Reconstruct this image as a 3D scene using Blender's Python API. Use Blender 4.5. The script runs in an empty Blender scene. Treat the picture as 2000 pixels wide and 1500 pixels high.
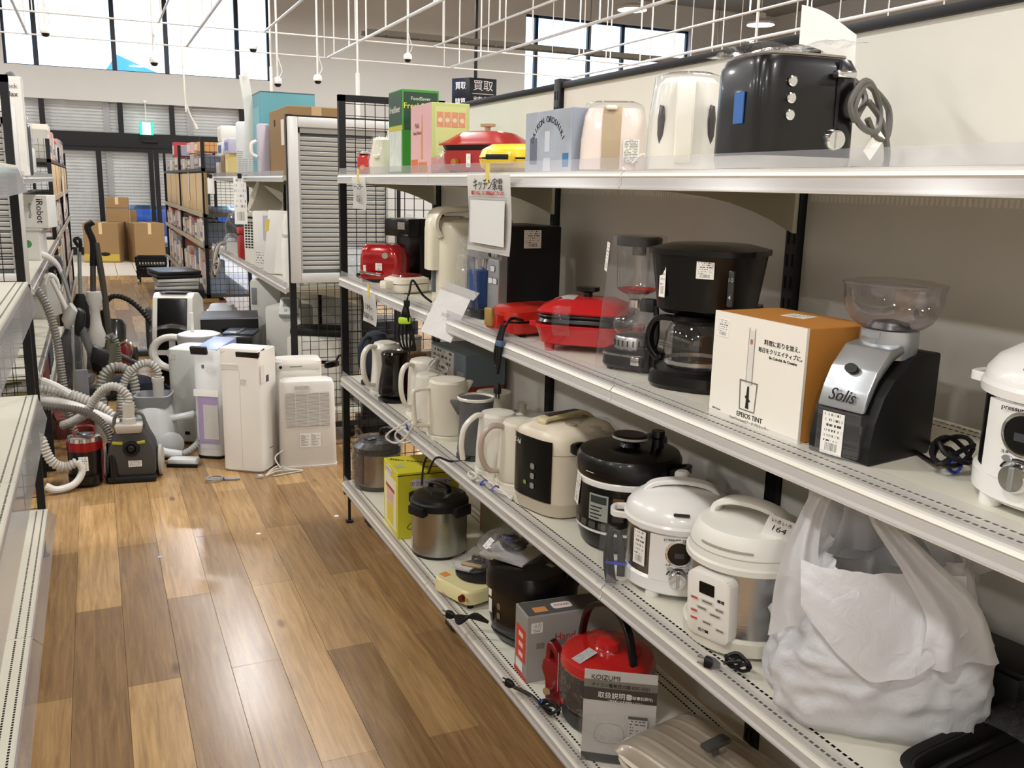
import bpy, bmesh, math, random
from mathutils import Vector, Matrix
random.seed(7)
PI = math.pi
SC = bpy.context.scene
COL = SC.collection

# ---------------------------------------------------------------- camera, sky, exposure
yaw, pitch, roll = 0.42718568, 0.21155868, 0.02375631
EYE = Vector((0, 0, 1.56))
cy, sy, cp, sp = math.cos(yaw), math.sin(yaw), math.cos(pitch), math.sin(pitch)
fwd = Vector((sy*cp, cy*cp, -sp)); right = Vector((cy, -sy, 0)); upv = right.cross(fwd)
rv = math.cos(roll)*right + math.sin(roll)*upv
uv_ = -math.sin(roll)*right + math.cos(roll)*upv
cam = bpy.data.cameras.new('camera'); cam.sensor_width = 36; cam.lens = 1783.86/2000*36
cam.clip_start = 0.02; cam.clip_end = 200
camo = bpy.data.objects.new('camera', cam); COL.objects.link(camo)
camo.matrix_world = Matrix(((rv.x, uv_.x, -fwd.x, EYE.x), (rv.y, uv_.y, -fwd.y, EYE.y), (rv.z, uv_.z, -fwd.z, EYE.z), (0, 0, 0, 1)))
SC.camera = camo
vs = SC.view_settings
vs.view_transform = 'Standard'; vs.look = 'None'; vs.gamma = 1; vs.use_curve_mapping = False
vs.exposure = 0.70
W = bpy.data.worlds.new('sky'); SC.world = W; W.use_nodes = True
wb = W.node_tree.nodes['Background']; wb.inputs[0].default_value = (0.50, 0.72, 1.0, 1); wb.inputs[1].default_value = 2.6

LAMP_POWER = 75.0
LAMP_Z = 5.2

# ---------------------------------------------------------------- materials
MATS = {}
def lin(h):
    h = h.lstrip('#'); o = []
    for i in (0, 2, 4):
        c = int(h[i:i+2], 16)/255
        o.append(c/12.92 if c <= .04045 else ((c+.055)/1.055)**2.4)
    return (*o, 1)
def base(name):
    m = bpy.data.materials.new(name); m.use_nodes = True
    nt = m.node_tree; return m, nt, nt.nodes['Principled BSDF']
def M(hexc, rough=.45, metal=0., coat=0., bump=0., bscale=60., var=.06, vscale=4., aniso=None, spec=None):
    """plain coloured surface with faint tonal mottling and fine relief"""
    key = (hexc, rough, metal, coat, bump, bscale, var, vscale, aniso, spec)
    if key in MATS: return MATS[key]
    m, nt, b = base('surface_'+hexc.strip('#')+'_%02d' % int(rough*100))
    N, Lk = nt.nodes, nt.links
    c = lin(hexc)
    if max(c[:3]) < .025 and not metal: c = tuple(x*.45 for x in c[:3])+(1,); coat *= .4; spec = .35 if spec is None else spec
    tc = N.new('ShaderNodeTexCoord')
    if var:
        no = N.new('ShaderNodeTexNoise'); no.inputs['Scale'].default_value = vscale; no.inputs['Detail'].default_value = 3
        Lk.new(tc.outputs['Object'], no.inputs['Vector'])
        mx = N.new('ShaderNodeMix'); mx.data_type = 'RGBA'
        mx.inputs[6].default_value = tuple(x*(1-var) for x in c[:3])+(1,); mx.inputs[7].default_value = tuple(min(1, x*(1+var)) for x in c[:3])+(1,)
        Lk.new(no.outputs['Fac'], mx.inputs[0]); Lk.new(mx.outputs[2], b.inputs['Base Color'])
    else: b.inputs['Base Color'].default_value = c
    b.inputs['Roughness'].default_value = rough; b.inputs['Metallic'].default_value = metal
    b.inputs['Coat Weight'].default_value = coat; b.inputs['Coat Roughness'].default_value = .08
    if spec is not None: b.inputs['Specular IOR Level'].default_value = spec
    if bump:
        n2 = N.new('ShaderNodeTexNoise'); n2.inputs['Scale'].default_value = bscale; n2.inputs['Detail'].default_value = 2
        mp = N.new('ShaderNodeMapping')
        if aniso: mp.inputs['Scale'].default_value = aniso
        Lk.new(tc.outputs['Object'], mp.inputs[0]); Lk.new(mp.outputs[0], n2.inputs['Vector'])
        bp = N.new('ShaderNodeBump'); bp.inputs['Strength'].default_value = bump; bp.inputs['Distance'].default_value = .002
        Lk.new(n2.outputs['Fac'], bp.inputs['Height']); Lk.new(bp.outputs[0], b.inputs['Normal'])
    MATS[key] = m
    return m
def clear_mat(name, tint=(1, 1, 1), gloss=.06, rough=.03, haze=0., bump=0., bscale=14., fres=1.35):
    """thin clear plastic or glass: see-through, mirror-like at grazing angles, optionally hazy and crinkled"""
    m = bpy.data.materials.new(name); m.use_nodes = True; nt = m.node_tree; N, Lk = nt.nodes, nt.links
    N.remove(N['Principled BSDF']); out = N['Material Output']
    tr = N.new('ShaderNodeBsdfTransparent'); tr.inputs[0].default_value = (*tint, 1)
    gl = N.new('ShaderNodeBsdfGlossy'); gl.inputs['Roughness'].default_value = rough
    fr = N.new('ShaderNodeFresnel'); ge = N.new('ShaderNodeNewGeometry'); io = N.new('ShaderNodeMix'); io.inputs[2].default_value = fres; io.inputs[3].default_value = 1/fres   # thin film: same reflectance from both sides
    Lk.new(ge.outputs['Backfacing'], io.inputs[0]); Lk.new(io.outputs[0], fr.inputs['IOR'])
    ad = N.new('ShaderNodeMath'); ad.operation = 'ADD'; ad.inputs[1].default_value = gloss; ad.use_clamp = True
    Lk.new(fr.outputs[0], ad.inputs[0])
    mx = N.new('ShaderNodeMixShader'); Lk.new(ad.outputs[0], mx.inputs[0]); Lk.new(tr.outputs[0], mx.inputs[1]); Lk.new(gl.outputs[0], mx.inputs[2])
    last = mx
    if haze:
        df = N.new('ShaderNodeBsdfDiffuse'); df.inputs[0].default_value = (.85, .85, .87, 1)
        m2 = N.new('ShaderNodeMixShader'); m2.inputs[0].default_value = haze
        Lk.new(mx.outputs[0], m2.inputs[1]); Lk.new(df.outputs[0], m2.inputs[2]); last = m2
    if bump:
        tc = N.new('ShaderNodeTexCoord'); no = N.new('ShaderNodeTexNoise'); no.inputs['Scale'].default_value = bscale; no.inputs['Detail'].default_value = 4; no.inputs['Distortion'].default_value = 1.5
        Lk.new(tc.outputs['Object'], no.inputs['Vector'])
        bp = N.new('ShaderNodeBump'); bp.inputs['Strength'].default_value = bump; bp.inputs['Distance'].default_value = .02
        Lk.new(no.outputs['Fac'], bp.inputs['Height']); Lk.new(bp.outputs[0], gl.inputs['Normal']); Lk.new(bp.outputs[0], fr.inputs['Normal'])
    Lk.new(last.outputs[0], out.inputs['Surface'])
    return m
CLEAR = clear_mat('clear_plastic', (.98, .98, .985), .025, .05, .025, fres=1.25)
LIPM = clear_mat('clear_lip_plastic', (.93, .925, .94), .02, .18, .06, fres=1.3)
GLASS = clear_mat('clear_glass', (.93, .93, .94), .05, .02, .008, fres=1.5)
SMOKE = clear_mat('smoked_hopper_plastic', (.87, .85, .885), .06, .03, .005, fres=1.6)
WRAP = clear_mat('crinkled_wrap', (.96, .96, .97), .03, .10, .03, 1.0, 22., 1.3)
BAGC = clear_mat('clear_bag', (.96, .96, .97), .03, .10, .04, 1.0, 16., 1.3)
PANE = clear_mat('window_pane', (.97, .98, 1), .03, .01, 0.)

def print_mat(name, paper='#efece6', ink='#3a3632', rows=7, dens=.5, barcode=True, band=None, bandcol='#c03028', seed=0., coarse=16.):
    """flat print on paper: rows of small type, a barcode, a tinted band. Generated coords: x across, z up"""
    key = ('print', name)
    if key in MATS: return MATS[key]
    m, nt, b = base(name); N, Lk = nt.nodes, nt.links
    def math_(op, a, bb=None, c=None):
        n = N.new('ShaderNodeMath'); n.operation = op
        for i, v in enumerate((a, bb, c)):
            if v is None: continue
            if isinstance(v, (int, float)): n.inputs[i].default_value = v
            else: Lk.new(v, n.inputs[i])
        return n.outputs[0]
    tc = N.new('ShaderNodeTexCoord'); sx = N.new('ShaderNodeSeparateXYZ'); Lk.new(tc.outputs['Generated'], sx.inputs[0])
    x, z = sx.outputs['X'], sx.outputs['Z']
    zr = math_('MULTIPLY', z, rows); row = math_('FLOOR', zr); fz = math_('FRACT', zr)
    inrow = math_('MULTIPLY', math_('GREATER_THAN', fz, .28), math_('LESS_THAN', fz, .74))
    cv = N.new('ShaderNodeCombineXYZ'); Lk.new(math_('MULTIPLY', x, coarse), cv.inputs[0]); Lk.new(math_('MULTIPLY_ADD', row, 7.31, seed), cv.inputs[1])
    no = N.new('ShaderNodeTexNoise'); no.inputs['Scale'].default_value = 1.; no.inputs['Detail'].default_value = 1; Lk.new(cv.outputs[0], no.inputs['Vector'])
    ink_ = math_('MULTIPLY', inrow, math_('GREATER_THAN', no.outputs['Fac'], 1-dens))
    inx = math_('MULTIPLY', math_('GREATER_THAN', x, .08), math_('LESS_THAN', x, .92))
    ink_ = math_('MULTIPLY', ink_, inx)
    if barcode:
        bz = math_('MULTIPLY', math_('GREATER_THAN', z, .08), math_('LESS_THAN', z, .27))
        cb = N.new('ShaderNodeCombineXYZ'); Lk.new(math_('MULTIPLY', x, 60.), cb.inputs[0])
        nb = N.new('ShaderNodeTexNoise'); nb.inputs['Scale'].default_value = 1.; nb.inputs['Detail'].default_value = 0; Lk.new(cb.outputs[0], nb.inputs['Vector'])
        bars = math_('MULTIPLY', math_('GREATER_THAN', nb.outputs['Fac'], .5), math_('MULTIPLY', math_('GREATER_THAN', x, .22), math_('LESS_THAN', x, .78)))
        lowz = math_('LESS_THAN', z, .30)
        ink_ = math_('ADD', math_('MULTIPLY', ink_, math_('SUBTRACT', 1., lowz)), math_('MULTIPLY', bars, bz))
    mx = N.new('ShaderNodeMix'); mx.data_type = 'RGBA'; mx.inputs[6].default_value = lin(paper); mx.inputs[7].default_value = lin(ink)
    Lk.new(ink_, mx.inputs[0]); o = mx.outputs[2]
    if band:
        bm_ = math_('MULTIPLY', math_('GREATER_THAN', z, band[0]), math_('LESS_THAN', z, band[1]))
        m2 = N.new('ShaderNodeMix'); m2.data_type = 'RGBA'; Lk.new(bm_, m2.inputs[0]); Lk.new(o, m2.inputs[6]); m2.inputs[7].default_value = lin(bandcol); o = m2.outputs[2]
    Lk.new(o, b.inputs['Base Color']); b.inputs['Roughness'].default_value = .5
    MATS[key] = m
    return m
def emis(name, hexc, s):
    key = ('e', name)
    if key in MATS: return MATS[key]
    m, nt, b = base(name); b.inputs['Emission Color'].default_value = lin(hexc); b.inputs['Emission Strength'].default_value = s; b.inputs['Base Color'].default_value = lin(hexc)
    MATS[key] = m; return m

WHITE = M('#ece9e2', .35); WHITE2 = M('#e9e7e3', .28, coat=.3); IVORY = M('#e6dfcd', .38); CREAM = M('#dcd3bd', .45)
BLACK = M('#141212', .28, coat=.4); BLACKM = M('#171616', .55); DARK = M('#2a2a2b', .5); GREY = M('#8f8f8e', .5); LGREY = M('#bdbbb6', .45)
STEEL = M('#b3b3b1', .28, 1., bump=.12, bscale=8, aniso=(1, 1, 40)); CHROME = M('#d8d8d8', .12, 1.); SILVER = M('#b8bcc0', .33, .8)
RED = M('#b01c1c', .22, coat=.5); DRED = M('#7c1216', .3, coat=.4); CARD = M('#b08a58', .75, bump=.15, bscale=90)
CORD = M('#151414', .5); CORDG = M('#7d7c78', .5); CORDW = M('#d9d5cb', .5)
SHELFW = M('#dcd8c8', .35); RAILW = M('#d6d2c6', .35); BRKT = M('#a49e88', .5); RACKB = M('#17161a', .5); PANEL = M('#d2cfc7', .7, bump=.05, bscale=200)
PAPER = M('#e9e7e2', .7)
LABEL = print_mat('price_label_print', '#eeebe4', '#45403a', 8, .47)
LABEL2 = print_mat('shelf_ticket_print', '#eeece6', '#58534d', 9, .42, seed=3.3)
WARN = print_mat('warning_text_print', '#dcd9d2', '#77736c', 15, .56, False, seed=8., coarse=7)

# ---------------------------------------------------------------- mesh helpers
def bx(bm, x0, x1, y0, y1, z0, z1):
    v = [bm.verts.new(p) for p in ((x0,y0,z0),(x1,y0,z0),(x1,y1,z0),(x0,y1,z0),(x0,y0,z1),(x1,y0,z1),(x1,y1,z1),(x0,y1,z1))]
    for f in ((3,2,1,0),(4,5,6,7),(0,1,5,4),(1,2,6,5),(2,3,7,6),(3,0,4,7)): bm.faces.new([v[i] for i in f])
    return v
def box(x0, x1, y0, y1, z0, z1, bev=0., seg=2):
    bm = bmesh.new(); bx(bm, x0, x1, y0, y1, z0, z1)
    if bev: bmesh.ops.bevel(bm, geom=list(bm.edges), offset=bev, segments=seg, profile=.5, affect='EDGES')
    return bm
def cbox(sx, sy, sz, bev=0., seg=2, z0=0.):
    return box(-sx/2, sx/2, -sy/2, sy/2, z0, z0+sz, bev, seg)
def ring(rx, ry, p, n, cx=0., cy=0.):
    o = []
    for i in range(n):
        t = 2*PI*i/n; c, s = math.cos(t), math.sin(t)
        o.append((cx+rx*math.copysign(abs(c)**(2/p), c), cy+ry*math.copysign(abs(s)**(2/p), s)))
    return o
def loft(secs, n=28, capb=True, capt=True, bm=None):
    """stack of superellipse sections (z, rx, ry[, power, cx, cy]) bottom to top"""
    bm = bm or bmesh.new(); prev = None
    for k, s in enumerate(secs):
        s = tuple(s)+(2., 0., 0.)[len(s)-3:] if len(s) < 6 else s
        z, rx, ry, p, cx_, cy_ = s
        vs_ = [bm.verts.new((x, y, z)) for x, y in ring(max(rx, 1e-4), max(ry, 1e-4), p, n, cx_, cy_)]
        if prev:
            for i in range(n): bm.faces.new((prev[i], prev[(i+1) % n], vs_[(i+1) % n], vs_[i]))
        elif capb: bm.faces.new(vs_[::-1])
        prev = vs_
    if capt: bm.faces.new(prev)
    return bm
def lathe(prof, n=24, **k): return loft([(z, r, r, 2., 0., 0.) for r, z in prof], n, **k)
def spline(pts, k=5, closed=False):
    P = [Vector(p) for p in pts]; n = len(P); o = []
    for i in range(n if closed else n-1):
        a = P[i-1] if (closed or i) else P[0]*2-P[1]; b = P[i]; c = P[(i+1) % n]; d = P[(i+2) % n] if (closed or i+2 < n) else P[-1]*2-P[-2]
        for j in range(k):
            t = j/k
            o.append(.5*((2*b)+(c-a)*t+(2*a-5*b+4*c-d)*t*t+(3*b-a-3*c+d)*t**3))
    if not closed: o.append(P[-1])
    return o
def tube(pts, r, seg=8, k=5, closed=False, rib=0., ribp=None, flat=None, bm=None, cap=True):
    """smooth swept tube; rib = alternate radius for hose rings (ribp = ring pitch in metres); r may be (r0, r1)"""
    bm = bm or bmesh.new(); C = spline(pts, k, closed) if k > 1 else [Vector(p) for p in pts]
    if ribp:
        D = [C[0]]; acc = 0
        for a, b in zip(C, C[1:]):
            l = (b-a).length
            if l < 1e-7: continue
            d = (b-a)/l; s = ribp/2-acc
            while s <= l: D.append(a+d*s); s += ribp/2
            acc = l-(s-ribp/2)
        C = D
    n = len(C); prev = None; first = None; nrm = None
    for i, p in enumerate(C):
        t = (C[(i+1) % n]-C[i-1]) if (closed or 0 < i < n-1) else (C[1]-C[0] if i == 0 else C[-1]-C[-2])
        if t.length < 1e-9: t = Vector((0, 0, 1))
        t.normalize()
        if nrm is None:
            nrm = t.orthogonal().normalized()
            if flat: 
                u = Vector(flat[:3]); nrm = (u-t*u.dot(t)); nrm = nrm.normalized() if nrm.length > 1e-4 else t.orthogonal().normalized()
        else:
            nrm = nrm-t*nrm.dot(t); nrm = nrm.normalized() if nrm.length > 1e-6 else t.orthogonal().normalized()
        bi = t.cross(nrm)
        f = i/max(1, n-1); rr = r if isinstance(r, (int, float)) else r[0]+(r[1]-r[0])*f
        if rib and i % 2: rr *= rib
        r2 = rr if not flat or len(flat) < 4 else rr*flat[3]
        vs_ = [bm.verts.new(p+nrm*rr*math.cos(2*PI*j/seg)+bi*r2*math.sin(2*PI*j/seg)) for j in range(seg)]
        if prev:
            for j in range(seg): bm.faces.new((prev[j], prev[(j+1) % seg], vs_[(j+1) % seg], vs_[j]))
        else: first = vs_
        prev = vs_
    if closed:
        for j in range(seg): bm.faces.new((prev[j], prev[(j+1) % seg], first[(j+1) % seg], first[j]))
    elif cap:
        bm.faces.new(first[::-1]); bm.faces.new(prev)
    return bm
def ribbon(pts, w, t, axis=(1, 0, 0), k=5, closed=False):
    """flat band swept along pts (handles): w wide along axis, t thick"""
    bm = bmesh.new(); C = spline(pts, k, closed); ax = Vector(axis).normalized(); n = len(C); prev = first = None
    for i in range(n):
        tt = (C[(i+1) % n]-C[i-1]) if (closed or 0 < i < n-1) else (C[1]-C[0] if i == 0 else C[-1]-C[-2])
        nn = ax.cross(tt.normalized()).normalized(); c = C[i]
        q = [bm.verts.new(c+ax*a*w/2+nn*b*t/2) for a, b in ((-1,-.6),(-.8,-1),(.8,-1),(1,-.6),(1,.6),(.8,1),(-.8,1),(-1,.6))]
        if prev:
            for j in range(8): bm.faces.new((prev[j], prev[(j+1) % 8], q[(j+1) % 8], q[j]))
        else: first = q
        prev = q
    if closed:
        for j in range(8): bm.faces.new((prev[j], prev[(j+1) % 8], first[(j+1) % 8], first[j]))
    else: bm.faces.new(first[::-1]); bm.faces.new(prev)
    bmesh.ops.recalc_face_normals(bm, faces=list(bm.faces))
    return bm
def prism(poly, d, axis='y', bev=0., off=0.):
    """extrude a 2D outline: axis 'y' -> outline in XZ, 'x' -> YZ, 'z' -> XY; centred on off"""
    bm = bmesh.new()
    f = {'y': lambda u, v, w: (u, w, v), 'x': lambda u, v, w: (w, u, v), 'z': lambda u, v, w: (u, v, w)}[axis]
    A = [bm.verts.new(f(u, v, off-d/2)) for u, v in poly]; B = [bm.verts.new(f(u, v, off+d/2)) for u, v in poly]
    n = len(poly); bm.faces.new(A[::-1]); bm.faces.new(B)
    for i in range(n): bm.faces.new((A[i], A[(i+1) % n], B[(i+1) % n], B[i]))
    bmesh.ops.recalc_face_normals(bm, faces=list(bm.faces))
    if bev: bmesh.ops.bevel(bm, geom=[e for e in bm.edges], offset=bev, segments=2, profile=.5, affect='EDGES')
    return bm
def rrect(w, h, r, n=4, cx=0., cy=0.):
    o = []
    for qx, qy, a0 in ((1, 1, 0), (-1, 1, 90), (-1, -1, 180), (1, -1, 270)):
        for i in range(n+1):
            a = math.radians(a0+90*i/n); o.append((cx+qx*(w/2-r)+r*math.cos(a), cy+qy*(h/2-r)+r*math.sin(a)))
    return o
def arc(cx_, cy_, r, a0, a1, n=10): return [(cx_+r*math.cos(math.radians(a0+(a1-a0)*i/n)), cy_+r*math.sin(math.radians(a0+(a1-a0)*i/n))) for i in range(n+1)]
def sheet(nu, nv, f, th=0.):
    """grid surface f(u,v)->(x,y,z), u,v in 0..1; th gives it thickness"""
    bm = bmesh.new(); g = [[bm.verts.new(f(i/nu, j/nv)) for j in range(nv+1)] for i in range(nu+1)]
    for i in range(nu):
        for j in range(nv): bm.faces.new((g[i][j], g[i+1][j], g[i+1][j+1], g[i][j+1]))
    if th: bmesh.ops.solidify(bm, geom=list(bm.faces), thickness=th)
    return bm
def move(bm, loc=(0, 0, 0), rot=(0, 0, 0), scale=None):
    m = Matrix.Translation(loc) @ Matrix.Rotation(rot[2], 4, 'Z') @ Matrix.Rotation(rot[1], 4, 'Y') @ Matrix.Rotation(rot[0], 4, 'X')
    if scale: m = m @ Matrix.Diagonal((*scale, 1))
    bmesh.ops.transform(bm, matrix=m, verts=list(bm.verts)); return bm
def join(*bms):
    o = bmesh.new(); me = bpy.data.meshes.new('tmp')
    for b in bms: b.to_mesh(me); b.free(); o.from_mesh(me)
    bpy.data.meshes.remove(me); return o

def mesh_of(name, bm, mat, ang=35, smooth=True):
    me = bpy.data.meshes.new(name); bm.to_mesh(me); bm.free()
    if mat: me.materials.append(mat)
    if smooth:
        me.polygons.foreach_set('use_smooth', [True]*len(me.polygons)); me.set_sharp_from_angle(angle=math.radians(ang))
    return me
def obj(name, bm, mat, parent=None, loc=(0, 0, 0), rot=(0, 0, 0), ang=35, label=None):
    me = bm if isinstance(bm, bpy.types.Mesh) else mesh_of(name, bm, mat, ang)
    o = bpy.data.objects.new(name, me); COL.objects.link(o)
    o.location = loc; o.rotation_euler = rot
    if parent: o.parent = parent
    if label: o['label'] = label
    return o
def thing(name, label, cat, loc=(0, 0, 0), rz=0., group=None, rot=None):
    o = bpy.data.objects.new(name, None); COL.objects.link(o); o.empty_display_size = .05
    o.location = loc; o.rotation_euler = rot or (0, 0, math.radians(rz)); o['label'] = label; o['category'] = cat
    if group: o['group'] = group
    return o
def tag(o, label, cat, group=None):
    o['label'] = label; o['category'] = cat
    if group: o['group'] = group
    return o
def struct(name, bm, mat, parent=None, **k):
    o = obj(name, bm, mat, parent, **k)
    if not parent: o['kind'] = 'structure'
    return o
def stuff(o): o['kind'] = 'stuff'; return o
_txt = {}
def text(parent, s, size, mat, loc, rot=(0, 0, 0), name='lettering', align='CENTER', depth=.0004, sx=1., spacing=1., shear=0.):
    """raised lettering lying in the local XZ plane and facing -Y"""
    c = bpy.data.curves.new('lettering', 'FONT'); c.body = s; c.size = size; c.align_x = align; c.align_y = 'CENTER'; c.extrude = depth; c.resolution_u = 3; c.space_character = spacing; c.shear = shear
    t = bpy.data.objects.new('lettering', c); COL.objects.link(t)
    me = bpy.data.meshes.new_from_object(t.evaluated_get(bpy.context.evaluated_depsgraph_get()))
    bpy.data.objects.remove(t); bpy.data.curves.remove(c)
    me.transform(Matrix.Diagonal((sx, 1, 1, 1))); me.transform(Matrix.Rotation(PI/2, 4, 'X'))
    me.materials.clear(); me.materials.append(mat)
    o = bpy.data.objects.new(name, me); COL.objects.link(o); o.location = loc; o.rotation_euler = rot; o.parent = parent
    return o
def sticker(parent, w, h, loc, rot=(0, 0, 0), mat=None, name='price_label', t=.0008):
    """thin printed label, bottom-centre at loc, facing -Y"""
    return obj(name, box(-w/2, w/2, -t, 0, 0, h), mat or LABEL, parent, loc, rot)
def button(parent, r, loc, mat, name='button', rot=(PI/2, 0, 0), h=.004, p=2., ry=None):
    return obj(name, loft([(0, r, ry or r, p), (h*.7, r, ry or r, p), (h, r*.8, (ry or r)*.8, p)], 16), mat, parent, loc, rot)
def coil(n, r, loc, sz=1., jitter=.25, seed=1, tilt=.4):
    """points of a loosely bundled cord"""
    rnd = random.Random(seed); o = []
    for i in range(n*7):
        a = 2*PI*i/7; rr = r*(1+jitter*(rnd.random()-.5))
        o.append((loc[0]+rr*math.cos(a)*sz, loc[1]+rr*.55*math.sin(a), loc[2]+.004+r*tilt*abs(math.sin(a*.5+i*.1))+rnd.random()*.01))
    return o
def copy_tree(o, parent=None):
    c = o.copy(); COL.objects.link(c); c.parent = parent
    for ch in list(o.children): copy_tree(ch, c)
    return c
R90 = -PI/2
# ---------------------------------------------------------------- the room
XL, XR, YB, YF, ZC = -9., 17., 20.9, -6., 6.2
def wood_mat():
    m, nt, b = base('wood_plank_floor'); N, Lk = nt.nodes, nt.links
    at_ = N.new('ShaderNodeAttribute'); at_.attribute_type = 'OBJECT'; at_.attribute_name = 'tone'
    ge = N.new('ShaderNodeNewGeometry'); tc = N.new('ShaderNodeTexCoord')
    def mix(a, bb, f=None, fv=.5, mode='MIX'):
        n = N.new('ShaderNodeMix'); n.data_type = 'RGBA'; n.blend_type = mode; n.inputs[0].default_value = fv
        if f is not None: Lk.new(f, n.inputs[0])
        for i, v in ((6, a), (7, bb)):
            if isinstance(v, tuple): n.inputs[i].default_value = v
            else: Lk.new(v, n.inputs[i])
        return n.outputs[2]
    c0 = mix(lin('#6b5035'), lin('#be9b69'), at_.outputs['Fac'])
    mp = N.new('ShaderNodeMapping'); mp.inputs['Scale'].default_value = (55, 3.2, 1); Lk.new(ge.outputs['Position'], mp.inputs[0])
    g = N.new('ShaderNodeTexNoise'); g.inputs['Scale'].default_value = 1; g.inputs['Detail'].default_value = 6; g.inputs['Roughness'].default_value = .65; g.inputs['Distortion'].default_value = .6; Lk.new(mp.outputs[0], g.inputs['Vector'])
    r = N.new('ShaderNodeValToRGB'); r.color_ramp.elements[0].position = .3; r.color_ramp.elements[0].color = (.52, .47, .43, 1); r.color_ramp.elements[1].position = .68; r.color_ramp.elements[1].color = (1.12, 1.1, 1.08, 1)
    Lk.new(g.outputs['Fac'], r.inputs[0]); c1 = mix(c0, r.outputs[0], None, .85, 'MULTIPLY')
    # knots and dark streaks
    mk = N.new('ShaderNodeMapping'); mk.inputs['Scale'].default_value = (5.1, 2.0, 1); Lk.new(ge.outputs['Position'], mk.inputs[0])
    vo = N.new('ShaderNodeTexVoronoi'); vo.inputs['Scale'].default_value = 1; Lk.new(mk.outputs[0], vo.inputs['Vector'])
    kr = N.new('ShaderNodeValToRGB'); kr.color_ramp.elements[0].position = .035; kr.color_ramp.elements[0].color = (.32, .24, .18, 1); kr.color_ramp.elements[1].position = .10; kr.color_ramp.elements[1].color = (1, 1, 1, 1)
    Lk.new(vo.outputs['Distance'], kr.inputs[0]); c2 = mix(c1, kr.outputs[0], None, .8, 'MULTIPLY')
    Lk.new(c2, b.inputs['Base Color'])
    n3 = N.new('ShaderNodeTexNoise'); n3.inputs['Scale'].default_value = 90; n3.inputs['Detail'].default_value = 3; Lk.new(ge.outputs['Position'], n3.inputs['Vector'])
    mr = N.new('ShaderNodeMapRange'); mr.inputs[3].default_value = .15; mr.inputs[4].default_value = .32; Lk.new(n3.outputs['Fac'], mr.inputs[0]); Lk.new(mr.outputs[0], b.inputs['Roughness'])
    bp = N.new('ShaderNodeBump'); bp.inputs['Strength'].default_value = .07; bp.inputs['Distance'].default_value = .002; Lk.new(n3.outputs['Fac'], bp.inputs['Height']); Lk.new(bp.outputs[0], b.inputs['Normal'])
    return m
WOOD = wood_mat()
floor = struct('floor', box(XL, XR, YF, YB+.3, -.2, -.0045), M('#3a2a1c', .7), ang=30)
PW, PL, PX0, PY0 = .1571, 1.2196, -.3142, 2.855
known = {(0,-1):.68,(0,0):.36,(0,1):.62,(1,-1):.3,(1,0):.9,(1,1):.6,(2,-1):.92,(2,0):.36,(2,1):.62,(3,-2):.32,(3,-1):.36,(3,0):.86,(4,-1):.42,(4,0):.44,(4,1):.5,
         (5,-2):.62,(5,-1):.86,(5,0):.68,(6,-1):.3,(6,0):.7,(6,1):.4,(7,-1):.62,(7,0):.3,(8,-1):.32,(8,0):.46,(8,1):.5}
plank_me = mesh_of('plank', cbox(PW-.0009, PL-.0009, .0045, .0004, 1, -.0045), WOOD)
rnd = random.Random(5)
far_bm = {}
for c in range(-40, 90):
    x = PX0+PW*(c+.5)
    for k in range(-8, 12):
        y0 = PY0+PL*k+(PL/2 if c % 2 else 0)
        y1 = y0+PL
        t = known.get((c, k), min(.95, max(.2, rnd.gauss(.58, .2))))
        if y0 > 16.35: continue
        if -2 <= c <= 10 and y0 < 12 and y1 > .8:
            o = obj('plank', plank_me, None, floor, (x, (y0+y1)/2, 0)); o['tone'] = t
            if y1 > 16.35: o.scale.y = .1
        elif -6 <= c <= 22 and y1 > 0:
            y1 = min(y1, 16.35); b = far_bm.setdefault(round(t*4)/4, bmesh.new()); bx(b, x-PW/2+.0005, x+PW/2-.0005, y0+.0005, y1-.0005, -.0045, 0)
        else:
            y1 = min(y1, 16.35); b = far_bm.setdefault(round(t*2)/2, bmesh.new()); bx(b, x-PW/2, x+PW/2, y0, y1, -.0045, 0)
for t, b in far_bm.items():
    o = stuff(obj('distant_planks', b, WOOD, floor)); o['tone'] = t
# tiled strip by the entrance
TILE = M('#c6bcae', .35, bump=.05, var=.12, vscale=2.)
tile_me = mesh_of('floor_tile', cbox(.292, .292, .005, .001, 1, -.005), TILE)
tb = bmesh.new()
for i in range(-14, 40):
    for j in range(15):
        x, y = -.16+.3*i, 16.5+.3*j
        if -2 <= i <= 6: obj('floor_tile', tile_me, None, floor, (x, y, 0))
        else: bx(tb, x-.146, x+.146, y-.146, y+.146, -.005, 0)
stuff(obj('distant_tiles', tb, TILE, floor))
# small round price-tag stickers left on the floor
for x, y in ((.586, 4.02), (.966, 4.12), (.16, 3.9)):
    tag(obj('floor_sticker', lathe([(.011, 0), (.011, .0006)], 16), M('#e8e6e2' if x > .3 else '#a9b4bd', .5), loc=(x, y, .0003)),
        {.586: 'small white paper dot stuck on the floor planks mid aisle', .966: 'small white paper dot on the floor beside the right rack', .16: 'pale blue paper dot on the floor left of the two white dots'}[x], 'sticker', 'paper dots on the floor')

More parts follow.
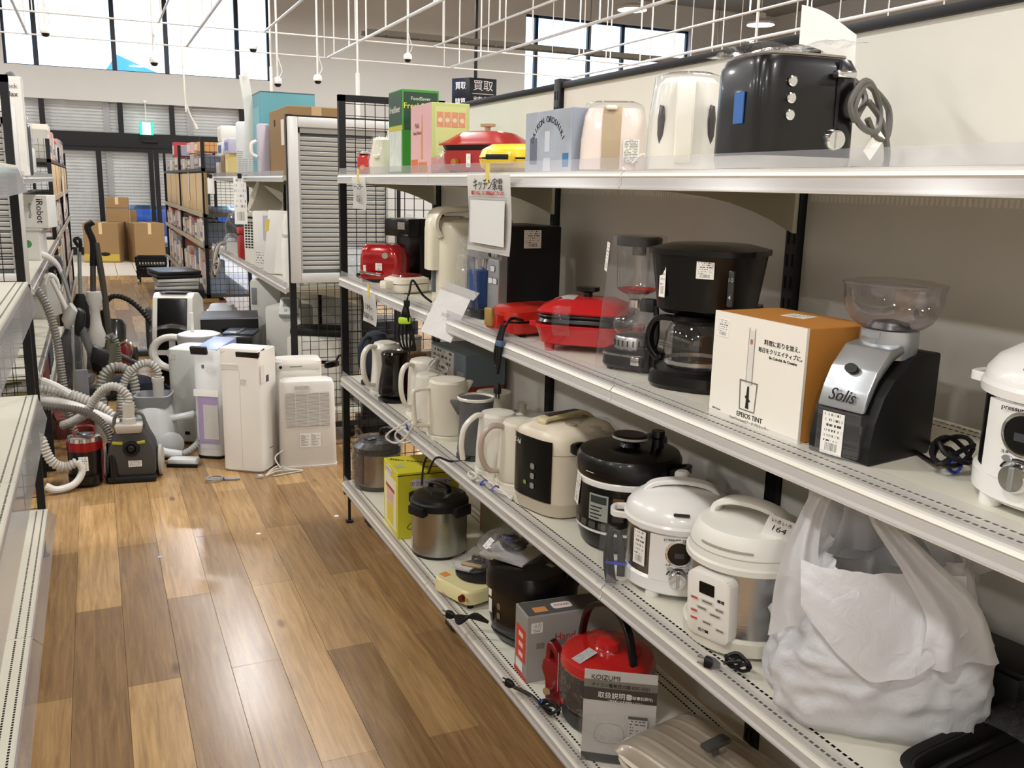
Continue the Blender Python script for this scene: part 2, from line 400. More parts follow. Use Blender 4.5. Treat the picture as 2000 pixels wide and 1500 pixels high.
WALLM = M('#c9c7c3', .8, bump=.03, bscale=120, var=.02); WALLG = M('#b9b7b3', .85, var=.03)
def wallbox(name, pieces, mat=WALLM):
    bm = bmesh.new()
    for p in pieces: bx(bm, *p)
    return struct(name, bm, mat)
W1 = (-1.40, 3.66, 3.68, 6.0); W2 = (9.66, 14.35, 2.2, 5.62); DO = (-1.5, 3.24, 0, 3.07)
yb0, yb1 = YB, YB+.25
wallbox('wall_back', [(XL, W1[0], yb0, yb1, DO[3], ZC), (XL, DO[0], yb0, yb1, 0, DO[3]), (W1[0], W1[1], yb0, yb1, DO[3], W1[2]), (W1[0], W1[1], yb0, yb1, W1[3], ZC),
                      (W1[1], W2[0], yb0, yb1, DO[3], ZC), (DO[1], W2[0], yb0, yb1, 0, DO[3]), (W2[0], W2[1], yb0, yb1, 0, W2[2]), (W2[0], W2[1], yb0, yb1, W2[3], ZC), (W2[1], XR, yb0, yb1, 0, ZC)])
wallbox('wall_left', [(XL-.2, XL, YF, YB+.25, 0, ZC)]); wallbox('wall_right', [(XR, XR+.2, YF, YB+.25, 0, ZC)]); wallbox('wall_front', [(XL, XR, YF-.2, YF, 0, ZC)])
struct('ceiling', box(XL-.2, XR+.2, YF-.2, YB+.25, ZC, ZC+.2), M('#8d8a84', .9))
NAVY = M('#1d2030', .45)
def window(name, w, mull, y, fr=.05):
    t = bpy.data.objects.new(name, None); COL.objects.link(t); t['kind'] = 'structure'
    x0, x1, z0, z1 = w
    b = bmesh.new(); bx(b, x0, x0+fr, y, y+.08, z0, z1); bx(b, x1-fr, x1, y, y+.08, z0, z1); bx(b, x0, x1, y, y+.08, z1-fr, z1); bx(b, x0, x1, y, y+.06, z0, z0+fr*.5)
    obj('window_frame', b, NAVY, t)
    xs = [x0]+list(mull)+[x1]
    for m_ in mull: obj('mullion', box(m_-.045, m_+.045, y, y+.09, z0, z1), NAVY, t)
    for a, b_ in zip(xs, xs[1:]): obj('pane', box(a+.03, b_-.03, y+.04, y+.05, z0, z1), PANE, t)
    return t
window('window_1', W1, (-.84, .575, 1.575, 2.99), YB+.12)
window('window_2', W2, (10.0, 11.45, 12.41), YB+.12)
# shutters behind the glass front
SHUT = M('#dddcd6', .5)
def shutter(name, x0, x1, z0, z1, y, parent=None, pitch=.064):
    n = int((z1-z0)/pitch); prof = []
    for i in range(n):
        z = z0+i*pitch
        for dz, dy in ((0, .012), (.008, -.022), (.040, -.030), (.050, .012)): prof.append((y+dy, z+dz))
    prof.append((y, z1))
    b = bmesh.new(); A = [b.verts.new((x0, p[0], p[1])) for p in prof]; B = [b.verts.new((x1, p[0], p[1])) for p in prof]
    for i in range(len(prof)-1): b.faces.new((A[i], B[i], B[i+1], A[i+1]))
    return obj(name, b, SHUT, parent, ang=20)
FB = M('#17161a', .4)
front = bpy.data.objects.new('door_1', None); COL.objects.link(front); front['kind'] = 'structure'
b = bmesh.new(); bx(b, DO[0], DO[1], YB+.0, YB+.14, 2.19, 2.47); obj('transom_beam', b, FB, front)
for x in (-.81, .62, 1.61, 3.02): obj('mullion', box(x-.05, x+.05, YB+.02, YB+.12, 2.47, 3.07), FB, front)
for x, w in ((.16, .10), (1.15, .09), (1.26, .09), (2.25, .1), (-1.45, .1)): obj('stile', box(x-w/2, x+w/2, YB+.03, YB+.10, 0, 2.19), FB, front)
for x0, x1 in ((-1.4, .11), (.21, 1.1), (1.31, 2.2)):
    obj('rail', box(x0, x1, YB+.03, YB+.1, 0, .16), FB, front); obj('rail', box(x0, x1, YB+.03, YB+.1, 2.1, 2.19), FB, front)
    obj('pane', box(x0, x1, YB+.06, YB+.066, .16, 2.1), PANE, front)
for x0, x1 in ((-1.5, -.86), (-.76, .57), (.67, 1.56), (1.66, 2.97), (3.07, 3.24)): obj('pane', box(x0, x1, YB+.06, YB+.066, 2.47, 3.07), PANE, front)
obj('door_sensor', box(1.0, 1.3, YB-.05, YB, 2.29, 2.35, .01), BLACKM, front)
obj('kerb', box(DO[0], DO[1], YB+.0, YB+.25, -.01, .012), M('#55524e', .7), front)
shutter('roller_shutter', -1.5, .30, 0, 3.07, YB+.24, front); shutter('roller_shutter', .42, 1.92, 1.02, 3.07, YB+.24, front); shutter('roller_shutter', 2.02, 3.3, 1.02, 3.07, YB+.24, front)
for x in (.36, 1.97): obj('shutter_guide', box(x-.06, x+.06, YB+.19, YB+.26, 0, 3.07), M('#a3a29d', .4, .4), front)
# exit sign
t = thing('exit_sign', 'lit green and white exit sign hanging above the entrance door', 'sign', (1.09, 20.75, 2.44))
obj('sign_case', cbox(.26, .06, .26, .006), M('#2fbf93', .4), t)
obj('lit_panel', cbox(.16, .062, .24, .002, 1, .01), emis('exit_sign_white', '#e6fff6', 3.2), t); obj('lit_panel', box(-.128, -.085, -.031, .031, .01, .25), emis('exit_sign_green', '#19c98f', 1.2), t); obj('lit_panel', box(.085, .128, -.031, .031, .01, .25), emis('exit_sign_green', '#19c98f', 1.2), t)
obj('hanger_rod', tube([(0, 0, .26), (0, 0, .66)], .008, 6, 1), WHITE, t); obj('wall_arm', box(-.03, .03, -.02, .16, .64, .68), WHITE, t)
# outside
GR = M('#6d7076', .8)
struct('ground_outside', box(-40, 60, YB+.5, 90, -.12, -.02), GR)
t = thing('neighbouring_roof', 'teal hipped roof of a house beyond the upper left window', 'roof', (1.9, 46, 5.2))
b = bmesh.new(); q = [b.verts.new(p) for p in ((-1.6, -2, 0), (.3, -2, 0), (3.4, -1, 0), (-1.6, 3, 0), (-.55, 0, 1.72))]
for i in range(4): b.faces.new((q[i], q[(i+1) % 4], q[4]))
b.faces.new((q[3], q[2], q[1], q[0])); obj('roof', b, M('#2f86b8', .35, .2), t)
obj('house_wall', box(-1.3, 2.9, -1, 2.5, -5.2, 0), M('#8a97a8', .8), t)
t = thing('parked_car', 'blue car parked outside the entrance door', 'car', (1.9, 24.6, 0))
obj('car_body', loft([(.22, 1.95, .8, 5), (.5, 2.05, .86, 5), (.78, 2.0, .84, 5), (.86, 1.9, .8, 5)], 32), M('#23539c', .3, .3, coat=.6), t)
obj('car_cabin', loft([(.85, 1.3, .76, 4), (1.3, .95, .68, 4), (1.4, .85, .62, 4)], 32), M('#1b2633', .15, coat=.5), t)
for x in (-1.25, 1.25):
    for y in (-.8, .8): obj('wheel', loft([(-.1, .3, .3), (-.1, .33, .33), (.1, .33, .33), (.1, .3, .3)], 20), M('#101010', .7), t, (x, y, .33), (PI/2, 0, 0))
# ---------------------------------------------------------------- lamps
LENS = emis('lamp_lens', '#fffaf0', 9.)
LX = (-6.6, -2.5, 1.62, 5.9, 10.4, 13.7); LY = (-4.4, -.2, 4.0, 8.0, 12.0, 17.3)
dome_bm = mesh_of('shade', lathe([(.30, 0), (.29, .05), (.20, .10), (.11, .13), (.10, .24), (.04, .26)], 24, capb=False), M('#d8d6d2', .5))
lens_me = mesh_of('lens', lathe([(.27, .02), (.27, .03)], 24), LENS)
rod_me = mesh_of('hanger_rod', tube([(0, 0, .25), (0, 0, ZC-LAMP_Z)], .012, 6, 1), WHITE)
ROW = ('row nearest the windows', 'second row', 'third row', 'fourth row', 'fifth row', 'sixth row')
COLN = ('far left', 'left', 'over the aisle', 'first right of the aisle', 'second right of the aisle', 'far right')
for i, x in enumerate(LX):
    for j, y in enumerate(LY):
        t = thing('high_bay_lamp', 'white round ceiling lamp, %s, %s' % (COLN[i], ROW[5-j]), 'lamp', (x, y, LAMP_Z), group='high bay lamps')
        for nm, me in (('shade', dome_bm), ('lens', lens_me), ('hanger_rod', rod_me)): obj(nm, me, None, t)
        l = bpy.data.lights.new('bulb', 'AREA'); l.shape = 'DISK'; l.size = .5; l.energy = LAMP_POWER; l.color = (1., .99, .98)
        lo = bpy.data.objects.new('bulb', l); COL.objects.link(lo); lo.parent = t; lo.location = (0, 0, .012)
# ---------------------------------------------------------------- hanging rails, tray, domes, signs
RAILM = M('#d9dcdf', .35, .3); ROD = M('#dcdad5', .5)
def bar(name, a, b_, r, mat, parent): 
    return obj(name, tube([a, b_], r, 8, 1), mat, parent)
t = thing('hanging_rail_frame', 'white tubular rail frame hung on many rods below the ceiling', 'rail frame', (0, 14.3, 3.4))
for yr, zr, xs, rr, n, stp in ((0, 0, (-.66, 1.35, 3.36, 5.32, 7.5, 9.6), .019, 9, .88), (-1.8, .02, (-2.2, .87, 2.13, 4.4, 6.46), .014, 5, 1.9)):
    bar('cross_rail', (-3, yr, zr), (12.5, yr, zr), .011, ROD, t)
    me = mesh_of('hanger_rod', tube([(0, 0, 0), (0, 0, ZC-3.4-zr)], .010, 6, 1), ROD); me2 = mesh_of('hanger_rod', tube([(0, 0, 0), (0, 0, ZC-3.4-zr)], .007, 6, 1), ROD)
    for x in xs:
        bar('rail', (x, yr, zr+.01), (x, yr-11.5, zr+.01), rr, RAILM, t)
        for i in range(n): obj('hanger_rod', me, None, t, (x, yr-.35-stp*i, zr))
    for i in range(8): obj('hanger_rod', me2, None, t, (-2.4+1.9*i, yr, zr))
t = thing('cable_tray', 'grey brown ladder cable tray hung below the ceiling before the grey wall', 'cable tray', (4.5, 16.5, 4.12))
TR = M('#77736a', .6, .3)
for dy in (-.14, .14): obj('side_rail', box(0, 9, dy-.012, dy+.012, 0, .08), TR, t)
for i in range(30): obj('rung', box(.15+.3*i, .19+.3*i, -.13, .13, .02, .05), TR, t)
for x in (1.5, 4.5, 7.5): bar('hanger_rod', (x, 0, 0), (x, 0, ZC-4.12), .01, TR, t)
DOME = M('#e4e3e0', .4)
hang = {0: 3.42, 1: 3.42}
for i, (x, z, ztop, lab) in enumerate(((-.38, 3.19, 3.6, 'leftmost'), (.79, 2.95, 3.6, 'second from the left'), (1.975, 3.20, 3.6, 'third from the left'), (2.27, 2.80, 3.45, 'left of the pair before the grey wall'), (2.79, 2.87, 3.45, 'right of the pair before the grey wall'), (4.02, 3.23, 3.6, 'rightmost'))):
    t = thing('security_camera', 'white dome security camera on a thin pole, '+lab, 'camera', (x, 12.5, z), group='dome cameras')
    obj('housing', lathe([(.052, .0), (.058, .03), (.05, .065), (.02, .085)], 18), DOME, t); obj('dome', loft([(-.04, .012, .012), (-.034, .03, .03), (-.015, .043, .043), (0, .045, .045)], 18), BLACK, t)
    bar('pole', (0, 0, .08), (0, 0, ZC-z), .013, ROD, t); obj('cable', tube([(.02, 0, .08), (.06, 0, .16), (.03, 0, .26), (.01, 0, .34)], .006, 6), ROD, t)
t = thing('pendant_cord', 'white cord with a pull end hanging before the shutter', 'cord', (1.16, 12.9, 2.25))
obj('cord', tube([(.12, 0, 0), (.06, 0, .12), (.02, 0, .26), (0, 0, .5), (-.02, 0, ZC-2.25)], .012, 6), CORDW, t); obj('cord_end', tube([(.13, 0, -.04), (.11, 0, .02)], .02, 8, 1), CORDW, t)
for x, lab in ((3.31, 'white service pole rising behind the mesh end frame'), (2.18, 'thin white pole rising behind the teal box')):
    t = thing('service_pole', lab, 'pole', (x, 12.45, 0)); obj('pole', tube([(0, 0, 0), (0, 0, 3.0)], .028 if x > 3 else .02, 8, 1), ROD, t); obj('pole_tip', tube([(0, 0, 3.0), (0, 0, ZC)], .012, 6, 1), ROD, t)
# purchase counter sign
t = thing('hanging_sign', 'dark blue box sign with white Japanese lettering on a black pole', 'sign', (6.7, 17, 3.05), rz=0)
obj('sign_box', prism([(0, 0), (.56, 0), (.36, .42), (-.21, .40)], .55, 'z', .004, .275), M('#16192a', .4), t)
SW = M('#eeeeee', .6)
text(t, '買取', .21, SW, (.28, -.004, .40)); text(t, '精算', .21, SW, (.28, -.004, .10)); obj('rule', box(.06, .5, -.006, 0, .255, .265), SW, t)
text(t, '買取', .15, SW, (-.11, .2, .40), (0, 0, math.radians(-62)), sx=.9); text(t, '精算', .15, SW, (-.11, .2, .10), (0, 0, math.radians(-62)), sx=.9)
bar('pole', (.2, .2, .55), (.2, .2, ZC-3.05), .035, BLACKM, t)
t = thing('ceiling_air_unit', 'white square ceiling cassette air unit above the cable tray', 'air unit', (7.3, 14.2, 4.72))
obj('grille_frame', cbox(1.0, 1.0, .06, .01), M('#c9c6c0', .6), t); obj('intake_grille', cbox(.5, .5, .01, .0, 1, -.012), M('#9b968c', .7), t); obj('unit_body', cbox(.85, .85, .25, .01, 1, .06), M('#a9a6a0', .6), t)
for sx in (-.4, .4):
    for s2 in (-.4, .4): obj('hanger_rod', tube([(sx, s2, .3), (sx, s2, ZC-4.72)], .008, 6, 1), TR, t)
# ---------------------------------------------------------------- gondola racks
def holed_top(y0, y1, u1, s, sg, rows=(.0115, .0365), back=True, pitch=.0125):
    """sheet-metal shelf: folded shell, top sheet with real punched slots; front edge at u=0, depth u1, top at z=s"""
    bm = bmesh.new(); rws = sorted(list(rows)+([u1-.045, u1-.02] if back else []))
    def quad(a, b, c, d, z): 
        f = bm.faces.new([bm.verts.new((sg*p[0], p[1], z)) for p in ((a, c), (b, c), (b, d), (a, d))]); 
    u = 0.
    for k, r in enumerate(rws):
        quad(u, r-.0028, y0, y1, s); y = y0+(pitch*.5 if k % 2 else pitch*.25); last = y0
        while y+.0044 < y1:
            quad(r-.0028, r+.0028, last, y-.0042, s); last = y+.0042; y += pitch
        quad(r-.0028, r+.0028, last, y1, s); u = r+.0028
    quad(u, u1, y0, y1, s)
    t = .028
    for a, b, c, d in ((0, .001, y0, y1), (u1-.001, u1, y0, y1), (0, u1, y0, y0+.001), (0, u1, y1-.001, y1)): 
        bx(bm, min(sg*a, sg*b), max(sg*a, sg*b), c, d, s-t, s-.0003)
    quad(0, u1, y0, y1, s-t)
    bmesh.ops.recalc_face_normals(bm, faces=list(bm.faces)); return bm
def rack(name, label, xf, sg, yend, bays, levels, deck=.20, top=1.905, depth=.445, lip='up', rows=True, perf=True, endframe=True):
    t = thing(name, label, 'shelf rack', (xf, yend, 0)); ys = [0]
    for b_ in bays: ys.append(ys[-1]-b_)
    X = lambda a, b: (min(sg*a, sg*b), max(sg*a, sg*b))
    for i, y in enumerate(ys):
        if i == 0 and endframe: y -= .012
        up_ = obj('upright', box(*X(depth, depth+.045), y-.02, y+.02, .10, top+.012, .002), RACKB, t)
        sb = bmesh.new()
        for k in range(int((top-.2)/.05)):
            for dy in (-.009, .009): bx(sb, *X(depth-.0008, depth+.002), y+dy-.0025, y+dy+.0025, .2+.05*k, .228+.05*k)
        stuff(obj('slots', sb, M('#050505', .9), up_))
    for i in range(len(bays)):
        a, c = ys[i+1]+.021, ys[i]-.021
        obj('back_panel', box(*X(depth+.018, depth+.028), a, c, .12, top-.02), PANEL, t)
        ps = bmesh.new()
        for k in range(int((c-a)/.012)): bx(ps, *X(depth+.0168, depth+.019), a+.012*k, a+.012*k+.007, 1.545, 1.560)
        stuff(obj('panel_slot_strip', ps, M('#e6e1d4', .6), t))
        obj('top_cap', box(*X(depth+.006, depth+.05), ys[i+1], ys[i], top-.02, top, .002), RACKB, t)
        for s in [deck]+list(levels):
            a, c = ys[i+1]+.001, ys[i]-.001
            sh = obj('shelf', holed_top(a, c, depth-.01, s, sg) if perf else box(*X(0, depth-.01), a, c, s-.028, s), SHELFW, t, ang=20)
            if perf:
                for u0 in (.005, depth-.062): obj('hole_shade_strip', box(*X(u0, u0+.045), a+.003, c-.003, s-.010, s-.007), M('#24221e', .8), sh)  # added dark strips; their colour stands in for shade inside the holes
            if lip == 'up':
                prof = [(-.004, s-.038), (-.010, s-.038), (-.010, s-.034), (-.006, s-.030), (-.006, s-.016), (-.009, s-.012), (-.006, s-.008), (-.003, s-.003), (0, s-.003), (0, s-.030)]
                lipq = [(-.012, s-.036), (-.0105, s-.036), (.004, s+.026), (.0025, s+.026)]
            else:
                drop = .035 if s == deck else .10
                prof = [(0, s-.03), (-.004, s-.03), (-.004, s), (0, s)]
                lipq = [(0, s), (-.0015, s), (-.0015-drop*.95, s-drop), (-drop*.95, s-drop)]
                if s != deck: lipq = [(0, s), (-.0015, s), (-.0315, s-.10), (-.03, s-.10)]
            obj('front_rail', prism([(sg*u, z) for u, z in prof], c-a-.002, 'y', 0, (a+c)/2), RAILW, sh)
            obj('clear_lip', prism([(sg*u, z) for u, z in lipq], c-a-.006, 'y', 0, (a+c)/2), LIPM, sh)
            if s != deck:
                cur = [(depth, -.030), (.04, -.030), (.04, -.038)]+[(.04+(depth-.05)*q, -.040-.085*q**2.4) for q in (.2, .4, .55, .7, .85, 1)]+[(depth-.01, -.125), (depth, -.125)]
                for yy in ((a+.012, c-.012) if i == len(bays)-1 else (c-.012,) if i else (c-.012,)):
                    obj('bracket', prism([(sg*u, z+s) for u, z in cur], .003, 'y', 0, yy), BRKT, sh)
            else:
                obj('kick_beam', box(*X(.03, .05), a, c, .10, s-.03), M('#8b8577', .6), sh)
    if endframe:
        e = obj('end_frame', join(box(*X(.004, .034), .0, .028, .16, top+.03), box(*X(depth-.005, depth+.045), .0, .028, .13, top+.03), box(*X(.004, depth+.045), .0, .028, top+.003, top+.03), box(*X(.004, depth+.045), .0, .028, .13, .155)), RACKB, t)
        g = bmesh.new(); n = 8
        for k in range(1, n+1):
            u = .034+(depth-.04)*k/(n+1); bx(g, *X(u-.0015, u+.0015), .012, .015, .155, top+.005)
        z = .2
        while z < top: bx(g, *X(.03, depth), .015, .018, z-.0015, z+.0015); z += .05
        obj('wire_grid', g, RACKB, e)
    for y in (ys[0]-.1, ys[-1]+.1, *(y for y in ys[1:-1])):
        for u in (.10, depth-.05):
            cs = obj('caster', loft([(-.012, .032, .032), (-.014, .038, .038), (.014, .038, .038), (.012, .032, .032)], 16), BLACK, t, (sg*u, y, .0385), (0, PI/2, 0))
            obj('caster_fork', box(-.05, .025, -.03, .03, -.022, -.018), DARK, cs); 
    for y in (ys[0]-.02, ys[-1]+.02): obj('foot', loft([(0.001, .018, .018), (.01, .018, .018), (.012, .007, .007), (.16, .007, .007)], 12), DARK, t, (sg*.02, y, 0))
    return t
RXF = .985
SZ = dict(T=1.60, S=1.155, K=.70, D=.20)
rack('gondola_rack', 'long white shelf rack on the right holding kitchen appliances', RXF, 1, 4.04, (1.2, 1.2, 1.2, 1.2), (.70, 1.155, 1.60))
rack('gondola_rack', 'white shelf rack at the left edge with empty shelves', -.262, -1, 4.10, (1.2, 1.2, 1.2), (.69, 1.15, 1.60), lip='down')
rack('gondola_rack', 'white shelf rack beyond the purifiers on the right', 1.0, 1, 9.1, (1.25, 1.25, 1.2), (.96, 1.60), perf=False, endframe=False)
rack('gondola_rack', 'white shelf rack beyond the vacuum cleaners on the left', -.32, -1, 9.4, (1.4, 1.35, 1.35), (.55, 1.0, 1.56), perf=False, endframe=False)

def grid_panel(parent, x0, x1, y, z0, z1, step=.05):
    g = bmesh.new(); x = x0
    while x <= x1+.001: bx(g, x-.0015, x+.0015, y, y+.003, z0, z1); x += step
    z = z0
    while z <= z1+.001: bx(g, x0, x1, y-.003, y, z-.0015, z+.0015); z += step
    return obj('wire_grid', g, RACKB, parent)
def louvre(name, label, x0, x1, y, z0, z1):
    """white framed louvred shutter panel hung on the mesh end of a rack"""
    t = thing(name, label, 'louvre panel', ((x0+x1)/2, y, z0)); w = x1-x0; h = z1-z0; fw = .055
    FR = M('#c4c4c2', .35, .2)
    for a, b_ in (((-w/2, -w/2+fw), (0, h)), ((w/2-fw, w/2), (0, h))): obj('stile', box(*a, -.035, .0, *b_, .004), FR, t)
    for a in ((0, fw), (h-fw, h)): obj('rail', box(-w/2+fw, w/2-fw, -.035, .0, *a, .004), FR, t)
    obj('inner_bead', join(box(-w/2+fw, -w/2+fw+.012, -.02, 0, fw, h-fw), box(w/2-fw-.012, w/2-fw, -.02, 0, fw, h-fw), box(-w/2+fw, w/2-fw, -.02, 0, h-fw-.03, h-fw)), M('#9b9b98', .4), t)
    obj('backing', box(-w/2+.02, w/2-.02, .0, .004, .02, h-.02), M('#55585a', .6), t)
    me = mesh_of('slat', move(box(-w/2+fw, w/2-fw, -.001, .001, -.0115, .0115), (0, 0, 0), (math.radians(38), 0, 0)), M('#cfd1cf', .4))
    z = fw+.03
    while z < h-fw-.04: obj('slat', me, None, t, (0, -.012, z)); z += .0265
    return t
def rack_end(label, x0, x1, y, z1=1.9):
    t = thing('mesh_end_frame', label, 'frame', ((x0+x1)/2, y, 0)); w = x1-x0
    for a in (-w/2, w/2-.035): obj('post', box(a, a+.035, 0, .03, 0, z1), RACKB, t)
    for z in (.12, z1-.03): obj('cross_bar', box(-w/2+.035, w/2-.035, 0, .03, z, z+.028), RACKB, t)
    grid_panel(t, -w/2+.06, w/2-.05, .01, .15, z1-.04); return t
rack_end('black wire mesh end frame behind the white purifiers', 1.0, 1.66, 5.30, 1.93)
louvre('louvre_panel', 'white framed louvred panel standing beside the right rack', 1.0, 1.62, 5.28, 1.0, 1.915)
rack_end('black wire mesh end frame at the left above the vacuum hoses', -.98, -.32, 5.22, 1.87)
louvre('louvre_panel', 'white framed louvred panel at the left edge', -.98, -.315, 5.20, 1.03, 1.89)
# ---------------------------------------------------------------- helpers for appliances
def ctr(X, Y, r):
    d = math.hypot(X, Y); return X+X/d*r, Y+Y/d*r
def cyl_panel(r, a0, a1, z0, z1, th=.003, n=14, sy=1., round_=0.):
    """curved plate on a round body; angles in degrees from -Y (front), + towards +X"""
    def f(u, v):
        a = math.radians(a0+(a1-a0)*u); zz = z0+(z1-z0)*v
        return (r*math.sin(a), -r*sy*math.cos(a), zz)
    bm = sheet(n, 6, f); 
    ext = bmesh.ops.extrude_face_region(bm, geom=list(bm.faces)); vv = [e for e in ext['geom'] if isinstance(e, bmesh.types.BMVert)]
    for v in vv:
        l = math.hypot(v.co.x, v.co.y); v.co.x *= (l+th)/l; v.co.y *= (l+th)/l
    bmesh.ops.recalc_face_normals(bm, faces=list(bm.faces)); return bm
def on(r, a, z, sy=1.): a = math.radians(a); return (r*math.sin(a), -r*sy*math.cos(a), z)
def ra(a, tilt=0.): return (tilt, 0, math.radians(a))
INK = M('#2b2927', .6); INKG = M('#77736d', .6); INKW = M('#d8d6d0', .6); REDP = M('#c0362c', .6)
def plug(parent, loc, rot=(0, 0, 0), mat=None):
    p = obj('plug', loft([(0, .006, .005), (.012, .011, .009, 3), (.028, .011, .009, 3)], 12), mat or CORD, parent, loc, rot)
    obj('prong', join(box(-.007, -.0055, -.003, .003, .028, .044), box(.0055, .007, -.003, .003, .028, .044)), CHROME, p); return p

# ---------------------------------------------------------------- second shelf, near to far
def pressure_cooker(loc, rz, label, side, R=.116, label_sticker=True):
    t = thing('pressure_cooker', label, 'pressure cooker', loc, rz)
    obj('base', loft([(.012, R*.95, R*.95), (.02, R*1.04, R*1.04), (.05, R*1.05, R*1.05), (.056, R, R)], 40), WHITE2, t)
    for a in (30, 150, 210, 330): obj('foot', lathe([(.014, 0), (.016, .004), (.014, .022)], 12), WHITE2, t, on(R*.9, a, 0))
    obj('body', loft([(.054, R, R), (.172, R, R)], 48), side, t)
    obj('rim', loft([(.170, R*1.0, R), (.173, R*1.07, R*1.07), (.186, R*1.08, R*1.08), (.192, R*1.05, R*1.05)], 40), WHITE2, t)
    obj('trim_band', loft([(.166, R*1.012, R*1.012), (.171, R*1.012, R*1.012)], 40), CHROME, t)
    lid = obj('lid', loft([(.190, R*1.05, R*1.05), (.206, R*1.03, R*1.03), (.226, R*.92, R*.92), (.243, R*.72, R*.72), (.253, R*.45, R*.45), (.256, R*.15, R*.15)], 40), WHITE2, t)
    obj('lid_handle', ribbon([(-.085, 0, .232), (-.06, 0, .258), (0, 0, .268), (.06, 0, .258), (.085, 0, .232)], .034, .012, (0, 1, 0)), WHITE2, lid)
    obj('steam_valve', lathe([(.018, .25), (.017, .275), (.012, .281), (.003, .282)], 18), WHITE2, lid, (.0, .038, 0))
    for s in (-1, 1): obj('side_handle', ribbon([(s*R*1.02, -.03, .178), (s*(R+.028), -.024, .178), (s*(R+.034), 0, .178), (s*(R+.028), .024, .178), (s*R*1.02, .03, .178)], .016, .010, (0, 0, 1)), WHITE2, t)
    p = obj('control_panel', cyl_panel(R, -31, 31, .052, .168, .006), WHITE2, t)
    r = R+.0065
    d = obj('display', loft([(0, .030, .030), (.004, .030, .030), (.005, .026, .026)], 28), CHROME, p, on(r-.003, 0, .128), (PI/2, 0, 0)); obj('display_glass', lathe([(.025, .0045), (.025, .0062), (.02, .0065)], 24), BLACK, d)
    obj('digits', box(-.010, .010, -.0006, 0, -.010, .002), M('#3c3f44', .3), p, on(r+.0036, 0, .128))
    text(p, 'pressure cooker', .0098, INK, on(r+.0004, 0, .163), sx=1.05)
    for x, s in ((-.017, 'スタート'), (.017, 'ストップ')):
        button(p, .0075, (x, -r+.0015, .088), SILVER, ry=.005); text(p, s, .0058, INK, (x, -r+.0012, .0965))
    dl = obj('dial', loft([(0, .021, .021), (.010, .020, .020), (.016, .017, .017)], 28), CHROME, p, on(r-.001, 0, .064), (PI/2, 0, 0)); obj('dial_grip', cbox(.007, .03, .006, .001, 1, .012), SILVER, dl)
    obj('dial_scale', prism(arc(0, 0, .0275, 20, 160, 14)+arc(0, 0, .0245, 160, 20, 14), .0008, 'y'), INK, p, on(r+.0005, 0, .064))
    ind = obj('lock_marks', join(*[box(x, x+.006, -.0008, 0, 0, .0045) for x in (0, .009, .017, .032)]), INK, t, on(R*1.082, 12, .179), ra(12)); obj('lock_lamp', box(-.002, .003, -.001, 0, -.009, -.006), REDP, ind)
    obj('lock_plate', prism(rrect(.034, .008, .003), .0008, 'y'), INK, lid, on(R*.985, 0, .222), ra(0, -.6))
    if label_sticker: sticker(t, .036, .088, on(R+.002, -46, .075), ra(-46))
    t.scale.z = .88; d.scale.y = dl.scale.y = 1/.88
    return t
pressure_cooker((*ctr(1.085, .70, .115), SZ['S']), -86, 'white pressure cooker with dark sides on the second shelf at the right edge', BLACK, label_sticker=False)
# cord left on the shelf
t = thing('power_cord', 'black power cord tied in a bundle beside the coffee grinder', 'cord', (1.15, .93, SZ['S']), 10)
obj('cord', tube(coil(3, .036, (0, 0, .004), 1., .5, 3, .9), .0038, 6, 3), CORD, t); obj('cord_tail', tube([(.0, .02, .008), (.03, .06, .005), (.06, .1, .005)], .0038, 6), CORD, t)
obj('twist_tie', tube([(-.004, -.016, .006), (.006, -.016, .022), (.014, .0, .02), (.004, 0, .004)], .0024, 6, 3, True), M('#2438b8', .4), t); plug(t, (.012, -.03, .016), (PI/2, 0, .3))
# coffee grinder
t = thing('coffee_grinder', 'black and silver coffee grinder with clear bean hopper', 'coffee grinder', (1.122, 1.062, SZ['S']), -80); t.scale = (.95, .76, .94)
w = .062
side = [(-.105, 0), (.105, 0), (.11, .01), (.11, .175), (.06, .178), (.02, .172), (-.045, .14), (-.075, .112), (-.098, .07), (-.108, .03)]
obj('housing', prism([(y, z) for y, z in side], .118, 'x', .004), M('#1a1918', .5), t)
fr = [(-.114, .085), (-.104, .085), (-.07, .135), (-.03, .165), (.01, .178), (.0, .192), (-.04, .186), (-.08, .152), (-.102, .118)]
f_ = obj('front_cover', prism(fr, .088, 'x', .004), SILVER, t)
obj('power_button', loft([(0, .0125, .009), (.004, .012, .0085)], 20), BLACK, f_, (0, -.087, .152), (math.radians(62), 0, 0)); text(f_, 'Solis', .03, INK, (0, -.1125, .108), (math.radians(-14), 0, 0), sx=.9, shear=.35, depth=.0007)
obj('ground_coffee_bin', box(-.043, .043, -.115, -.06, .006, .084, .006), clear_mat('smoked_bin', (.12, .11, .12), .06, .05, .05), t)
sticker(t, .042, .072, (-.008, -.1162, .006)); 
col_ = obj('collar', loft([(.165, .048, .048, 2, 0, .03), (.19, .05, .05, 2, 0, .03), (.196, .050, .050, 2, 0, .03), (.212, .049, .049, 2, 0, .03)], 32), SILVER, t); obj('grind_scale', cyl_panel(.0502, -38, 10, .199, .209, .0006), M('#8d8f92', .4), col_, (0, .03, 0))
obj('hopper', loft([(.212, .044, .044, 2, 0, .03), (.217, .055, .055, 2, 0, .03), (.226, .067, .066, 2.1, 0, .03), (.242, .076, .075, 2.2, 0, .03), (.262, .081, .079, 2.3, 0, .03), (.285, .083, .081, 2.3, 0, .03), (.287, .085, .083, 2.3, 0, .03)], 40, True, False), SMOKE, t)
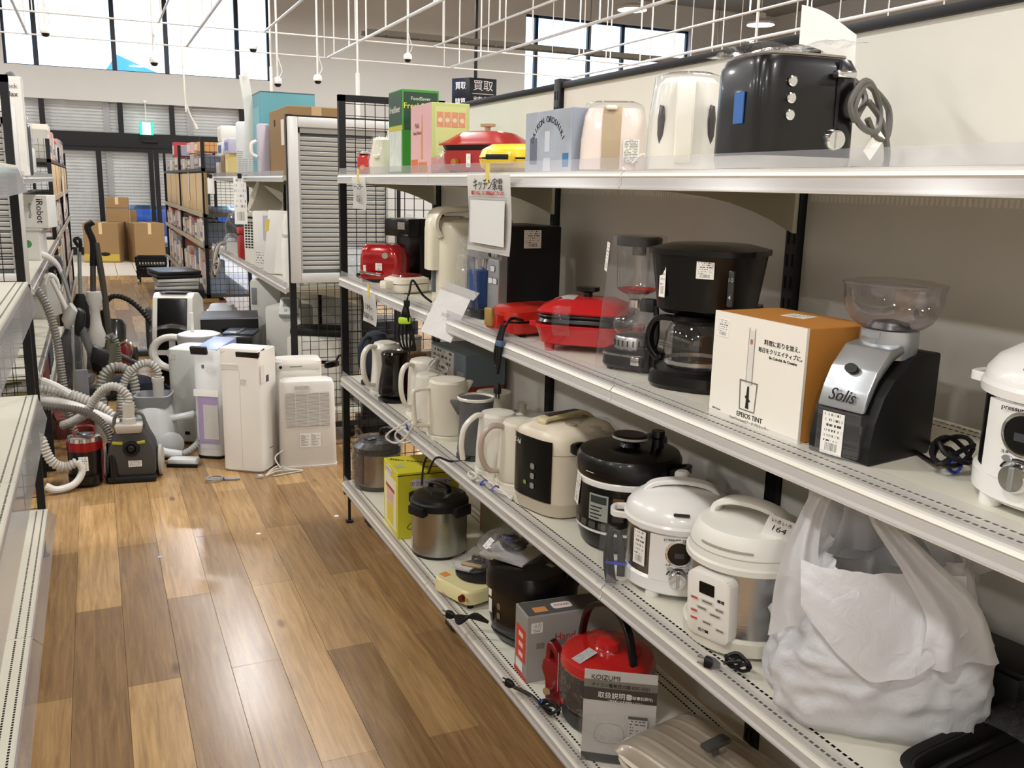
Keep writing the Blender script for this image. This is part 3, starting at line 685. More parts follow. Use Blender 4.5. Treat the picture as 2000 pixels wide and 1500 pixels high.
obj('hopper_lid', loft([(.287, .085, .083, 2.3, 0, .03), (.290, .085, .083, 2.3, 0, .03), (.295, .06, .058, 2.3, 0, .03), (.295, .01, .01, 2, 0, .03)], 40, False), SMOKE, t)
obj('burr', lathe([(.036, .213), (.03, .224), (.012, .228)], 24), M('#55534f', .3, .5), t, (0, .03, 0))
obj('cord', tube([(.04, .1, .02), (.08, .115, .012), (.11, .08, .006), (.13, .03, .006)], .004, 6), CORD, t)
# food processor carton
t = thing('appliance_box', 'white and orange carton showing a hand food processor', 'carton', (1.04, 1.135, SZ['S']), -89)
BW, BD, BH = .237, .15, .193
ORN = M('#c08136', .6, bump=.05)
obj('carton', box(-BW, 0, 0, BD, 0, BH, .0015, 1), ORN, t); obj('front_sleeve', box(-BW-.0006, .0006, -.0015, .004, -.0002, BH+.0004), M('#ebe6da', .55), t)
cx_ = -.135
obj('printed_product', join(prism(rrect(.016, .098, .005), .0006, 'y')), M('#d9d5ce', .5), t, (cx_+.004, -.0019, .122)); obj('printed_outline', tube([(cx_-.0035, -.0022, .175), (cx_-.0035, -.0022, .076)], .0005, 4, 1), INKG, t); obj('printed_outline', tube([(cx_+.012, -.0022, .175), (cx_+.012, -.0022, .076)], .0005, 4, 1), INKG, t)
obj('printed_button', prism(rrect(.006, .009, .002), .0008, 'y'), M('#b06a5a', .5), t, (cx_+.004, -.0023, .151)); cup = obj('printed_cup', join(prism([(-.024, .05), (-.0215, .05), (-.019, .0), (.019, 0), (.0215, .05), (.024, .05), (.0205, -.002), (-.0205, -.002)], .0006, 'y'), box(-.024, .024, -.0003, .0003, .05, .0525)), INKG, t, (cx_+.004, -.0022, .028))
obj('printed_blade', prism([(-.004, 0), (.004, 0), (.003, .012), (.008, .014), (.003, .018), (.002, .04), (-.002, .04), (-.003, .024), (-.007, .021), (-.003, .016)], .0007, 'y'), INK, t, (cx_+.004, -.0023, .031))
text(t, 'EPEIOS TINT', .0125, INK, (cx_+.012, -.0018, .0165)); text(t, 'Food Processor|フードプロセッサー', .0068, INKG, (cx_+.012, -.0018, .006))
text(t, '料理に彩りを加え、', .0105, INK, (-.052, -.0018, .155), align='CENTER'); text(t, '毎日をクリエイティブに。', .0095, INK, (-.056, -.0018, .141)); text(t, 'Be Colorful. Be Creative', .0068, INK, (-.05, -.0018, .131)); text(t, 'TINT Series', .005, INKG, (-.216, -.0018, .012))
sticker(t, .034, .032, (-.212, -.0016, .148)); sticker(t, .05, .04, (-.12, .075, BH+.0002), (-PI/2, 0, .2)); obj('tape', box(-.03, .0012, .09, .125, .0, BH*.4), M('#c79a55', .35), t)
# drip coffee maker
t = thing('coffee_maker', 'black drip coffee maker with glass carafe', 'coffee maker', (*ctr(1.115, 1.515, .1), SZ['S']), -58)
obj('base', loft([(0, .095, .11, 3), (.01, .1, .115, 3), (.03, .098, .112, 3), (.036, .09, .105, 3)], 36), BLACK, t); obj('warming_plate', lathe([(.062, .036), (.062, .042)], 28), DARK, t, (0, -.03, 0))
obj('column', prism(rrect(.19, .085, .03), .14, 'z', .0, .1), BLACK, t, (0, .075, 0))
tk = obj('tank', loft([(.155, .085, .085, 3, 0, .012), (.165, .097, .097, 3, 0, .01), (.28, .112, .112, 3, 0, .01)], 40), BLACK, t); obj('water_gauge', box(.076, .09, -.085, -.075, .18, .255, .005), M('#3c3d40', .2), tk)
obj('lid', loft([(.279, .118, .118, 3, 0, .01), (.29, .118, .118, 3, 0, .01), (.300, .08, .08, 2.6, 0, .01), (.302, .01, .01, 2, 0, .01)], 40), BLACK, t); obj('lid_tab', lathe([(.007, -.012), (.007, .012)], 12), BLACK, t, (.117, -.03, .285), (PI/2, 0, 0))
car = obj('carafe', loft([(.044, .058, .058), (.05, .066, .066), (.085, .07, .07), (.115, .066, .066), (.135, .055, .055), (.14, .052, .052)], 36, True, False), GLASS, t, (0, -.035, 0))
obj('carafe_lid', lathe([(.056, .138), (.058, .144), (.05, .152), (.02, .156)], 28), BLACK, car); obj('carafe_handle', ribbon([(-.05, -.01, .143), (-.085, -.015, .14), (-.1, -.018, .11), (-.098, -.018, .08), (-.08, -.014, .055), (-.068, -.012, .06)], .02, .012, (0.2, 1, 0)), BLACK, car); obj('carafe_band', lathe([(.0668, .052), (.0675, .06)], 36, capb=False, capt=False), M('#b8b6b0', .25, .8), car)
sticker(t, .038, .034, (.035, -.101, .235)); sticker(t, .02, .085, (-.062, -.088, .19), ra(-30)); text(tk, '10', .012, INKW, (.083, -.0856, .235)); text(tk, '4', .012, INKW, (.083, -.0856, .20))
# siphon in clear plastic
t = thing('siphon_coffee_maker', 'electric siphon coffee maker under a clear plastic sleeve', 'coffee maker', (*ctr(1.09, 1.735, .066), SZ['S']), -60)
obj('base', loft([(.008, .062, .06, 3), (.014, .066, .064, 3), (.045, .064, .062, 3), (.05, .055, .055, 2.4)], 32), BLACK, t)
for a in (45, 135, 225, 315): obj('foot', lathe([(.008, 0), (.01, .01)], 10), BLACK, t, on(.055, a, 0))
obj('trim_ring', loft([(.036, .0665, .0645, 3), (.041, .0665, .0645, 3)], 32), CHROME, t); obj('switch', cbox(.022, .02, .02, .003), CHROME, t, (.04, -.062, .02)); obj('connector', box(.035, .065, -.05, -.02, .005, .06, .004), BLACK, t)
obj('heater_collar', join(lathe([(.046, .05), (.046, .075), (.044, .078)], 28)), STEEL, t); sb = bmesh.new()
for k in range(22): move(sb, rot=(0, 0, 0)); a = 2*PI*k/22; bx(sb, .0465*math.cos(a)-.0012, .0465*math.cos(a)+.0012, .0465*math.sin(a)-.0012, .0465*math.sin(a)+.0012, .056, .07)
obj('vent_slots', sb, DARK, t)
fl = obj('lower_flask', loft([(.078, .038, .038), (.09, .05, .05), (.105, .053, .053), (.12, .048, .048), (.135, .03, .03), (.142, .016, .016), (.15, .015, .015)], 32, True, False), GLASS, t); obj('neck_clamp', lathe([(.018, .143), (.018, .16)], 20), CHROME, t); obj('clamp_arm', box(.014, .05, -.012, .012, .135, .165, .004), DARK, t); obj('stand', tube([(.05, 0, .04), (.056, 0, .09), (.05, 0, .15)], .007, 8), BLACK, t)
obj('upper_chamber', loft([(.16, .014, .014), (.17, .02, .02), (.182, .043, .043), (.19, .047, .047), (.285, .049, .049)], 32, True, False), GLASS, t); obj('red_gasket', loft([(.176, .032, .032), (.186, .0465, .0465)], 32, False, False), RED, t)
obj('chamber_lid', lathe([(.051, .283), (.052, .30), (.048, .303)], 32), M('#2a2624', .4), t); obj('lid_core', lathe([(.016, .262), (.016, .284)], 20), M('#2a2624', .4), t)
obj('plastic_sleeve', loft([(.002, .079, .077, 3.5), (.1, .074, .072, 3.5), (.22, .064, .062, 3.2), (.306, .056, .054, 3)], 40, False, True), CLEAR, t); sticker(t, .016, .066, (-.062, -.04, .225), (0, math.radians(12), math.radians(-40)))
# red electric grill
t = thing('electric_grill', 'bright red electric grill pan with paper on its lid', 'electric grill', (1.15, 2.065, SZ['S']), -42)
obj('body', loft([(.018, .1, .088, 5), (.022, .108, .095, 5), (.055, .118, .104, 5), (.062, .124, .108, 5), (.07, .124, .108, 5)], 40), M('#c01a20', .25, coat=.4), t)
for x in (-.08, .08):
    for y in (-.07, .07): obj('foot', lathe([(.012, 0), (.014, .02)], 12), RED, t, (x, y, 0))
obj('cooking_plate', loft([(.07, .112, .098, 5), (.076, .117, .103, 5), (.084, .112, .098, 5), (.09, .117, .103, 5), (.097, .112, .098, 5)], 40), BLACK, t)
l_ = obj('lid', loft([(.097, .116, .102, 5), (.102, .12, .106, 5), (.118, .104, .09, 4.5), (.132, .07, .06, 4), (.135, .03, .03, 3)], 40), M('#c01a20', .25, coat=.4), t); obj('lid_knob', loft([(.133, .012, .012), (.146, .012, .012), (.15, .03, .018, 3), (.16, .03, .018, 3)], 20), M('#1d1b1b', .2), l_)
for s in (-1, 1): obj('handle', prism(rrect(.03, .07, .01), .014, 'z'), M('#c01a20', .25, coat=.4), t, (s*.133, 0, .062))
obj('instruction_slip', sheet(6, 4, lambda u, v: (-.085+.062*u, -.06+.05*v, .121+.012*math.sin(u*2)+.006*v), .0006), PAPER, l_); obj('wrap_strip', sheet(4, 8, lambda u, v: (-.062+.045*u, -.108-.018*math.sin(v*PI)*.9, .045+.075*v), .0), WRAP, t)
# red hot sandwich maker with hanging cord
t = thing('sandwich_maker', 'orange red hot sandwich maker with its cord hanging down', 'sandwich maker', (1.115, 2.34, SZ['S']), -78)
OR_ = M('#b8241a', .28, coat=.3)
obj('lower_shell', loft([(.006, .06, .1, 4), (.012, .07, .11, 4), (.04, .072, .113, 4)], 32), OR_, t); obj('plate_gap', loft([(.04, .066, .106, 4), (.046, .066, .106, 4)], 32), BLACK, t); obj('upper_shell', loft([(.046, .072, .113, 4), (.07, .07, .11, 4), (.082, .055, .09, 4), (.084, .03, .06, 3)], 32), OR_, t)
obj('handle', box(-.03, .03, -.135, -.105, .02, .062, .008), OR_, t); obj('latch', box(-.018, .018, -.146, -.132, .03, .08, .004), M('#b99a5a', .3, .6), t)
for x in (-.05, .05): obj('foot', lathe([(.009, 0), (.01, .008)], 10), BLACKM, t, (x, -.06, 0))
obj('cord', join(tube([(.075, -.08, .05), (.09, -.13, .06), (.09, -.155, .03), (.085, -.162, -.04), (.08, -.165, -.09)], .0045, 6), *[tube([(.085+.006*k, -.158, .045), (.075+.01*k, -.168, -.01), (.07+.012*k, -.17, -.055), (.082+.004*k, -.168, -.07), (.095-.003*k, -.166, -.03), (.092, -.16, .04)], .004, 6) for k in range(3)]), CORD, t); obj('cord_tie', box(.078, .106, -.174, -.158, -.012, .004, .003), M('#47607f', .5), t); plug(t, (.082, -.166, -.115), (PI, 0, 0))
# espresso machine
t = thing('espresso_machine', 'silver fronted espresso machine with black side on the second shelf', 'coffee machine', (1.195, 2.665, SZ['S']), -86); t.scale = (1.15, .8, 1.)
obj('casing', box(-.10, .10, -.085, .15, .0, .292, .006), M('#17161a', .4), t); obj('front_panel', join(box(-.101, .101, -.115, -.085, .185, .288, .004), box(.038, .101, -.125, -.085, .0, .19, .004), box(-.101, -.09, -.125, -.085, 0, .19)), M('#a4a6a8', .35, .7), t)
obj('cavity_wall', box(-.09, .038, -.09, -.08, .03, .186), M('#c8c6c1', .35), t); obj('drip_tray', box(-.095, .038, -.15, -.085, 0, .028, .004), M('#262628', .35), t); g_ = bmesh.new()
for k in range(9): bx(g_, -.088+.0135*k, -.081+.0135*k, -.146, -.09, .028, .031)
obj('drip_grille', g_, M('#5e6064', .4, .6), t)
for k in range(3): button(t, .009, (.052+.017*k, -.1255, .205), CHROME if k else BLACK)
for x, z in ((.07, .162), (.058, .125), (.084, .125)): obj('button', prism(rrect(.022, .017, .004), .004, 'y'), M('#c9c9c7', .3), t, (x, -.1265, z)); obj('button_rim', prism(rrect(.025, .020, .005), .002, 'y'), DARK, t, (x, -.1255, z))
obj('lcd', box(.045, .093, -.127, -.124, .225, .265, .002), M('#20242a', .15), t); obj('spout', lathe([(.014, .15), (.02, .188)], 18), CHROME, t, (-.03, -.1, 0)); sticker(t, .075, .055, (.1005, .02, .225), ra(90), name='price_label')
obj('milk_jug', loft([(.0, .028, .03, 3), (.09, .028, .03, 3), (.1, .03, .032, 3), (.118, .03, .032, 3)], 24), M('#23457c', .35), t, (-.03, -.118, .031)); obj('plastic_cover', sheet(8, 10, lambda u, v: (-.105+.135*u, -.155-.012*math.sin(6*u+v*4), .004+.25*v)), WRAP, t)
# electric water dispenser
t = thing('water_boiler', 'cream electric water dispenser with carry handle', 'water boiler', (1.20, 3.03, SZ['S']), -97)
CR = M('#ddd6c0', .32)
obj('body', loft([(.0, .098, .118, 4), (.008, .102, .122, 4), (.25, .102, .122, 4), (.268, .1, .12, 4)], 44), CR, t); obj('foot_ring', loft([(-.0, .1, .12, 4), (.006, .104, .124, 4), (.02, .104, .124, 4)], 44), M('#c9c0a8', .4), t)
obj('lid', loft([(.268, .1, .12, 4), (.285, .094, .114, 4), (.296, .07, .08, 3.5)], 40), CR, t); obj('spout_hood', loft([(.12, .05, .03, 4, 0, -.125), (.26, .056, .036, 4, 0, -.118), (.29, .052, .05, 4, 0, -.1), (.303, .04, .06, 4, 0, -.08)], 32), CR, t)
obj('carry_handle', ribbon([(0, -.118, .235), (0, -.135, .275), (0, -.115, .318), (0, -.05, .328), (0, .04, .328), (0, .105, .318), (0, .13, .28), (0, .118, .24)], .17, .018, (1, 0, 0)), CR, t)
obj('water_gauge', box(-.012, .012, -.134, -.122, .04, .165, .003), M('#5a6068', .15), t); hp = obj('handle_pivot', prism([(-.012, -.006), (.012, -.006), (.014, .006), (.006, .052), (-.006, .052), (-.014, .006)], .006, 'x', .001), CR, t, (.104, 0, .19)); obj('pivot_hole', loft([(0, .008, .008), (.004, .008, .008)], 14), BLACK, hp, (.002, 0, .004), (0, PI/2, 0)); obj('lock_button', lathe([(.01, 0), (.008, .006)], 14), BLACK, t, (0, -.1, .303))
# black capsule oven behind
t = thing('capsule_machine', 'black capsule coffee machine partly bagged in the far corner of the second shelf', 'coffee machine', (1.285, 3.885, SZ['S']), -62)
obj('casing', box(-.075, .075, -.05, .11, 0, .265, .008), BLACK, t); obj('top_head', box(-.075, .075, -.12, -.05, .19, .265, .008), BLACK, t); obj('drip_tray', box(-.07, .07, -.12, -.05, 0, .03, .006), BLACKM, t); obj('bag', sheet(8, 10, lambda u, v: (-.085-.01*math.sin(v*7), -.13+.2*u, .02+.25*v+.01*math.sin(u*9))), BAGC, t); sticker(t, .04, .03, (.03, -.1205, .22), mat=WARN, name='info_label')
# red toaster
t = thing('toaster', 'shiny red two slot toaster at the far end of the second shelf', 'toaster', (1.12, 3.80, SZ['S']), -38); t.scale.x = .85
RT = M('#a80f14', .15, .3, coat=.6)
obj('body', loft([(.014, .11, .068, 5), (.02, .113, .071, 5), (.10, .112, .07, 5), (.14, .104, .066, 4.5), (.158, .09, .058, 4), (.162, .07, .045, 4)], 44), RT, t); obj('base', loft([(0, .105, .064, 5), (.014, .108, .067, 5)], 40), BLACK, t)
for y in (-.022, .022): obj('bread_slot', box(-.068, .068, y-.011, y+.011, .158, .1632), BLACKM, t)
obj('slot_trim', prism(rrect(.155, .08, .02), .002, 'z'), CHROME, t, (0, 0, .1622)); obj('lever', loft([(0, .017, .014), (.01, .016, .013)], 18), M('#c9b9a8', .25, .6), t, (.035, -.067, .115), (PI/2, 0, 0)); obj('crumb_tray_handle', tube([(-.09, -.09, .045), (.02, -.09, .035)], .007, 8, 1), CHROME, t); sticker(t, .034, .03, (.0, -.0715, .052)); sticker(t, .014, .03, (-.075, -.0705, .042)); obj('cord', tube(coil(2, .03, (-.13, .02, .0), 1, .4, 4), .0035, 6, 3), CORD, t)
# cream griddle and trailing cord tied with a lime band
t = thing('waffle_maker', 'low cream and red waffle maker beside the red toaster', 'waffle maker', (1.085, 3.39, SZ['S']), -70)
obj('lower_shell', loft([(.004, .06, .075, 4), (.012, .066, .08, 4), (.035, .066, .08, 4)], 28), IVORY, t); obj('upper_shell', loft([(.038, .066, .08, 4), (.055, .064, .078, 4), (.062, .05, .06, 4)], 28), IVORY, t); obj('plate_gap', loft([(.034, .062, .076, 4), (.04, .062, .076, 4)], 28), DARK, t); obj('top_cover', loft([(.062, .045, .055, 4), (.07, .042, .05, 4)], 24), DRED, t); obj('handle', box(-.02, .02, -.115, -.075, .02, .05, .006), IVORY, t); obj('foot', box(-.05, .05, .0, .05, 0, .006), BLACKM, t)
t = thing('power_cord', 'black cord bundle with a lime green tie hanging over the second shelf', 'cord', (.955, 3.0, 1.03), -30)
obj('cord', join(*[tube([(.0, 0, .13), (-.012+.008*k, -.004*k, .09), (-.024+.014*k, 0, .03), (-.012+.01*k, 0, -.02), (.014+.006*k, .004*k, -.03), (.03, 0, .0), (.018-.005*k, 0, .07), (.006, 0, .13)], .0042, 6) for k in range(4)], tube([(.0, 0, .12), (.012, .01, .17), (.02, .03, .21), (.05, .05, .16), (.085, .04, .135)], .0042, 6)), CORD, t); obj('cord_tie', box(-.022, .022, -.013, .013, .062, .086, .006), M('#b6e02a', .4), t); plug(t, (.006, 0, .115))
# ---------------------------------------------------------------- third shelf
ZK = SZ['K']
# open-top tray pan at the right edge and boxes behind the bag
t = thing('tray_pan', 'black rimmed rectangular pan at the lower right corner', 'pan', (1.235, .735, ZK), -84)
def rim_tray(w, d, h, mat, parent, lipw=.012):
    a = loft([(0, w*.9, d*.9, 7), (.006, w*.94, d*.94, 7), (h, w, d, 7), (h+.004, w+lipw, d+lipw, 7), (h, w+lipw*.8, d+lipw*.8, 7), (h-.002, w-.004, d-.004, 7), (.012, w*.92, d*.92, 7), (.010, w*.86, d*.86, 7)], 56)
    return obj('pan_body', a, mat, parent)
rim_tray(.15, .185, .035, M('#191616', .4), t); obj('inner_rim', loft([(.012, .122, .155, 7), (.024, .124, .157, 7), (.024, .118, .151, 7), (.013, .116, .149, 7)], 48, False, False), M('#221f1e', .35), t); obj('film_cover', sheet(6, 6, lambda u, v: (-.16+.16*u, .02+.2*v, .042+.006*math.sin(5*u+3*v))), WRAP, t)
t = thing('black_box', 'flat black lidded box behind the white plastic bag', 'box', (1.37, .985, ZK), -80)
obj('case', cbox(.17, .105, .09, .012), M('#141313', .45), t); obj('lid', cbox(.18, .11, .012, .004, 2, .09), M('#141313', .4), t); obj('paper_slip', box(-.05, .01, -.04, .0, .1022, .103), PAPER, t)
# plastic shopping bag
def bag_mat():
    m = bpy.data.materials.new('white_bag_film'); m.use_nodes = True; nt = m.node_tree; N, Lk = nt.nodes, nt.links; b = N['Principled BSDF']
    b.inputs['Base Color'].default_value = (.80, .80, .82, 1); b.inputs['Roughness'].default_value = .32
    tl = N.new('ShaderNodeBsdfTranslucent'); tl.inputs[0].default_value = (.8, .8, .82, 1); tr = N.new('ShaderNodeBsdfTransparent')
    tc = N.new('ShaderNodeTexCoord'); no = N.new('ShaderNodeTexNoise'); no.inputs['Scale'].default_value = 26; no.inputs['Detail'].default_value = 5; no.inputs['Distortion'].default_value = 1.2; Lk.new(tc.outputs['Object'], no.inputs['Vector'])
    bp = N.new('ShaderNodeBump'); bp.inputs['Strength'].default_value = .35; bp.inputs['Distance'].default_value = .012; Lk.new(no.outputs['Fac'], bp.inputs['Height']); Lk.new(bp.outputs[0], b.inputs['Normal'])
    a = N.new('ShaderNodeMixShader'); a.inputs[0].default_value = .32; Lk.new(b.outputs[0], a.inputs[1]); Lk.new(tl.outputs[0], a.inputs[2])
    c = N.new('ShaderNodeMixShader'); c.inputs[0].default_value = .10; Lk.new(a.outputs[0], c.inputs[1]); Lk.new(tr.outputs[0], c.inputs[2]); Lk.new(c.outputs[0], N['Material Output'].inputs['Surface'])
    return m
BAG = bag_mat()
t = thing('plastic_bag', 'large crumpled white plastic shopping bag on the third shelf', 'bag', (1.172, 1.05, ZK), -35); t.scale = (.96, .96, 1.)
from mathutils import noise as mn
def bagpt(a, v):
    # a angle around, v 0..1 up; box-ish contents below, loose folds above
    c, s = math.cos(a), math.sin(a); p = 3.2 if v < .5 else 2.6
    k = (abs(c)**p+abs(s)**p)**(-1/p)
    prof = [(0, .86), (.06, .97), (.25, 1.0), (.45, .97), (.65, .88), (.82, .74), (1, .60)]
    for (v0, r0), (v1, r1) in zip(prof, prof[1:]):
        if v0 <= v <= v1: r = r0+(r1-r0)*(v-v0)/(v1-v0)
    q = Vector((c*2.1, s*2.1, v*3.2)); f = mn.ridged_multi_fractal(q*1.15, 1., 2.1, 4, 1., 2.) if True else 0
    n1 = mn.noise(q*1.6)*.10+mn.noise(q*3.7+Vector((3, 1, 7)))*.05
    cr = abs(mn.noise(q*2.2+Vector((9, 2, 4))))*.14
    k *= r*(1+n1*(.5+v)-cr*(.35+.8*v))
    return (.185*c*k+.02*v*v, .15*s*k+.015*v, .004+.275*v*(1+.10*math.sin(a+1.0)*v+.05*mn.noise(q*.9)))
obj('bag_body', sheet(110, 46, lambda u, v: bagpt(2*PI*u, v)), BAG, t, ang=70)
def strap(pts, w0, w1, seed):
    P = spline(pts, 10); n = len(P)-1
    def f(u, v):
        i = min(int(v*n), n-1); p = P[i].lerp(P[i+1], v*n-i); tt = (P[i+1]-P[i]).normalized(); sd = tt.cross(Vector((.2, -1, .1))).normalized(); w = w0+(w1-w0)*math.sin(v*PI)
        off = (u-.5)*w; return p+sd*off+Vector((0, -1, 0))*(.009*math.sin(u*11+seed+v*3)+.006*mn.noise(Vector((u*5, v*7, seed))))
    return sheet(14, 46, f)
obj('bag_strap', strap([(-.135, -.05, .15), (-.15, -.06, .24), (-.138, -.04, .33), (-.10, 0, .405), (-.06, .03, .41), (-.03, .07, .33), (-.02, .1, .24)], .12, .035, 1), BAG, t, ang=70)
obj('bag_strap', strap([(.10, -.135, .15), (.085, -.13, .23), (.03, -.10, .295), (-.03, -.07, .36), (-.025, -.05, .385), (.04, -.03, .36), (.11, .0, .30), (.14, .04, .22)], .13, .03, 4), BAG, t, ang=70)
obj('bag_flap', sheet(26, 12, lambda u, v: (-.15+.26*u, -.125-.032*math.sin(u*PI)+.05*v-.016*math.sin(u*7)*v, .22-.10*math.sin(u*PI*.95)*(1-v)+.06*v+.012*mn.noise(Vector((u*6, v*5, 2))))), BAG, t, ang=70)
obj('bag_back_film', sheet(22, 14, lambda u, v: (-.13+.30*u, .05+.07*math.sin(u*PI)+.012*math.sin(u*17+v*5), .22+.185*v*(1-.45*u)+.01*math.sin(u*9))), BAG, t, ang=70)
obj('contents', box(-.11, .11, -.085, .085, .01, .2, .02), M('#b9b7b4', .6), t)
# steel pressure cooker with white control board
t = thing('pressure_cooker', 'steel bodied white lidded pressure cooker next to the plastic bag', 'pressure cooker', (*ctr(1.055, 1.25, .112), ZK), -66); t.scale.z = .89
R = .112; WM = M('#e2dfd6', .4)
obj('base', loft([(.004, R*.98, R*.98), (.01, R*1.05, R*1.05), (.04, R*1.07, R*1.07), (.046, R*1.02, R*1.02)], 44), M('#d9d3c4', .4), t); obj('body', loft([(.045, R, R), (.19, R, R)], 56), STEEL, t)
obj('rim', loft([(.188, R*1.03, R*1.03), (.192, R*1.09, R*1.09), (.204, R*1.09, R*1.09), (.208, R*1.06, R*1.06)], 44), WM, t)
lid = obj('lid', loft([(.207, R*1.05, R*1.05), (.222, R*1.03, R*1.03), (.255, R*.95, R*.95), (.268, R*.88, R*.88), (.274, R*.72, R*.72), (.276, R*.2, R*.2)], 44), WM, t)
obj('lid_seam', loft([(.223, R*1.035, R*1.035), (.225, R*1.035, R*1.035)], 44), LGREY, lid); obj('lid_handle', ribbon([(-.078, 0, .262), (-.07, 0, .29), (-.035, 0, .306), (.02, 0, .308), (.06, 0, .296), (.078, 0, .268)], .04, .014, (0, 1, 0)), WM, lid); obj('lid_print', cyl_panel(R*1.0, -26, 30, .2365, .2415, .0012), M('#a8a49a', .5), lid)
tg = obj('price_tag', box(-.026, .026, -.0006, 0, 0, .058), PAPER, t, (.07, -.05, .262), (.25, .3, .35)); text(tg, '164', .02, INK, (0, -.0008, .028)); text(tg, 'いろいろ', .010, INK, (0, -.0008, .046)); obj('tag_string', tube([(.07, -.05, .318), (.05, -.03, .3), (.03, 0, .305)], .0008, 4), INKG, t)
cb = obj('control_board', move(prism(rrect(.098, .15, .018), .03, 'y', .004), (0, 0, 0)), M('#e6e3dc', .35), t, (-.012, -.112, .108), (.06, 0, -.12))
obj('lcd', prism(rrect(.034, .026, .002), .002, 'y'), BLACK, cb, (-.002, -.0155, .042))
for x, z, w_ in ((-.03, .012, .02), (0, .012, .03), (.028, .004, .022), (-.012, -.006, .026), (.018, -.012, .03), (-.03, -.018, .018), (-.03, -.036, .02), (0, -.036, .024), (.03, -.042, .022)): obj('key', prism(rrect(w_, .010, .004), .0012, 'y'), M('#d2cfc8', .4), cb, (x, -.0153, z)); obj('key_print', box(-w_*.36, w_*.36, -.0004, 0, -.002, .002), INKG if x > -.03 else REDP, cb, (x, -.0159, z))
text(cb, '圧力鍋', .008, INK, (-.008, -.0155, -.058)); text(cb, '調理', .008, INK, (.03, -.0155, .024))
t = thing('power_cord', 'short black cord bundle in front of the steel pressure cooker', 'cord', (1.02, 1.215, ZK), -60); obj('cord', tube(coil(3, .022, (0, 0, .002), 1, .4, 9, .8), .0036, 6, 3), CORD, t); plug(t, (-.03, -.01, .008), (0, -PI/2, 0))
pressure_cooker((*ctr(1.08, 1.505, .116), ZK), -34, 'white and steel pressure cooker with round display and dial on the third shelf', M('#8f857b', .25, .9))
# bagged cord
t = thing('power_cord', 'black power cord in a clear bag leaning against the black cooker', 'cord', (1.0, 1.63, ZK), -40)
obj('cord', join(*[tube([(-.012+.008*k, .0, .004), (-.022+.008*k, .015, .05), (-.02+.004*k, .03, .105), (.0, .034, .115), (.008+.004*k, .025, .08), (.012+.004*k, .006, .02)], .0048, 6) for k in range(3)]), CORD, t); obj('cord_tie', box(-.02, .026, .008, .024, .044, .05, .002), M('#2b3fc0', .4), t); obj('bag', sheet(8, 12, lambda u, v: (-.036+.075*u, -.012+.035*v-.012*math.sin(u*PI), .002+.13*v+.006*math.sin(u*8))), BAGC, t)
# black and white electronic pressure cooker
t = thing('pressure_cooker', 'black pressure cooker with white band and digital panel', 'pressure cooker', (*ctr(1.105, 1.755, .118), ZK), -60)
R = .122
obj('base', loft([(.0, R*.8, R*.8), (.01, R*.92, R*.92), (.04, R*.99, R*.99), (.055, R, R)], 44), BLACK, t); obj('body', loft([(.055, R, R), (.17, R, R)], 48), BLACK, t)
obj('white_band', loft([(.165, R*1.0, R), (.17, R*1.035, R*1.035), (.178, R*1.035, R*1.035), (.184, R, R)], 44), WHITE2, t); obj('lid', loft([(.182, R*1.03, R*1.03), (.19, R*1.06, R*1.06), (.222, R*1.06, R*1.06), (.235, R*1.0, R), (.243, R*.8, R*.8), (.246, R*.3, R*.3)], 48), BLACK, t)
obj('lid_knob', loft([(.244, .028, .028), (.256, .022, .022), (.262, .042, .036), (.272, .045, .038), (.276, .04, .034)], 32), BLACK, t); obj('knob_ring', loft([(.2655, .0462, .0392), (.271, .0462, .0392)], 32), M('#c6c3c0', .25), t); obj('steam_valve', loft([(.24, .016, .016), (.265, .014, .014), (.27, .018, .018), (.285, .016, .016)], 20), BLACK, t, (.055, .04, 0))
for s in (-1, 1): obj('side_handle', ribbon([(s*R*.96, -.025, .205), (s*(R+.03), -.02, .212), (s*(R+.03), .02, .212), (s*R*.96, .025, .205)], .02, .014, (0, 0, 1)), BLACK, t)
obj('hinge_arm', box(-.03, .03, .1, .155, .15, .245, .01), BLACK, t)
wf = obj('panel_frame', cyl_panel(R, -50, 42, .052, .172, .004, 18), WHITE2, t); pn = obj('control_panel', cyl_panel(R+.0035, -46, 34, .06, .166, .003, 18), BLACK, t)
obj('lcd', cyl_panel(R+.0066, -16, 8, .085, .15, .001), M('#9fa39c', .2), pn); obj('lcd_head', cyl_panel(R+.0075, -14, 6, .128, .146, .0006), M('#3a3f3c', .2), pn)
for k in range(4): obj('lcd_text', cyl_panel(R+.0077, -14, -2+3*(k % 2), .09+.009*k, .093+.009*k, .0003), INK, pn)
for k in range(3): obj('key', cyl_panel(R+.0068, 13, 25, .09+.022*k, .104+.022*k, .0008, 4), M('#3a3634' if k < 2 else '#6a4a28', .4), pn)
for k in range(5): obj('key', cyl_panel(R+.0068, -42+13*k, -33+13*k, .063, .079, .0008, 4), M('#4c4845', .4), pn)
for k in range(4): obj('lock_mark', box(-.004, .004, -.0006, 0, -.0006, .0006), INKW, t, on(R*1.0605, -22+3*k, .2), ra(-22+3*k))
sticker(t, .034, .075, on(R+.009, -44, .105), (-.05, .12, math.radians(-44)))
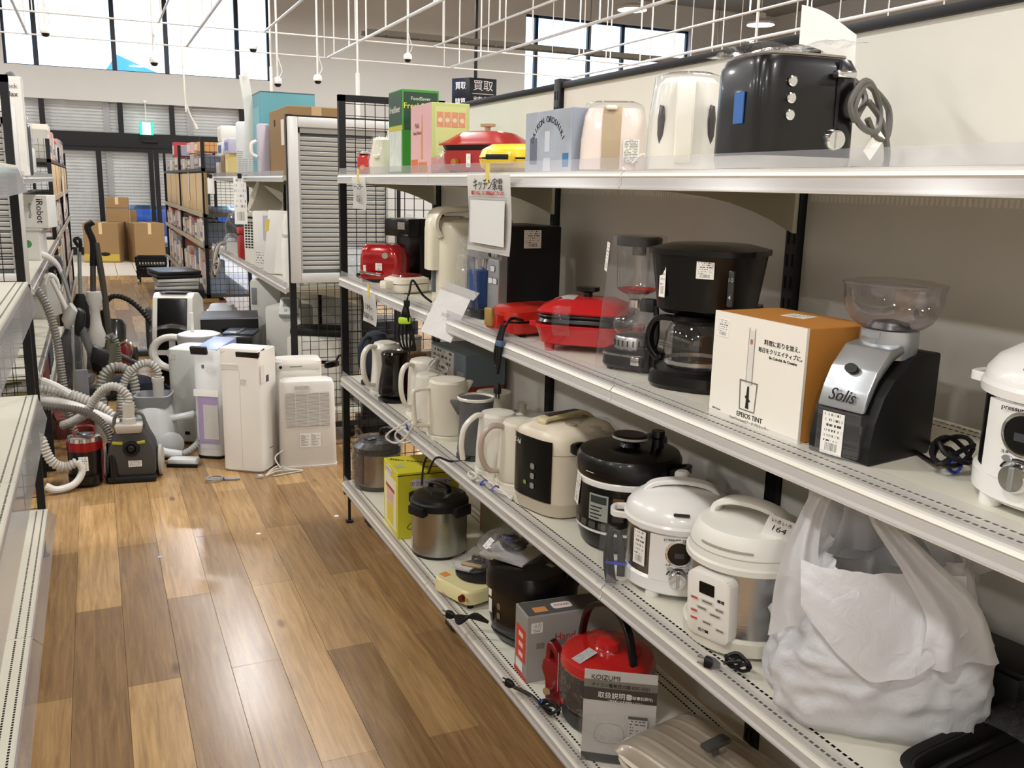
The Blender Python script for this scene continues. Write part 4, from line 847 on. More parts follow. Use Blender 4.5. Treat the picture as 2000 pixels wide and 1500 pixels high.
# cream cooker
t = thing('electric_cooker', 'cream electric cooker with black control panel on the third shelf', 'rice cooker', (1.145, 2.145, ZK), -76)
CRM = M('#ddd2bd', .4)
obj('body', loft([(.006, .098, .105, 3.2), (.012, .108, .116, 3.2), (.03, .113, .122, 3.2), (.05, .116, .126, 3.2), (.175, .114, .124, 3.2)], 48), CRM, t); obj('base_band', loft([(.0, .1, .108, 3.2), (.006, .11, .119, 3.2), (.042, .1172, .1272, 3.2)], 48), M('#c7bca8', .45), t)
obj('lid_seam', loft([(.174, .111, .121, 3.2), (.178, .111, .121, 3.2)], 44), M('#8f8776', .5), t); lid = obj('lid', loft([(.177, .114, .124, 3.2), (.215, .112, .122, 3.2), (.232, .102, .112, 3), (.242, .08, .088, 2.8), (.245, .03, .03, 2.2)], 48), CRM, t)
obj('lid_handle', ribbon([(-.008, -.085, .236), (-.008, -.075, .253), (0, -.02, .258), (0, .05, .258), (0, .085, .238)], .036, .012, (1, 0, 0)), M('#b9ab85', .4), lid); obj('handle_inlay', box(-.014, .005, -.07, .04, .2635, .266), M('#3a342a', .4), lid); obj('vent_ring', tube([(.05+.018*math.cos(a), -.03+.012*math.sin(a), .2445) for a in [k*PI/5 for k in range(10)]], .001, 5, 2, True), M('#9c927d', .4), lid)
pn = obj('control_panel', sheet(14, 10, lambda u, v: ((lambda a: (.118*math.copysign(abs(math.cos(a))**(2/3.2), math.cos(a)), .128*math.copysign(abs(math.sin(a))**(2/3.2), math.sin(a)), .045+.168*v))(math.radians(225+75*u))), .0), M('#1c1917', .2), t)
ts = obj('panel_print', join(*[move(prism(rrect(.016, .016, .005), .001, 'y'), (x, -.1300, z)) for x, z in ((.012, .135), (.012, .108), (.012, .081))]), M('#8d8a84', .4), t); obj('panel_print', move(prism(rrect(.012, .012, .005), .001, 'y'), (-.018, -.130, .084)), M('#7f9440', .4), t); text(t, 'T-fal', .02, INKW, (-.055, -.1275, .192), ra(-12)); sticker(t, .036, .034, (.1155, -.04, .135), ra(84), name='price_label')
obj('steam_film', sheet(8, 8, lambda u, v: (.0+.12*u, -.0+.12*v, .262-.03*u-.02*v+.006*math.sin(9*u+5*v))), WRAP, t)
# kettles
def kettle(label, X, Y, rz, h, r, mat, prof=None, handle='D', lidm=None, basem=None, spout=True, cord=None, sy=1., stick=False, hm=None, hr=.011, tilt=0.):
    t = thing('electric_kettle', label, 'kettle', (X, Y, ZK), rz, group='electric kettles on the third shelf')
    obj('base_plate', loft([(0, r*1.06, r*1.06), (.012, r*1.06, r*1.06), (.018, r*.9, r*.9)], 32), basem or mat, t)
    prof = prof or [(.0, .98), (.04, 1.02), (.3, .98), (.6, .9), (.85, .84), (.95, .80)]
    b = obj('body', loft([(.018+(h-.03)*z, r*k, r*k*sy) for z, k in prof], 36), mat, t)
    zt = .018+(h-.03)*prof[-1][0]; kt = prof[-1][1]*r
    obj('lid', loft([(zt, kt*.97, kt*.97*sy), (zt+.008, kt*.9, kt*.9*sy), (zt+.014, kt*.5, kt*.5*sy), (zt+.015, kt*.1, kt*.1)], 32), lidm or mat, t)
    if spout: obj('spout', prism([(kt*.7, zt-.002), (kt+.028, zt-.002), (kt*.98, zt-.05), (kt*.7, zt-.05)], .03, 'y', .006), mat, t)
    if handle == 'D': pts = [(-kt*.9, 0, zt-.008), (-kt-.035, 0, zt-.004), (-r-.05, 0, zt-.035), (-r-.052, 0, zt*.5), (-r-.03, 0, .05), (-r*.95, 0, .045)]
    elif handle == 'C': pts = [(-kt*.85, 0, zt+.002), (-kt-.02, 0, zt+.002), (-r-.045, 0, zt-.03), (-r-.055, 0, zt*.55), (-r-.05, 0, .05)]
    elif handle == 'sq': pts = [(-kt*.9, 0, zt-.02), (-r-.045, 0, zt-.024), (-r-.056, 0, zt-.04), (-r-.05, 0, .07), (-r-.045, 0, .05), (-r*.95, 0, .045)]
    if handle: obj('handle', tube(pts, hr, 10, 6, flat=(0, 1, 0, .75)), hm or mat, t)
    if stick: sticker(t, .034, .032, (r*.25, -r*.93, h*.68), ra(14))
    if cord: obj('cord', tube(cord, .0032, 6), CORDW, t)
    return t
KW = M('#e6e2d6', .3, coat=.2); KI = M('#e3dccb', .35, coat=.2)
kettle('beige white kettle between the cream cooker and the white kettle', *ctr(1.085, 2.315, .045), -5, .205, .068, KI, handle='D', hm=M('#b8a898', .3))
kettle('white kettle with price label and stiff curved handle', *ctr(1.065, 2.435, .06), 2, .20, .066, KW, [(0, 1), (.05, 1.03), (.4, 1.0), (.75, .92), (.95, .85)], 'C', stick=True)
t = bpy.data.objects['electric_kettle.001']; obj('hanging_tag', box(-.02, .02, -.001, 0, 0, .035), PAPER, t, (-.01, -.074, .085), (0, .35, 0)); obj('plug_cord', tube([(.03, -.076, .13), (.02, -.085, .1), (-.01, -.085, .07), (-.035, -.08, .02)], .004, 6), CORD, t)
kettle('slate grey kettle with pouring lip and white lid edge', *ctr(1.06, 2.60, .058), 150, .205, .058, M('#5d5d5e', .5), [(0, 1), (.05, 1.02), (.3, .96), (.6, .92), (.9, .98), (.97, 1.0)], None, M('#4b4b4c', .35), M('#3a3a3a', .5))
t = bpy.data.objects['electric_kettle.002']; obj('rim', lathe([(.0595, .193), (.0605, .2), (.058, .203)], 32, capt=False, capb=False), KW, t); obj('cord', tube([(.0, .05, .012), (.06, .1, .01), (.11, .1, .02), (.14, .08, -.04)], .0036, 6), CORD, t)
kettle('ivory kettle with an angular handle in front of the red box', *ctr(1.06, 2.855, .07), 0, .215, .07, KI, [(0, .99), (.02, 1.0), (.5, 1.0), (.97, .96)], 'sq', hr=.010)
kettle('white kettle with a cord looped on top', *ctr(1.055, 3.05, .055), 15, .20, .058, KW, [(0, 1.02), (.3, 1.0), (.7, .86), (.96, .76)], None, cord=[(.0, 0, .2), (.06, .02, .235), (.09, 0, .2), (.05, -.02, .19), (.0, .0, .22), (.06, .01, .24), (.1, 0, .18)])
kettle('tall white kettle behind the looped cord kettle', *ctr(1.09, 3.20, .06), 25, .225, .062, KW, [(0, 1), (.05, 1.02), (.7, .95), (.96, .86)], 'D')
kettle('glossy black kettle on a round black base', *ctr(1.055, 3.45, .06), 30, .215, .064, M('#0d0c0d', .12, coat=1.), [(0.06, 1.05), (.12, 1.08), (.35, 1.0), (.7, .82), (.9, .86), (.96, .9)], None, basem=BLACKM)
kettle('white kettle with a thick handle behind the black kettle', *ctr(1.06, 3.60, .06), 22, .225, .062, KW, [(0, 1), (.05, 1.02), (.5, .9), (.8, .88), (.9, .95), (.97, .8)], 'D', hr=.014)
kettle('navy cloth covered kettle at the far end of the third shelf', *ctr(1.075, 3.79, .06), 40, .235, .064, M('#1f2836', .75, bump=.3), [(0, .95), (.3, 1.05), (.8, .95), (.97, .7)], 'D')
# items at the back of the shelf
def carton(label, X, Y, rz, w, d, h, z, mat, cat='carton', name='appliance_box', group=None):
    t = thing(name, label, cat, (X, Y, z), rz, group); obj('carton', cbox(w, d, h, .0015, 1), mat, t); return t
t = carton('flat orange red carton under the grey blue carton', 1.305, 3.40, -88, .42, .21, .105, ZK, M('#b5301f', .55)); text(t, '電気圧力なべ', .022, INKW, (.09, -.1055, .06)); obj('tape', box(-.02, .02, -.1062, .1062, .104, .1058), M('#c07a60', .4), t)
t = carton('grey blue carton with rows of pictograms', 1.325, 3.35, -86, .33, .17, .125, ZK+.1062, M('#74818c', .6)); obj('printed_panel', box(-.163, .06, -.0858, -.085, .01, .118), print_mat('pictogram_print', '#c9c8c0', '#4a4c4e', 5, .5, False, seed=5., coarse=14), t); sticker(t, .06, .035, (.12, -.0854, .02), name='spec_label', mat=M('#a9b0b2', .6))
t = carton('small bare wooden box behind the kettles', 1.22, 3.75, -80, .10, .1, .15, ZK, M('#a9824c', .7, bump=.2)); 
t = thing('appliance_jar', 'white plastic blender jar standing on the wooden box', 'jar', (1.22, 3.75, ZK+.1505)); obj('jar', lathe([(.04, 0), (.046, .01), (.046, .05), (.04, .06)], 24), KW, t); obj('lid', lathe([(.047, .06), (.047, .07), (.02, .075)], 24), LGREY, t)
t = thing('plastic_bag', 'crumpled clear bag lying behind the navy kettle', 'bag', (1.33, 3.88, ZK)); obj('bag', loft([(0, .08, .06), (.04, .1, .08), (.12, .085, .07), (.17, .04, .03)], 18), BAGC, t); obj('contents', loft([(0, .06, .045), (.1, .065, .05), (.13, .03, .03)], 14), M('#c8bfa8', .6), t)
t = thing('food_container', 'clear lidded plastic box at the back of the third shelf', 'container', (1.345, 2.60, ZK), -86); obj('tub', cbox(.22, .12, .10, .01), clear_mat('frosted_tub', (.8, .8, .8), .05, .2, .5), t); obj('lid', cbox(.23, .13, .014, .005, 2, .10), M('#cfccc4', .4), t); obj('latch', box(.03, .045, -.067, -.06, .04, .08), M('#6a4ab0', .4), t)
t = thing('food_chopper', 'white food chopper with a knob lid at the back of the third shelf', 'chopper', (1.31, 2.79, ZK)); obj('bowl', lathe([(.05, 0), (.058, .06), (.058, .08)], 24), KI, t); obj('lid', lathe([(.06, .08), (.058, .095), (.02, .1), (.014, .115), (.018, .13), (.01, .135)], 24), KI, t)
t = thing('measuring_jug', 'cream jug with a spout behind the ivory kettle', 'jug', (1.22, 2.83, ZK), 200); obj('jug', loft([(0, .045, .045), (.15, .058, .058), (.17, .06, .06)], 24), KI, t); obj('spout', prism([(.045, .17), (.085, .172), (.05, .12)], .03, 'y', .004), KI, t); obj('label_band', cyl_panel(.0555, -200, -120, .03, .11, .0008), print_mat('red_jar_label', '#b33430', '#e8e4da', 4, .5, False, seed=2., coarse=6), t)
t = thing('frying_pan', 'small black pan with lid behind the grey kettle', 'pan', (1.235, 2.46, ZK), -30); obj('pan_body', lathe([(.07, 0), (.088, .02), (.095, .1), (.098, .104)], 32), BLACKM, t); obj('lid', lathe([(.099, .104), (.094, .116), (.05, .126), (.014, .13)], 32), M('#2b2724', .25), t); obj('lid_knob', lathe([(.012, .13), (.02, .138), (.018, .146)], 18), M('#9c8a3a', .4), t); obj('handle', tube([(-.095, 0, .1), (-.15, 0, .105), (-.2, 0, .11)], .011, 8), BLACK, t)
t = carton('magenta and white carton behind the cream cooker', 1.345, 2.36, -84, .17, .13, .085, ZK, M('#b02562', .55)); obj('printed_panel', box(-.082, .082, -.0656, -.065, .006, .05), print_mat('pink_carton_print', '#d8cdd2', '#a0255c', 3, .5, False, seed=4., coarse=7), t)
t = carton('white toaster carton beyond the black pressure cooker', 1.355, 2.08, -86, .2, .11, .11, ZK, M('#cfc9bf', .55))
# white cord hanging over the shelf edge
t = thing('power_cord', 'white cord loops with a blue tie hanging over the third shelf edge', 'cord', (.963, 3.02, ZK+.0), -40)
obj('cord', tube([(.1, .06, .02), (.05, .03, .03), (.02, 0, .045), (-.02, -.0, .02), (-.06, 0, -.005), (-.075, 0, -.03), (-.04, 0, -.045), (.0, 0, -.02), (.03, 0, .03), (.05, .01, .05), (.055, .01, .01), (.02, 0, -.03), (-.02, 0, -.04), (-.04, 0, -.01), (.02, 0, .03)], .0036, 6), CORDW, t); obj('twist_tie', tube([(.004, -.006, .03), (.012, -.006, .01), (.0, .008, .012)], .0028, 6, 3, True), M('#2438b8', .4), t)
t = thing('power_cord', 'cream cord with blue ties lying along the shelf before the cream cooker', 'cord', (1.005, 2.27, ZK+.004), -80); obj('cord', join(tube([(-.13, 0, .004), (-.09, .006, .01), (-.05, -.004, .006), (0, .006, .01), (.06, -.003, .004)], .004, 6), tube([(-.12, .01, .004), (-.06, .014, .012), (-.01, -.008, .01), (.05, .01, .005)], .004, 6), tube(coil(2, .02, (-.15, 0, 0), 1, .3, 6), .0036, 6, 3)), CORDW, t)
for x in (-.09, -.03): obj('twist_tie', tube([(x, -.012, .006), (x+.004, 0, .018), (x, .014, .008), (x-.004, 0, .001)], .0022, 6, 3, True), M('#2438b8', .4), t)
# ---------------------------------------------------------------- bottom deck
ZD = SZ['D']
t = thing('grill_pan', 'beige lidded electric grill pan with a black knob on the bottom shelf', 'electric grill', (1.185, 1.49, ZD), -78); t.scale = (1.1, 1.1, 1.05)
BG = M('#978b7b', .35, .2, coat=.15)
obj('body', loft([(.006, .13, .095, 6), (.012, .15, .112, 6), (.05, .16, .12, 6), (.06, .163, .123, 6)], 48), M('#cfc5b4', .4), t); obj('cooking_plate', loft([(.06, .148, .11, 6), (.074, .152, .114, 6)], 48), M('#1c1a18', .4), t)
obj('lid_rim', loft([(.073, .165, .124, 6), (.078, .168, .127, 6), (.084, .165, .124, 6)], 48), M('#d6cdbd', .35), t)
def lidf(u, v):
    x, y = -.162+.324*u, -.121+.242*v; ex, ey = abs(2*u-1), abs(2*v-1); m_ = max(ex**4, ey**4)
    rib = .0024*(1 if (abs(((v*7) % 1)-.5) < .13) else 0)*(1-m_)
    return (x, y, .083+.042*(1-ex**5)*(1-ey**5)+rib)
obj('lid', sheet(28, 84, lidf), BG, t, ang=60); kn = obj('lid_knob', loft([(0, .008, .008), (.022, .008, .008)], 14), M('#4a4845', .5), t, (.02, .0, .124)); obj('knob_bar', box(-.014, .014, -.034, .034, .02, .032, .005), M('#3a3937', .5), kn)
for s in (-1, 1): obj('side_handle', ribbon([(s*.14, -.05, .045), (s*.185, -.04, .045), (s*.185, .04, .045), (s*.14, .05, .045)], .012, .01, (0, 0, 1)), M('#cfc5b4', .4), t)
obj('front_guard', tube([(-.15, -.118, .03), (-.15, -.14, .035), (0, -.145, .035), (.15, -.14, .035), (.15, -.118, .03)], .006, 8), M('#cfc5b4', .4), t)
# red pressure cooker with black handle
t = thing('pressure_cooker', 'red lidded dark pressure cooker with tall black handle on the bottom shelf', 'pressure cooker', (*ctr(1.085, 1.775, .115), ZD), -68)
R = .119; DB = M('#241c18', .25, coat=.3)
obj('base', loft([(0, R*.86, R*.86), (.01, R*.95, R*.95), (.05, R*1.0, R)], 40), M('#2c2e30', .5), t); obj('body', loft([(.05, R, R), (.13, R*1.04, R*1.04), (.165, R*1.02, R*1.02)], 44), DB, t); lid = obj('lid', loft([(.158, R*1.03, R*1.03), (.166, R*1.05, R*1.05), (.184, R*1.0, R), (.193, R*.88, R*.88), (.197, R*.5, R*.5), (.198, R*.1, R*.1)], 44), RED, t)
obj('lid_knob', loft([(.193, .03, .024), (.201, .036, .028), (.218, .032, .025), (.223, .02, .016)], 28), RED, lid, (.0, .0, 0)); obj('knob_ring', loft([(.195, .037, .029), (.202, .038, .030)], 28), CHROME, lid); obj('pressure_valve', lathe([(.018, .19), (.018, .212), (.014, .215)], 18), RED, lid, (.062, .03, 0))
obj('carry_handle', ribbon([(-.0, .107, .12), (0, .108, .19), (0, .085, .27), (0, .03, .31), (0, -.03, .31), (0, -.075, .27), (0, -.1, .19), (0, -.105, .14)], .022, .012, (1, 0, 0)), BLACK, t, (0, .0, 0), (0, 0, math.radians(78)))
obj('caution_label', box(-.016, .016, -.0008, 0, 0, .06), print_mat('silver_caution_print', '#b5b5b2', '#5c5a57', 10, .5, False, seed=6., coarse=20), lid, on(R*.92, -10, .192), (-1.35, 0, math.radians(-10))); obj('shrink_wrap', loft([(.06, R*1.03, R*1.03), (.1, R*1.06, R*1.06), (.15, R*1.06, R*1.06), (.17, R*1.04, R*1.04)], 40, False, False), WRAP, t); sticker(t, .02, .1, on(R+.008, -50, .07), ra(-50)); obj('pilot_lamp', lathe([(.008, 0), (.006, .004)], 12), RED, t, on(R*1.005, -32, .06), (PI/2, 0, math.radians(-32)))
# instruction booklet leaning on it
t = thing('instruction_booklet', 'grey printed instruction booklet in film leaning on the red cooker', 'booklet', (1.07, 1.685, ZD), -38, rot=(math.radians(-4), 0, math.radians(-33)))
bw, bh = .175, .235
bend = lambda x: -.010*math.cos(x/bw*PI)
def strip(z0, z1, off): return sheet(14, 4, lambda u, v: (-bw/2+bw*u, bend(-bw/2+bw*u)-off, z0+(z1-z0)*v+.004*math.sin(u*PI)), .0008)
obj('cover', strip(0, bh, 0), M('#dedbd6', .6), t); obj('cover_band', strip(.190, .210, .001), M('#9c978d', .6), t); obj('cover_band', strip(.158, .190, .001), M('#5a534b', .6), t); obj('cover_band', strip(0, .022, .001), M('#48443e', .6), t)
text(t, 'KOIZUMI', .017, INK, (-.036, -.0135, .2215)); text(t, 'マイコン電気圧力鍋 KSC-3501', .0105, INK, (.0, -.0140, .2025)); text(t, '取扱説明書', .0165, INKW, (-.012, -.0140, .1775)); text(t, '(保証書別添付)', .009, INKW, (.048, -.014, .1775)); text(t, 'ご使用前に必ずお読みください', .006, INKW, (.012, -.0135, .1645))
obj('printed_table', strip(.1, .132, .0012), M('#c3c0ba', .6), t) if False else obj('printed_table', box(.022, .068, -.0128, -.0118, .06, .13), print_mat('booklet_table_print', '#b8b5af', '#5b5751', 9, .5, False, (.9, 1.01), '#3d3934', 1., 9), t); obj('printed_cooker', tube([(-.05, -.0135, .06), (-.055, -.0135, .09), (-.04, -.0135, .105), (0, -.0135, .105), (.012, -.0135, .09), (.008, -.0135, .06)], .0006, 4, 4, True), INKG, t); obj('film', sheet(10, 12, lambda u, v: (-bw/2-.008+(bw+.016)*u, bend(bw*(u-.5))-.017-.004*math.sin(9*v+5*u), -.002+bh*.6*v)), WRAP, t)
# red hand blender and cord
t = thing('hand_mixer', 'red hand mixer standing between the mixer carton and the red cooker', 'mixer', (1.055, 1.985, ZD), -60)
obj('body', prism([(-.02, 0), (.03, 0), (.034, .07), (.045, .1), (.02, .125), (-.03, .13), (-.035, .1), (-.022, .07)], .05, 'y', .008), DRED, t); obj('grip', ribbon([(.02, 0, .12), (.0, 0, .155), (-.015, 0, .17), (-.02, 0, .15), (-.022, 0, .1)], .03, .014, (0, 1, 0)), DRED, t); obj('switch', box(-.02, -.008, -.012, .012, .163, .178, .004), BLACKM, t); obj('beater_socket', lathe([(.01, 0), (.012, .02)], 12), CHROME, t, (.0, -.026, .05), (PI/2, 0, 0))
t = thing('power_cord', 'black cord with a blue tie in front of the red hand mixer', 'cord', (1.0, 1.96, ZD+.004), -70); obj('cord', join(tube(coil(3, .03, (.03, 0, 0), 1, .4, 12, .5), .0038, 6, 3), tube([(0, 0, .012), (-.04, .005, .018), (-.07, 0, .022), (-.1, -.005, .024)], .005, 6)), CORD, t); obj('twist_tie', tube([(.0, -.014, .006), (.004, 0, .028), (.0, .014, .01), (-.004, 0, .004)], .0026, 6, 3, True), M('#2438b8', .4), t); plug(t, (-.1, -.005, .026), (0, -PI/2, 0))
# hand mixer carton
t = thing('appliance_box', 'grey and red hand mixer carton on the bottom shelf', 'carton', (1.02, 2.098, ZD), -4)
obj('carton', box(0, .28, 0, .095, 0, .2, .0015, 1), M('#8d8a86', .6), t); obj('front_print', box(.0, .28, -.0008, 0, .0, .198), M('#a09c97', .6), t); obj('top_print', box(.005, .275, .005, .09, .2, .2006), M('#4c4a48', .6), t); obj('end_print', box(-.0008, 0, .012, .083, .05, .15), M('#c23a26', .55), t); obj('end_print', box(-.001, 0, .0, .095, 0, .012), M('#b02f22', .55), t)
text(t, 'Hand Mixer', .032, M('#b5302a', .5), (.155, -.0012, .128), sx=.95); sticker(t, .034, .03, (.028, -.001, .15)); obj('printed_logo', prism(rrect(.06, .035, .01), .0006, 'z'), M('#d8d5d0', .5), t, (.12, .045, .2009)); text(t, 'MIXER', .016, M('#b5302a', .5), (.12, .045, .2014), (-PI/2, 0, 0)); obj('printed_sticker', box(.03, .07, .02, .05, .2006, .2012), M('#c88a50', .6), t)
for k in range(3): obj('printed_icon', box(.028+.034*k, .052+.034*k, -.0012, -.0008, .1, .118), M('#7d7974', .6), t)
for k in range(3): obj('end_icon', box(-.0014, -.0008, .03, .062, .06+.03*k, .074+.03*k), M('#e2bdb2', .6), t)
obj('barcode', box(-.0014, -.0008, .03, .08, .018, .045), print_mat('carton_barcode_print', '#dcd9d2', '#3c3935', 2, .3, True, seed=2.), t)
# black rice cooker with bagged accessories on top
t = thing('rice_cooker', 'glossy black induction rice cooker on the bottom shelf', 'rice cooker', (1.155, 2.345, ZD), -70); t.scale.z = 1.18
obj('body', loft([(.004, .085, .095, 3.2), (.02, .1, .112, 3.2), (.08, .112, .125, 3.2), (.15, .115, .128, 3.4)], 44), M('#1e1613', .2, coat=.5), t); obj('base', loft([(.0, .084, .094, 3.2), (.03, .105, .117, 3.2)], 44), M('#2c2f2f', .5), t); lid = obj('lid', loft([(.15, .117, .13, 3.6), (.185, .117, .13, 3.6), (.205, .108, .12, 3.6), (.212, .08, .09, 3.2), (.214, .02, .02, 2)], 44), BLACK, t)
obj('carry_handle', ribbon([(-.112, .02, .19), (-.116, .05, .22), (-.09, .09, .232), (0, .1, .235), (.09, .09, .232), (.116, .05, .22), (.112, .02, .19)], .022, .012, (0, .5, 1)), BLACK, t); obj('vent', loft([(.212, .03, .02, 3), (.217, .028, .018, 3)], 20), M('#2e2a28', .4), lid, (.03, .03, 0)); obj('badge', box(.05, .075, .0, .014, .2125, .2145), SILVER, lid)
for k in range(3): obj('panel_key', prism(rrect(.014, .018, .006), .0008, 'y'), M('#6d675f', .4), t, (-.02, -.1262+.0028*k*0, .085+.026*k), (.06, 0, 0))
sticker(t, .018, .036, (-.06, -.124, .13), ra(-14), M('#e6e4de', .5)); sticker(t, .018, .036, (-.06, -.122, .085), ra(-14), M('#e6e4de', .5)); obj('cord', join(*[tube([(-.07, -.12, .05), (-.1, -.15, .06+.004*k), (-.14, -.165-.004*k, .058-.006*k), (-.17, -.17, .05)], .0042, 6) for k in range(4)]), CORD, t); plug(t, (-.17, -.17, .05), (0, -PI/2, .3))
t = thing('accessory_bag', 'clear bag of cords and booklets lying on the black rice cooker', 'bag', (1.11, 2.41, ZD+.276), -60)
obj('booklet', box(-.07, .08, -.075, .06, -.018, -.012), M('#b8b5b0', .6), t, rot=(0, .06, .1)); obj('cord', tube(coil(4, .045, (0, 0, -.008), 1, .5, 21, .5), .0045, 6, 3), CORD, t); obj('bag', loft([(-.02, .1, .075, 2.5), (.0, .115, .09, 2.2), (.03, .09, .07, 2.2), (.05, .05, .04, 2), (.055, .02, .02, 2)], 26), BAGC, t); obj('scoop', tube([(-.04, .02, .02), (0, .03, .045), (.05, .02, .04)], .008, 8), M('#8d99a8', .4), t); sticker(t, .03, .036, (-.06, -.06, .0), (-.8, 0, -.5)); obj('twist_tie', box(-.01, .02, -.02, -.014, .028, .033), M('#2438b8', .4), t)
# cream hot plate
t = thing('electric_hot_plate', 'cream electric hot plate with a dark round burner', 'hot plate', (1.115, 2.70, ZD), -72); t.scale = (1.12, 1.12, 1.1)
HP = M('#d9d09c', .4)
obj('body', loft([(.012, .088, .105, 6), (.016, .092, .11, 6), (.05, .09, .107, 6), (.056, .085, .102, 6)], 40), HP, t); obj('burner', lathe([(.075, .056), (.082, .06), (.082, .068), (.072, .072), (.02, .07)], 36), M('#26272b', .45), t, (.0, .02, 0)); obj('dial', lathe([(.012, 0), (.01, .012)], 16), M('#5c1310', .3), t, (.062, -.106, .034), (PI/2, 0, 0)); obj('dial_mark', box(.072, .086, -.1075, -.106, .03, .04), M('#c98a2a', .5), t); obj('printed_mark', box(-.08, -.05, -.085, -.06, .0562, .0568), M('#d98a4a', .5), t)
for x in (-.07, .07):
    for y in (-.085, .085): obj('foot', lathe([(.009, 0), (.01, .013)], 10), BLACKM, t, (x, y, 0))
t = thing('accessory_bag', 'clear bag with booklet and wooden spatula lying on the hot plate', 'bag', (1.10, 2.725, ZD+.083), -50); obj('bag', loft([(0, .06, .05), (.02, .07, .06), (.035, .04, .04), (.04, .02, .02)], 22), BAGC, t); obj('booklet', box(-.05, .02, -.045, .01, .002, .008), M('#c9c6bf', .6), t); obj('spatula', box(-.03, .05, -.02, .0, .01, .018, .004), M('#b8a070', .6), t); obj('cord', tube(coil(2, .025, (.02, .02, .01), 1, .4, 31), .0035, 6, 3), CORD, t)
# thermal pot
t = thing('thermal_pot', 'brushed steel thermal cooking pot with black lid', 'pot', (*ctr(1.085, 3.0, .1), ZD), -66)
R = .105
obj('base_ring', loft([(0, R*.97, R*.97), (.012, R*1.0, R)], 44), BLACKM, t); obj('body', loft([(.012, R, R), (.185, R, R)], 56), M('#a8a6a1', .27, 1., bump=.1, bscale=8, aniso=(1, 1, 50)), t); obj('rim', loft([(.183, R*1.03, R*1.03), (.188, R*1.05, R*1.05), (.208, R*1.05, R*1.05), (.214, R, R)], 44), BLACKM, t); obj('lid', loft([(.213, R, R), (.225, R*.96, R*.96), (.236, R*.7, R*.7), (.238, R*.1, R*.1)], 44), M('#262423', .35), t)
for s in (-1, 1): obj('side_handle', join(box(s*R-.012, s*R+.012, -.035, .035, .178, .205, .006), box(s*(R+.02)-.008, s*(R+.02)+.008, -.038, .038, .17, .21, .005)), BLACKM, t)
obj('latch', box(-.04, .04, -R-.02, -R+.005, .168, .204, .006), BLACKM, t); obj('lid_handle', ribbon([(-.05, 0, .236), (-.04, 0, .262), (.04, 0, .262), (.05, 0, .236)], .024, .01, (0, 1, 0)), BLACKM, t); obj('film', sheet(10, 8, lambda u, v: (-.085+.17*u, -.06+.12*v, .242+.008*math.sin(7*u)+.006*math.sin(9*v+u*4))), WRAP, t); obj('spec_label', cyl_panel(R+.0004, -52, -24, .022, .07, .0006, 8), print_mat('pot_spec_print', '#c9b6a8', '#8c3a2c', 6, .5, False, seed=9.), t)
obj('cord', tube([(-.1, .0, .235), (-.11, .03, .33), (-.06, .08, .43), (.02, .1, .48), (.06, .1, .50)], .004, 6), CORD, t)
# yellow steamer carton
t = thing('appliance_box', 'bright yellow food steamer carton on the bottom shelf', 'carton', (1.003, 3.25, ZD), -3); t.scale = (1., 1.2, 1.)
YE = M('#cdc62c', .5)
obj('carton', box(0, .25, 0, .19, 0, .27, .0015, 1), YE, t); obj('end_print', box(-.0008, 0, .02, .175, .02, .225), M('#e3dcc8', .55), t)
obj('printed_steamer', box(-.0014, -.0008, .05, .145, .115, .17), M('#d9b3a8', .5), t); obj('printed_steamer', box(-.0014, -.0008, .04, .155, .17, .184), M('#a8432e', .5), t); obj('printed_steamer', box(-.0014, -.0008, .055, .14, .03, .113), M('#d9c53a', .5), t); pl = obj('printed_badge', prism(rrect(.085, .026, .012), .0008, 'x'), M('#d8cfd8', .5), t, (-.001, .115, .245)); text(pl, 'クックスチーマー', .0105, M('#7a2f6a', .5), (-.0008, 0, 0), (0, 0, -PI/2))
pl = obj('printed_badge', prism(rrect(.165, .036, .016), .0008, 'y'), M('#d6ccd6', .5), t, (.135, -.001, .222)); text(pl, '①フードスチーマー', .019, INK, (0, -.0008, 0))
obj('edge_line', box(.0, .25, -.001, .0, .258, .261), INK, t); text(t, 'Steam Cooker', .024, INK, (.08, .13, .2708), (-PI/2, 0, -.5)); obj('printed_doodle', tube([(.12, .05, .2708), (.15, .1, .2708), (.2, .1, .2708), (.22, .06, .2708), (.18, .04, .2708)], .0012, 4, 4, True), INK, t); obj('printed_doodle', tube([(.04, -.0012, .04), (.05, -.0012, .06), (.08, -.0012, .06), (.09, -.0012, .04)], .0012, 4, 4, True), INK, t); sticker(t, .03, .03, (.03, .06, .2706), (-PI/2, 0, 0), M('#a8b0a0', .5), 'paper_label')
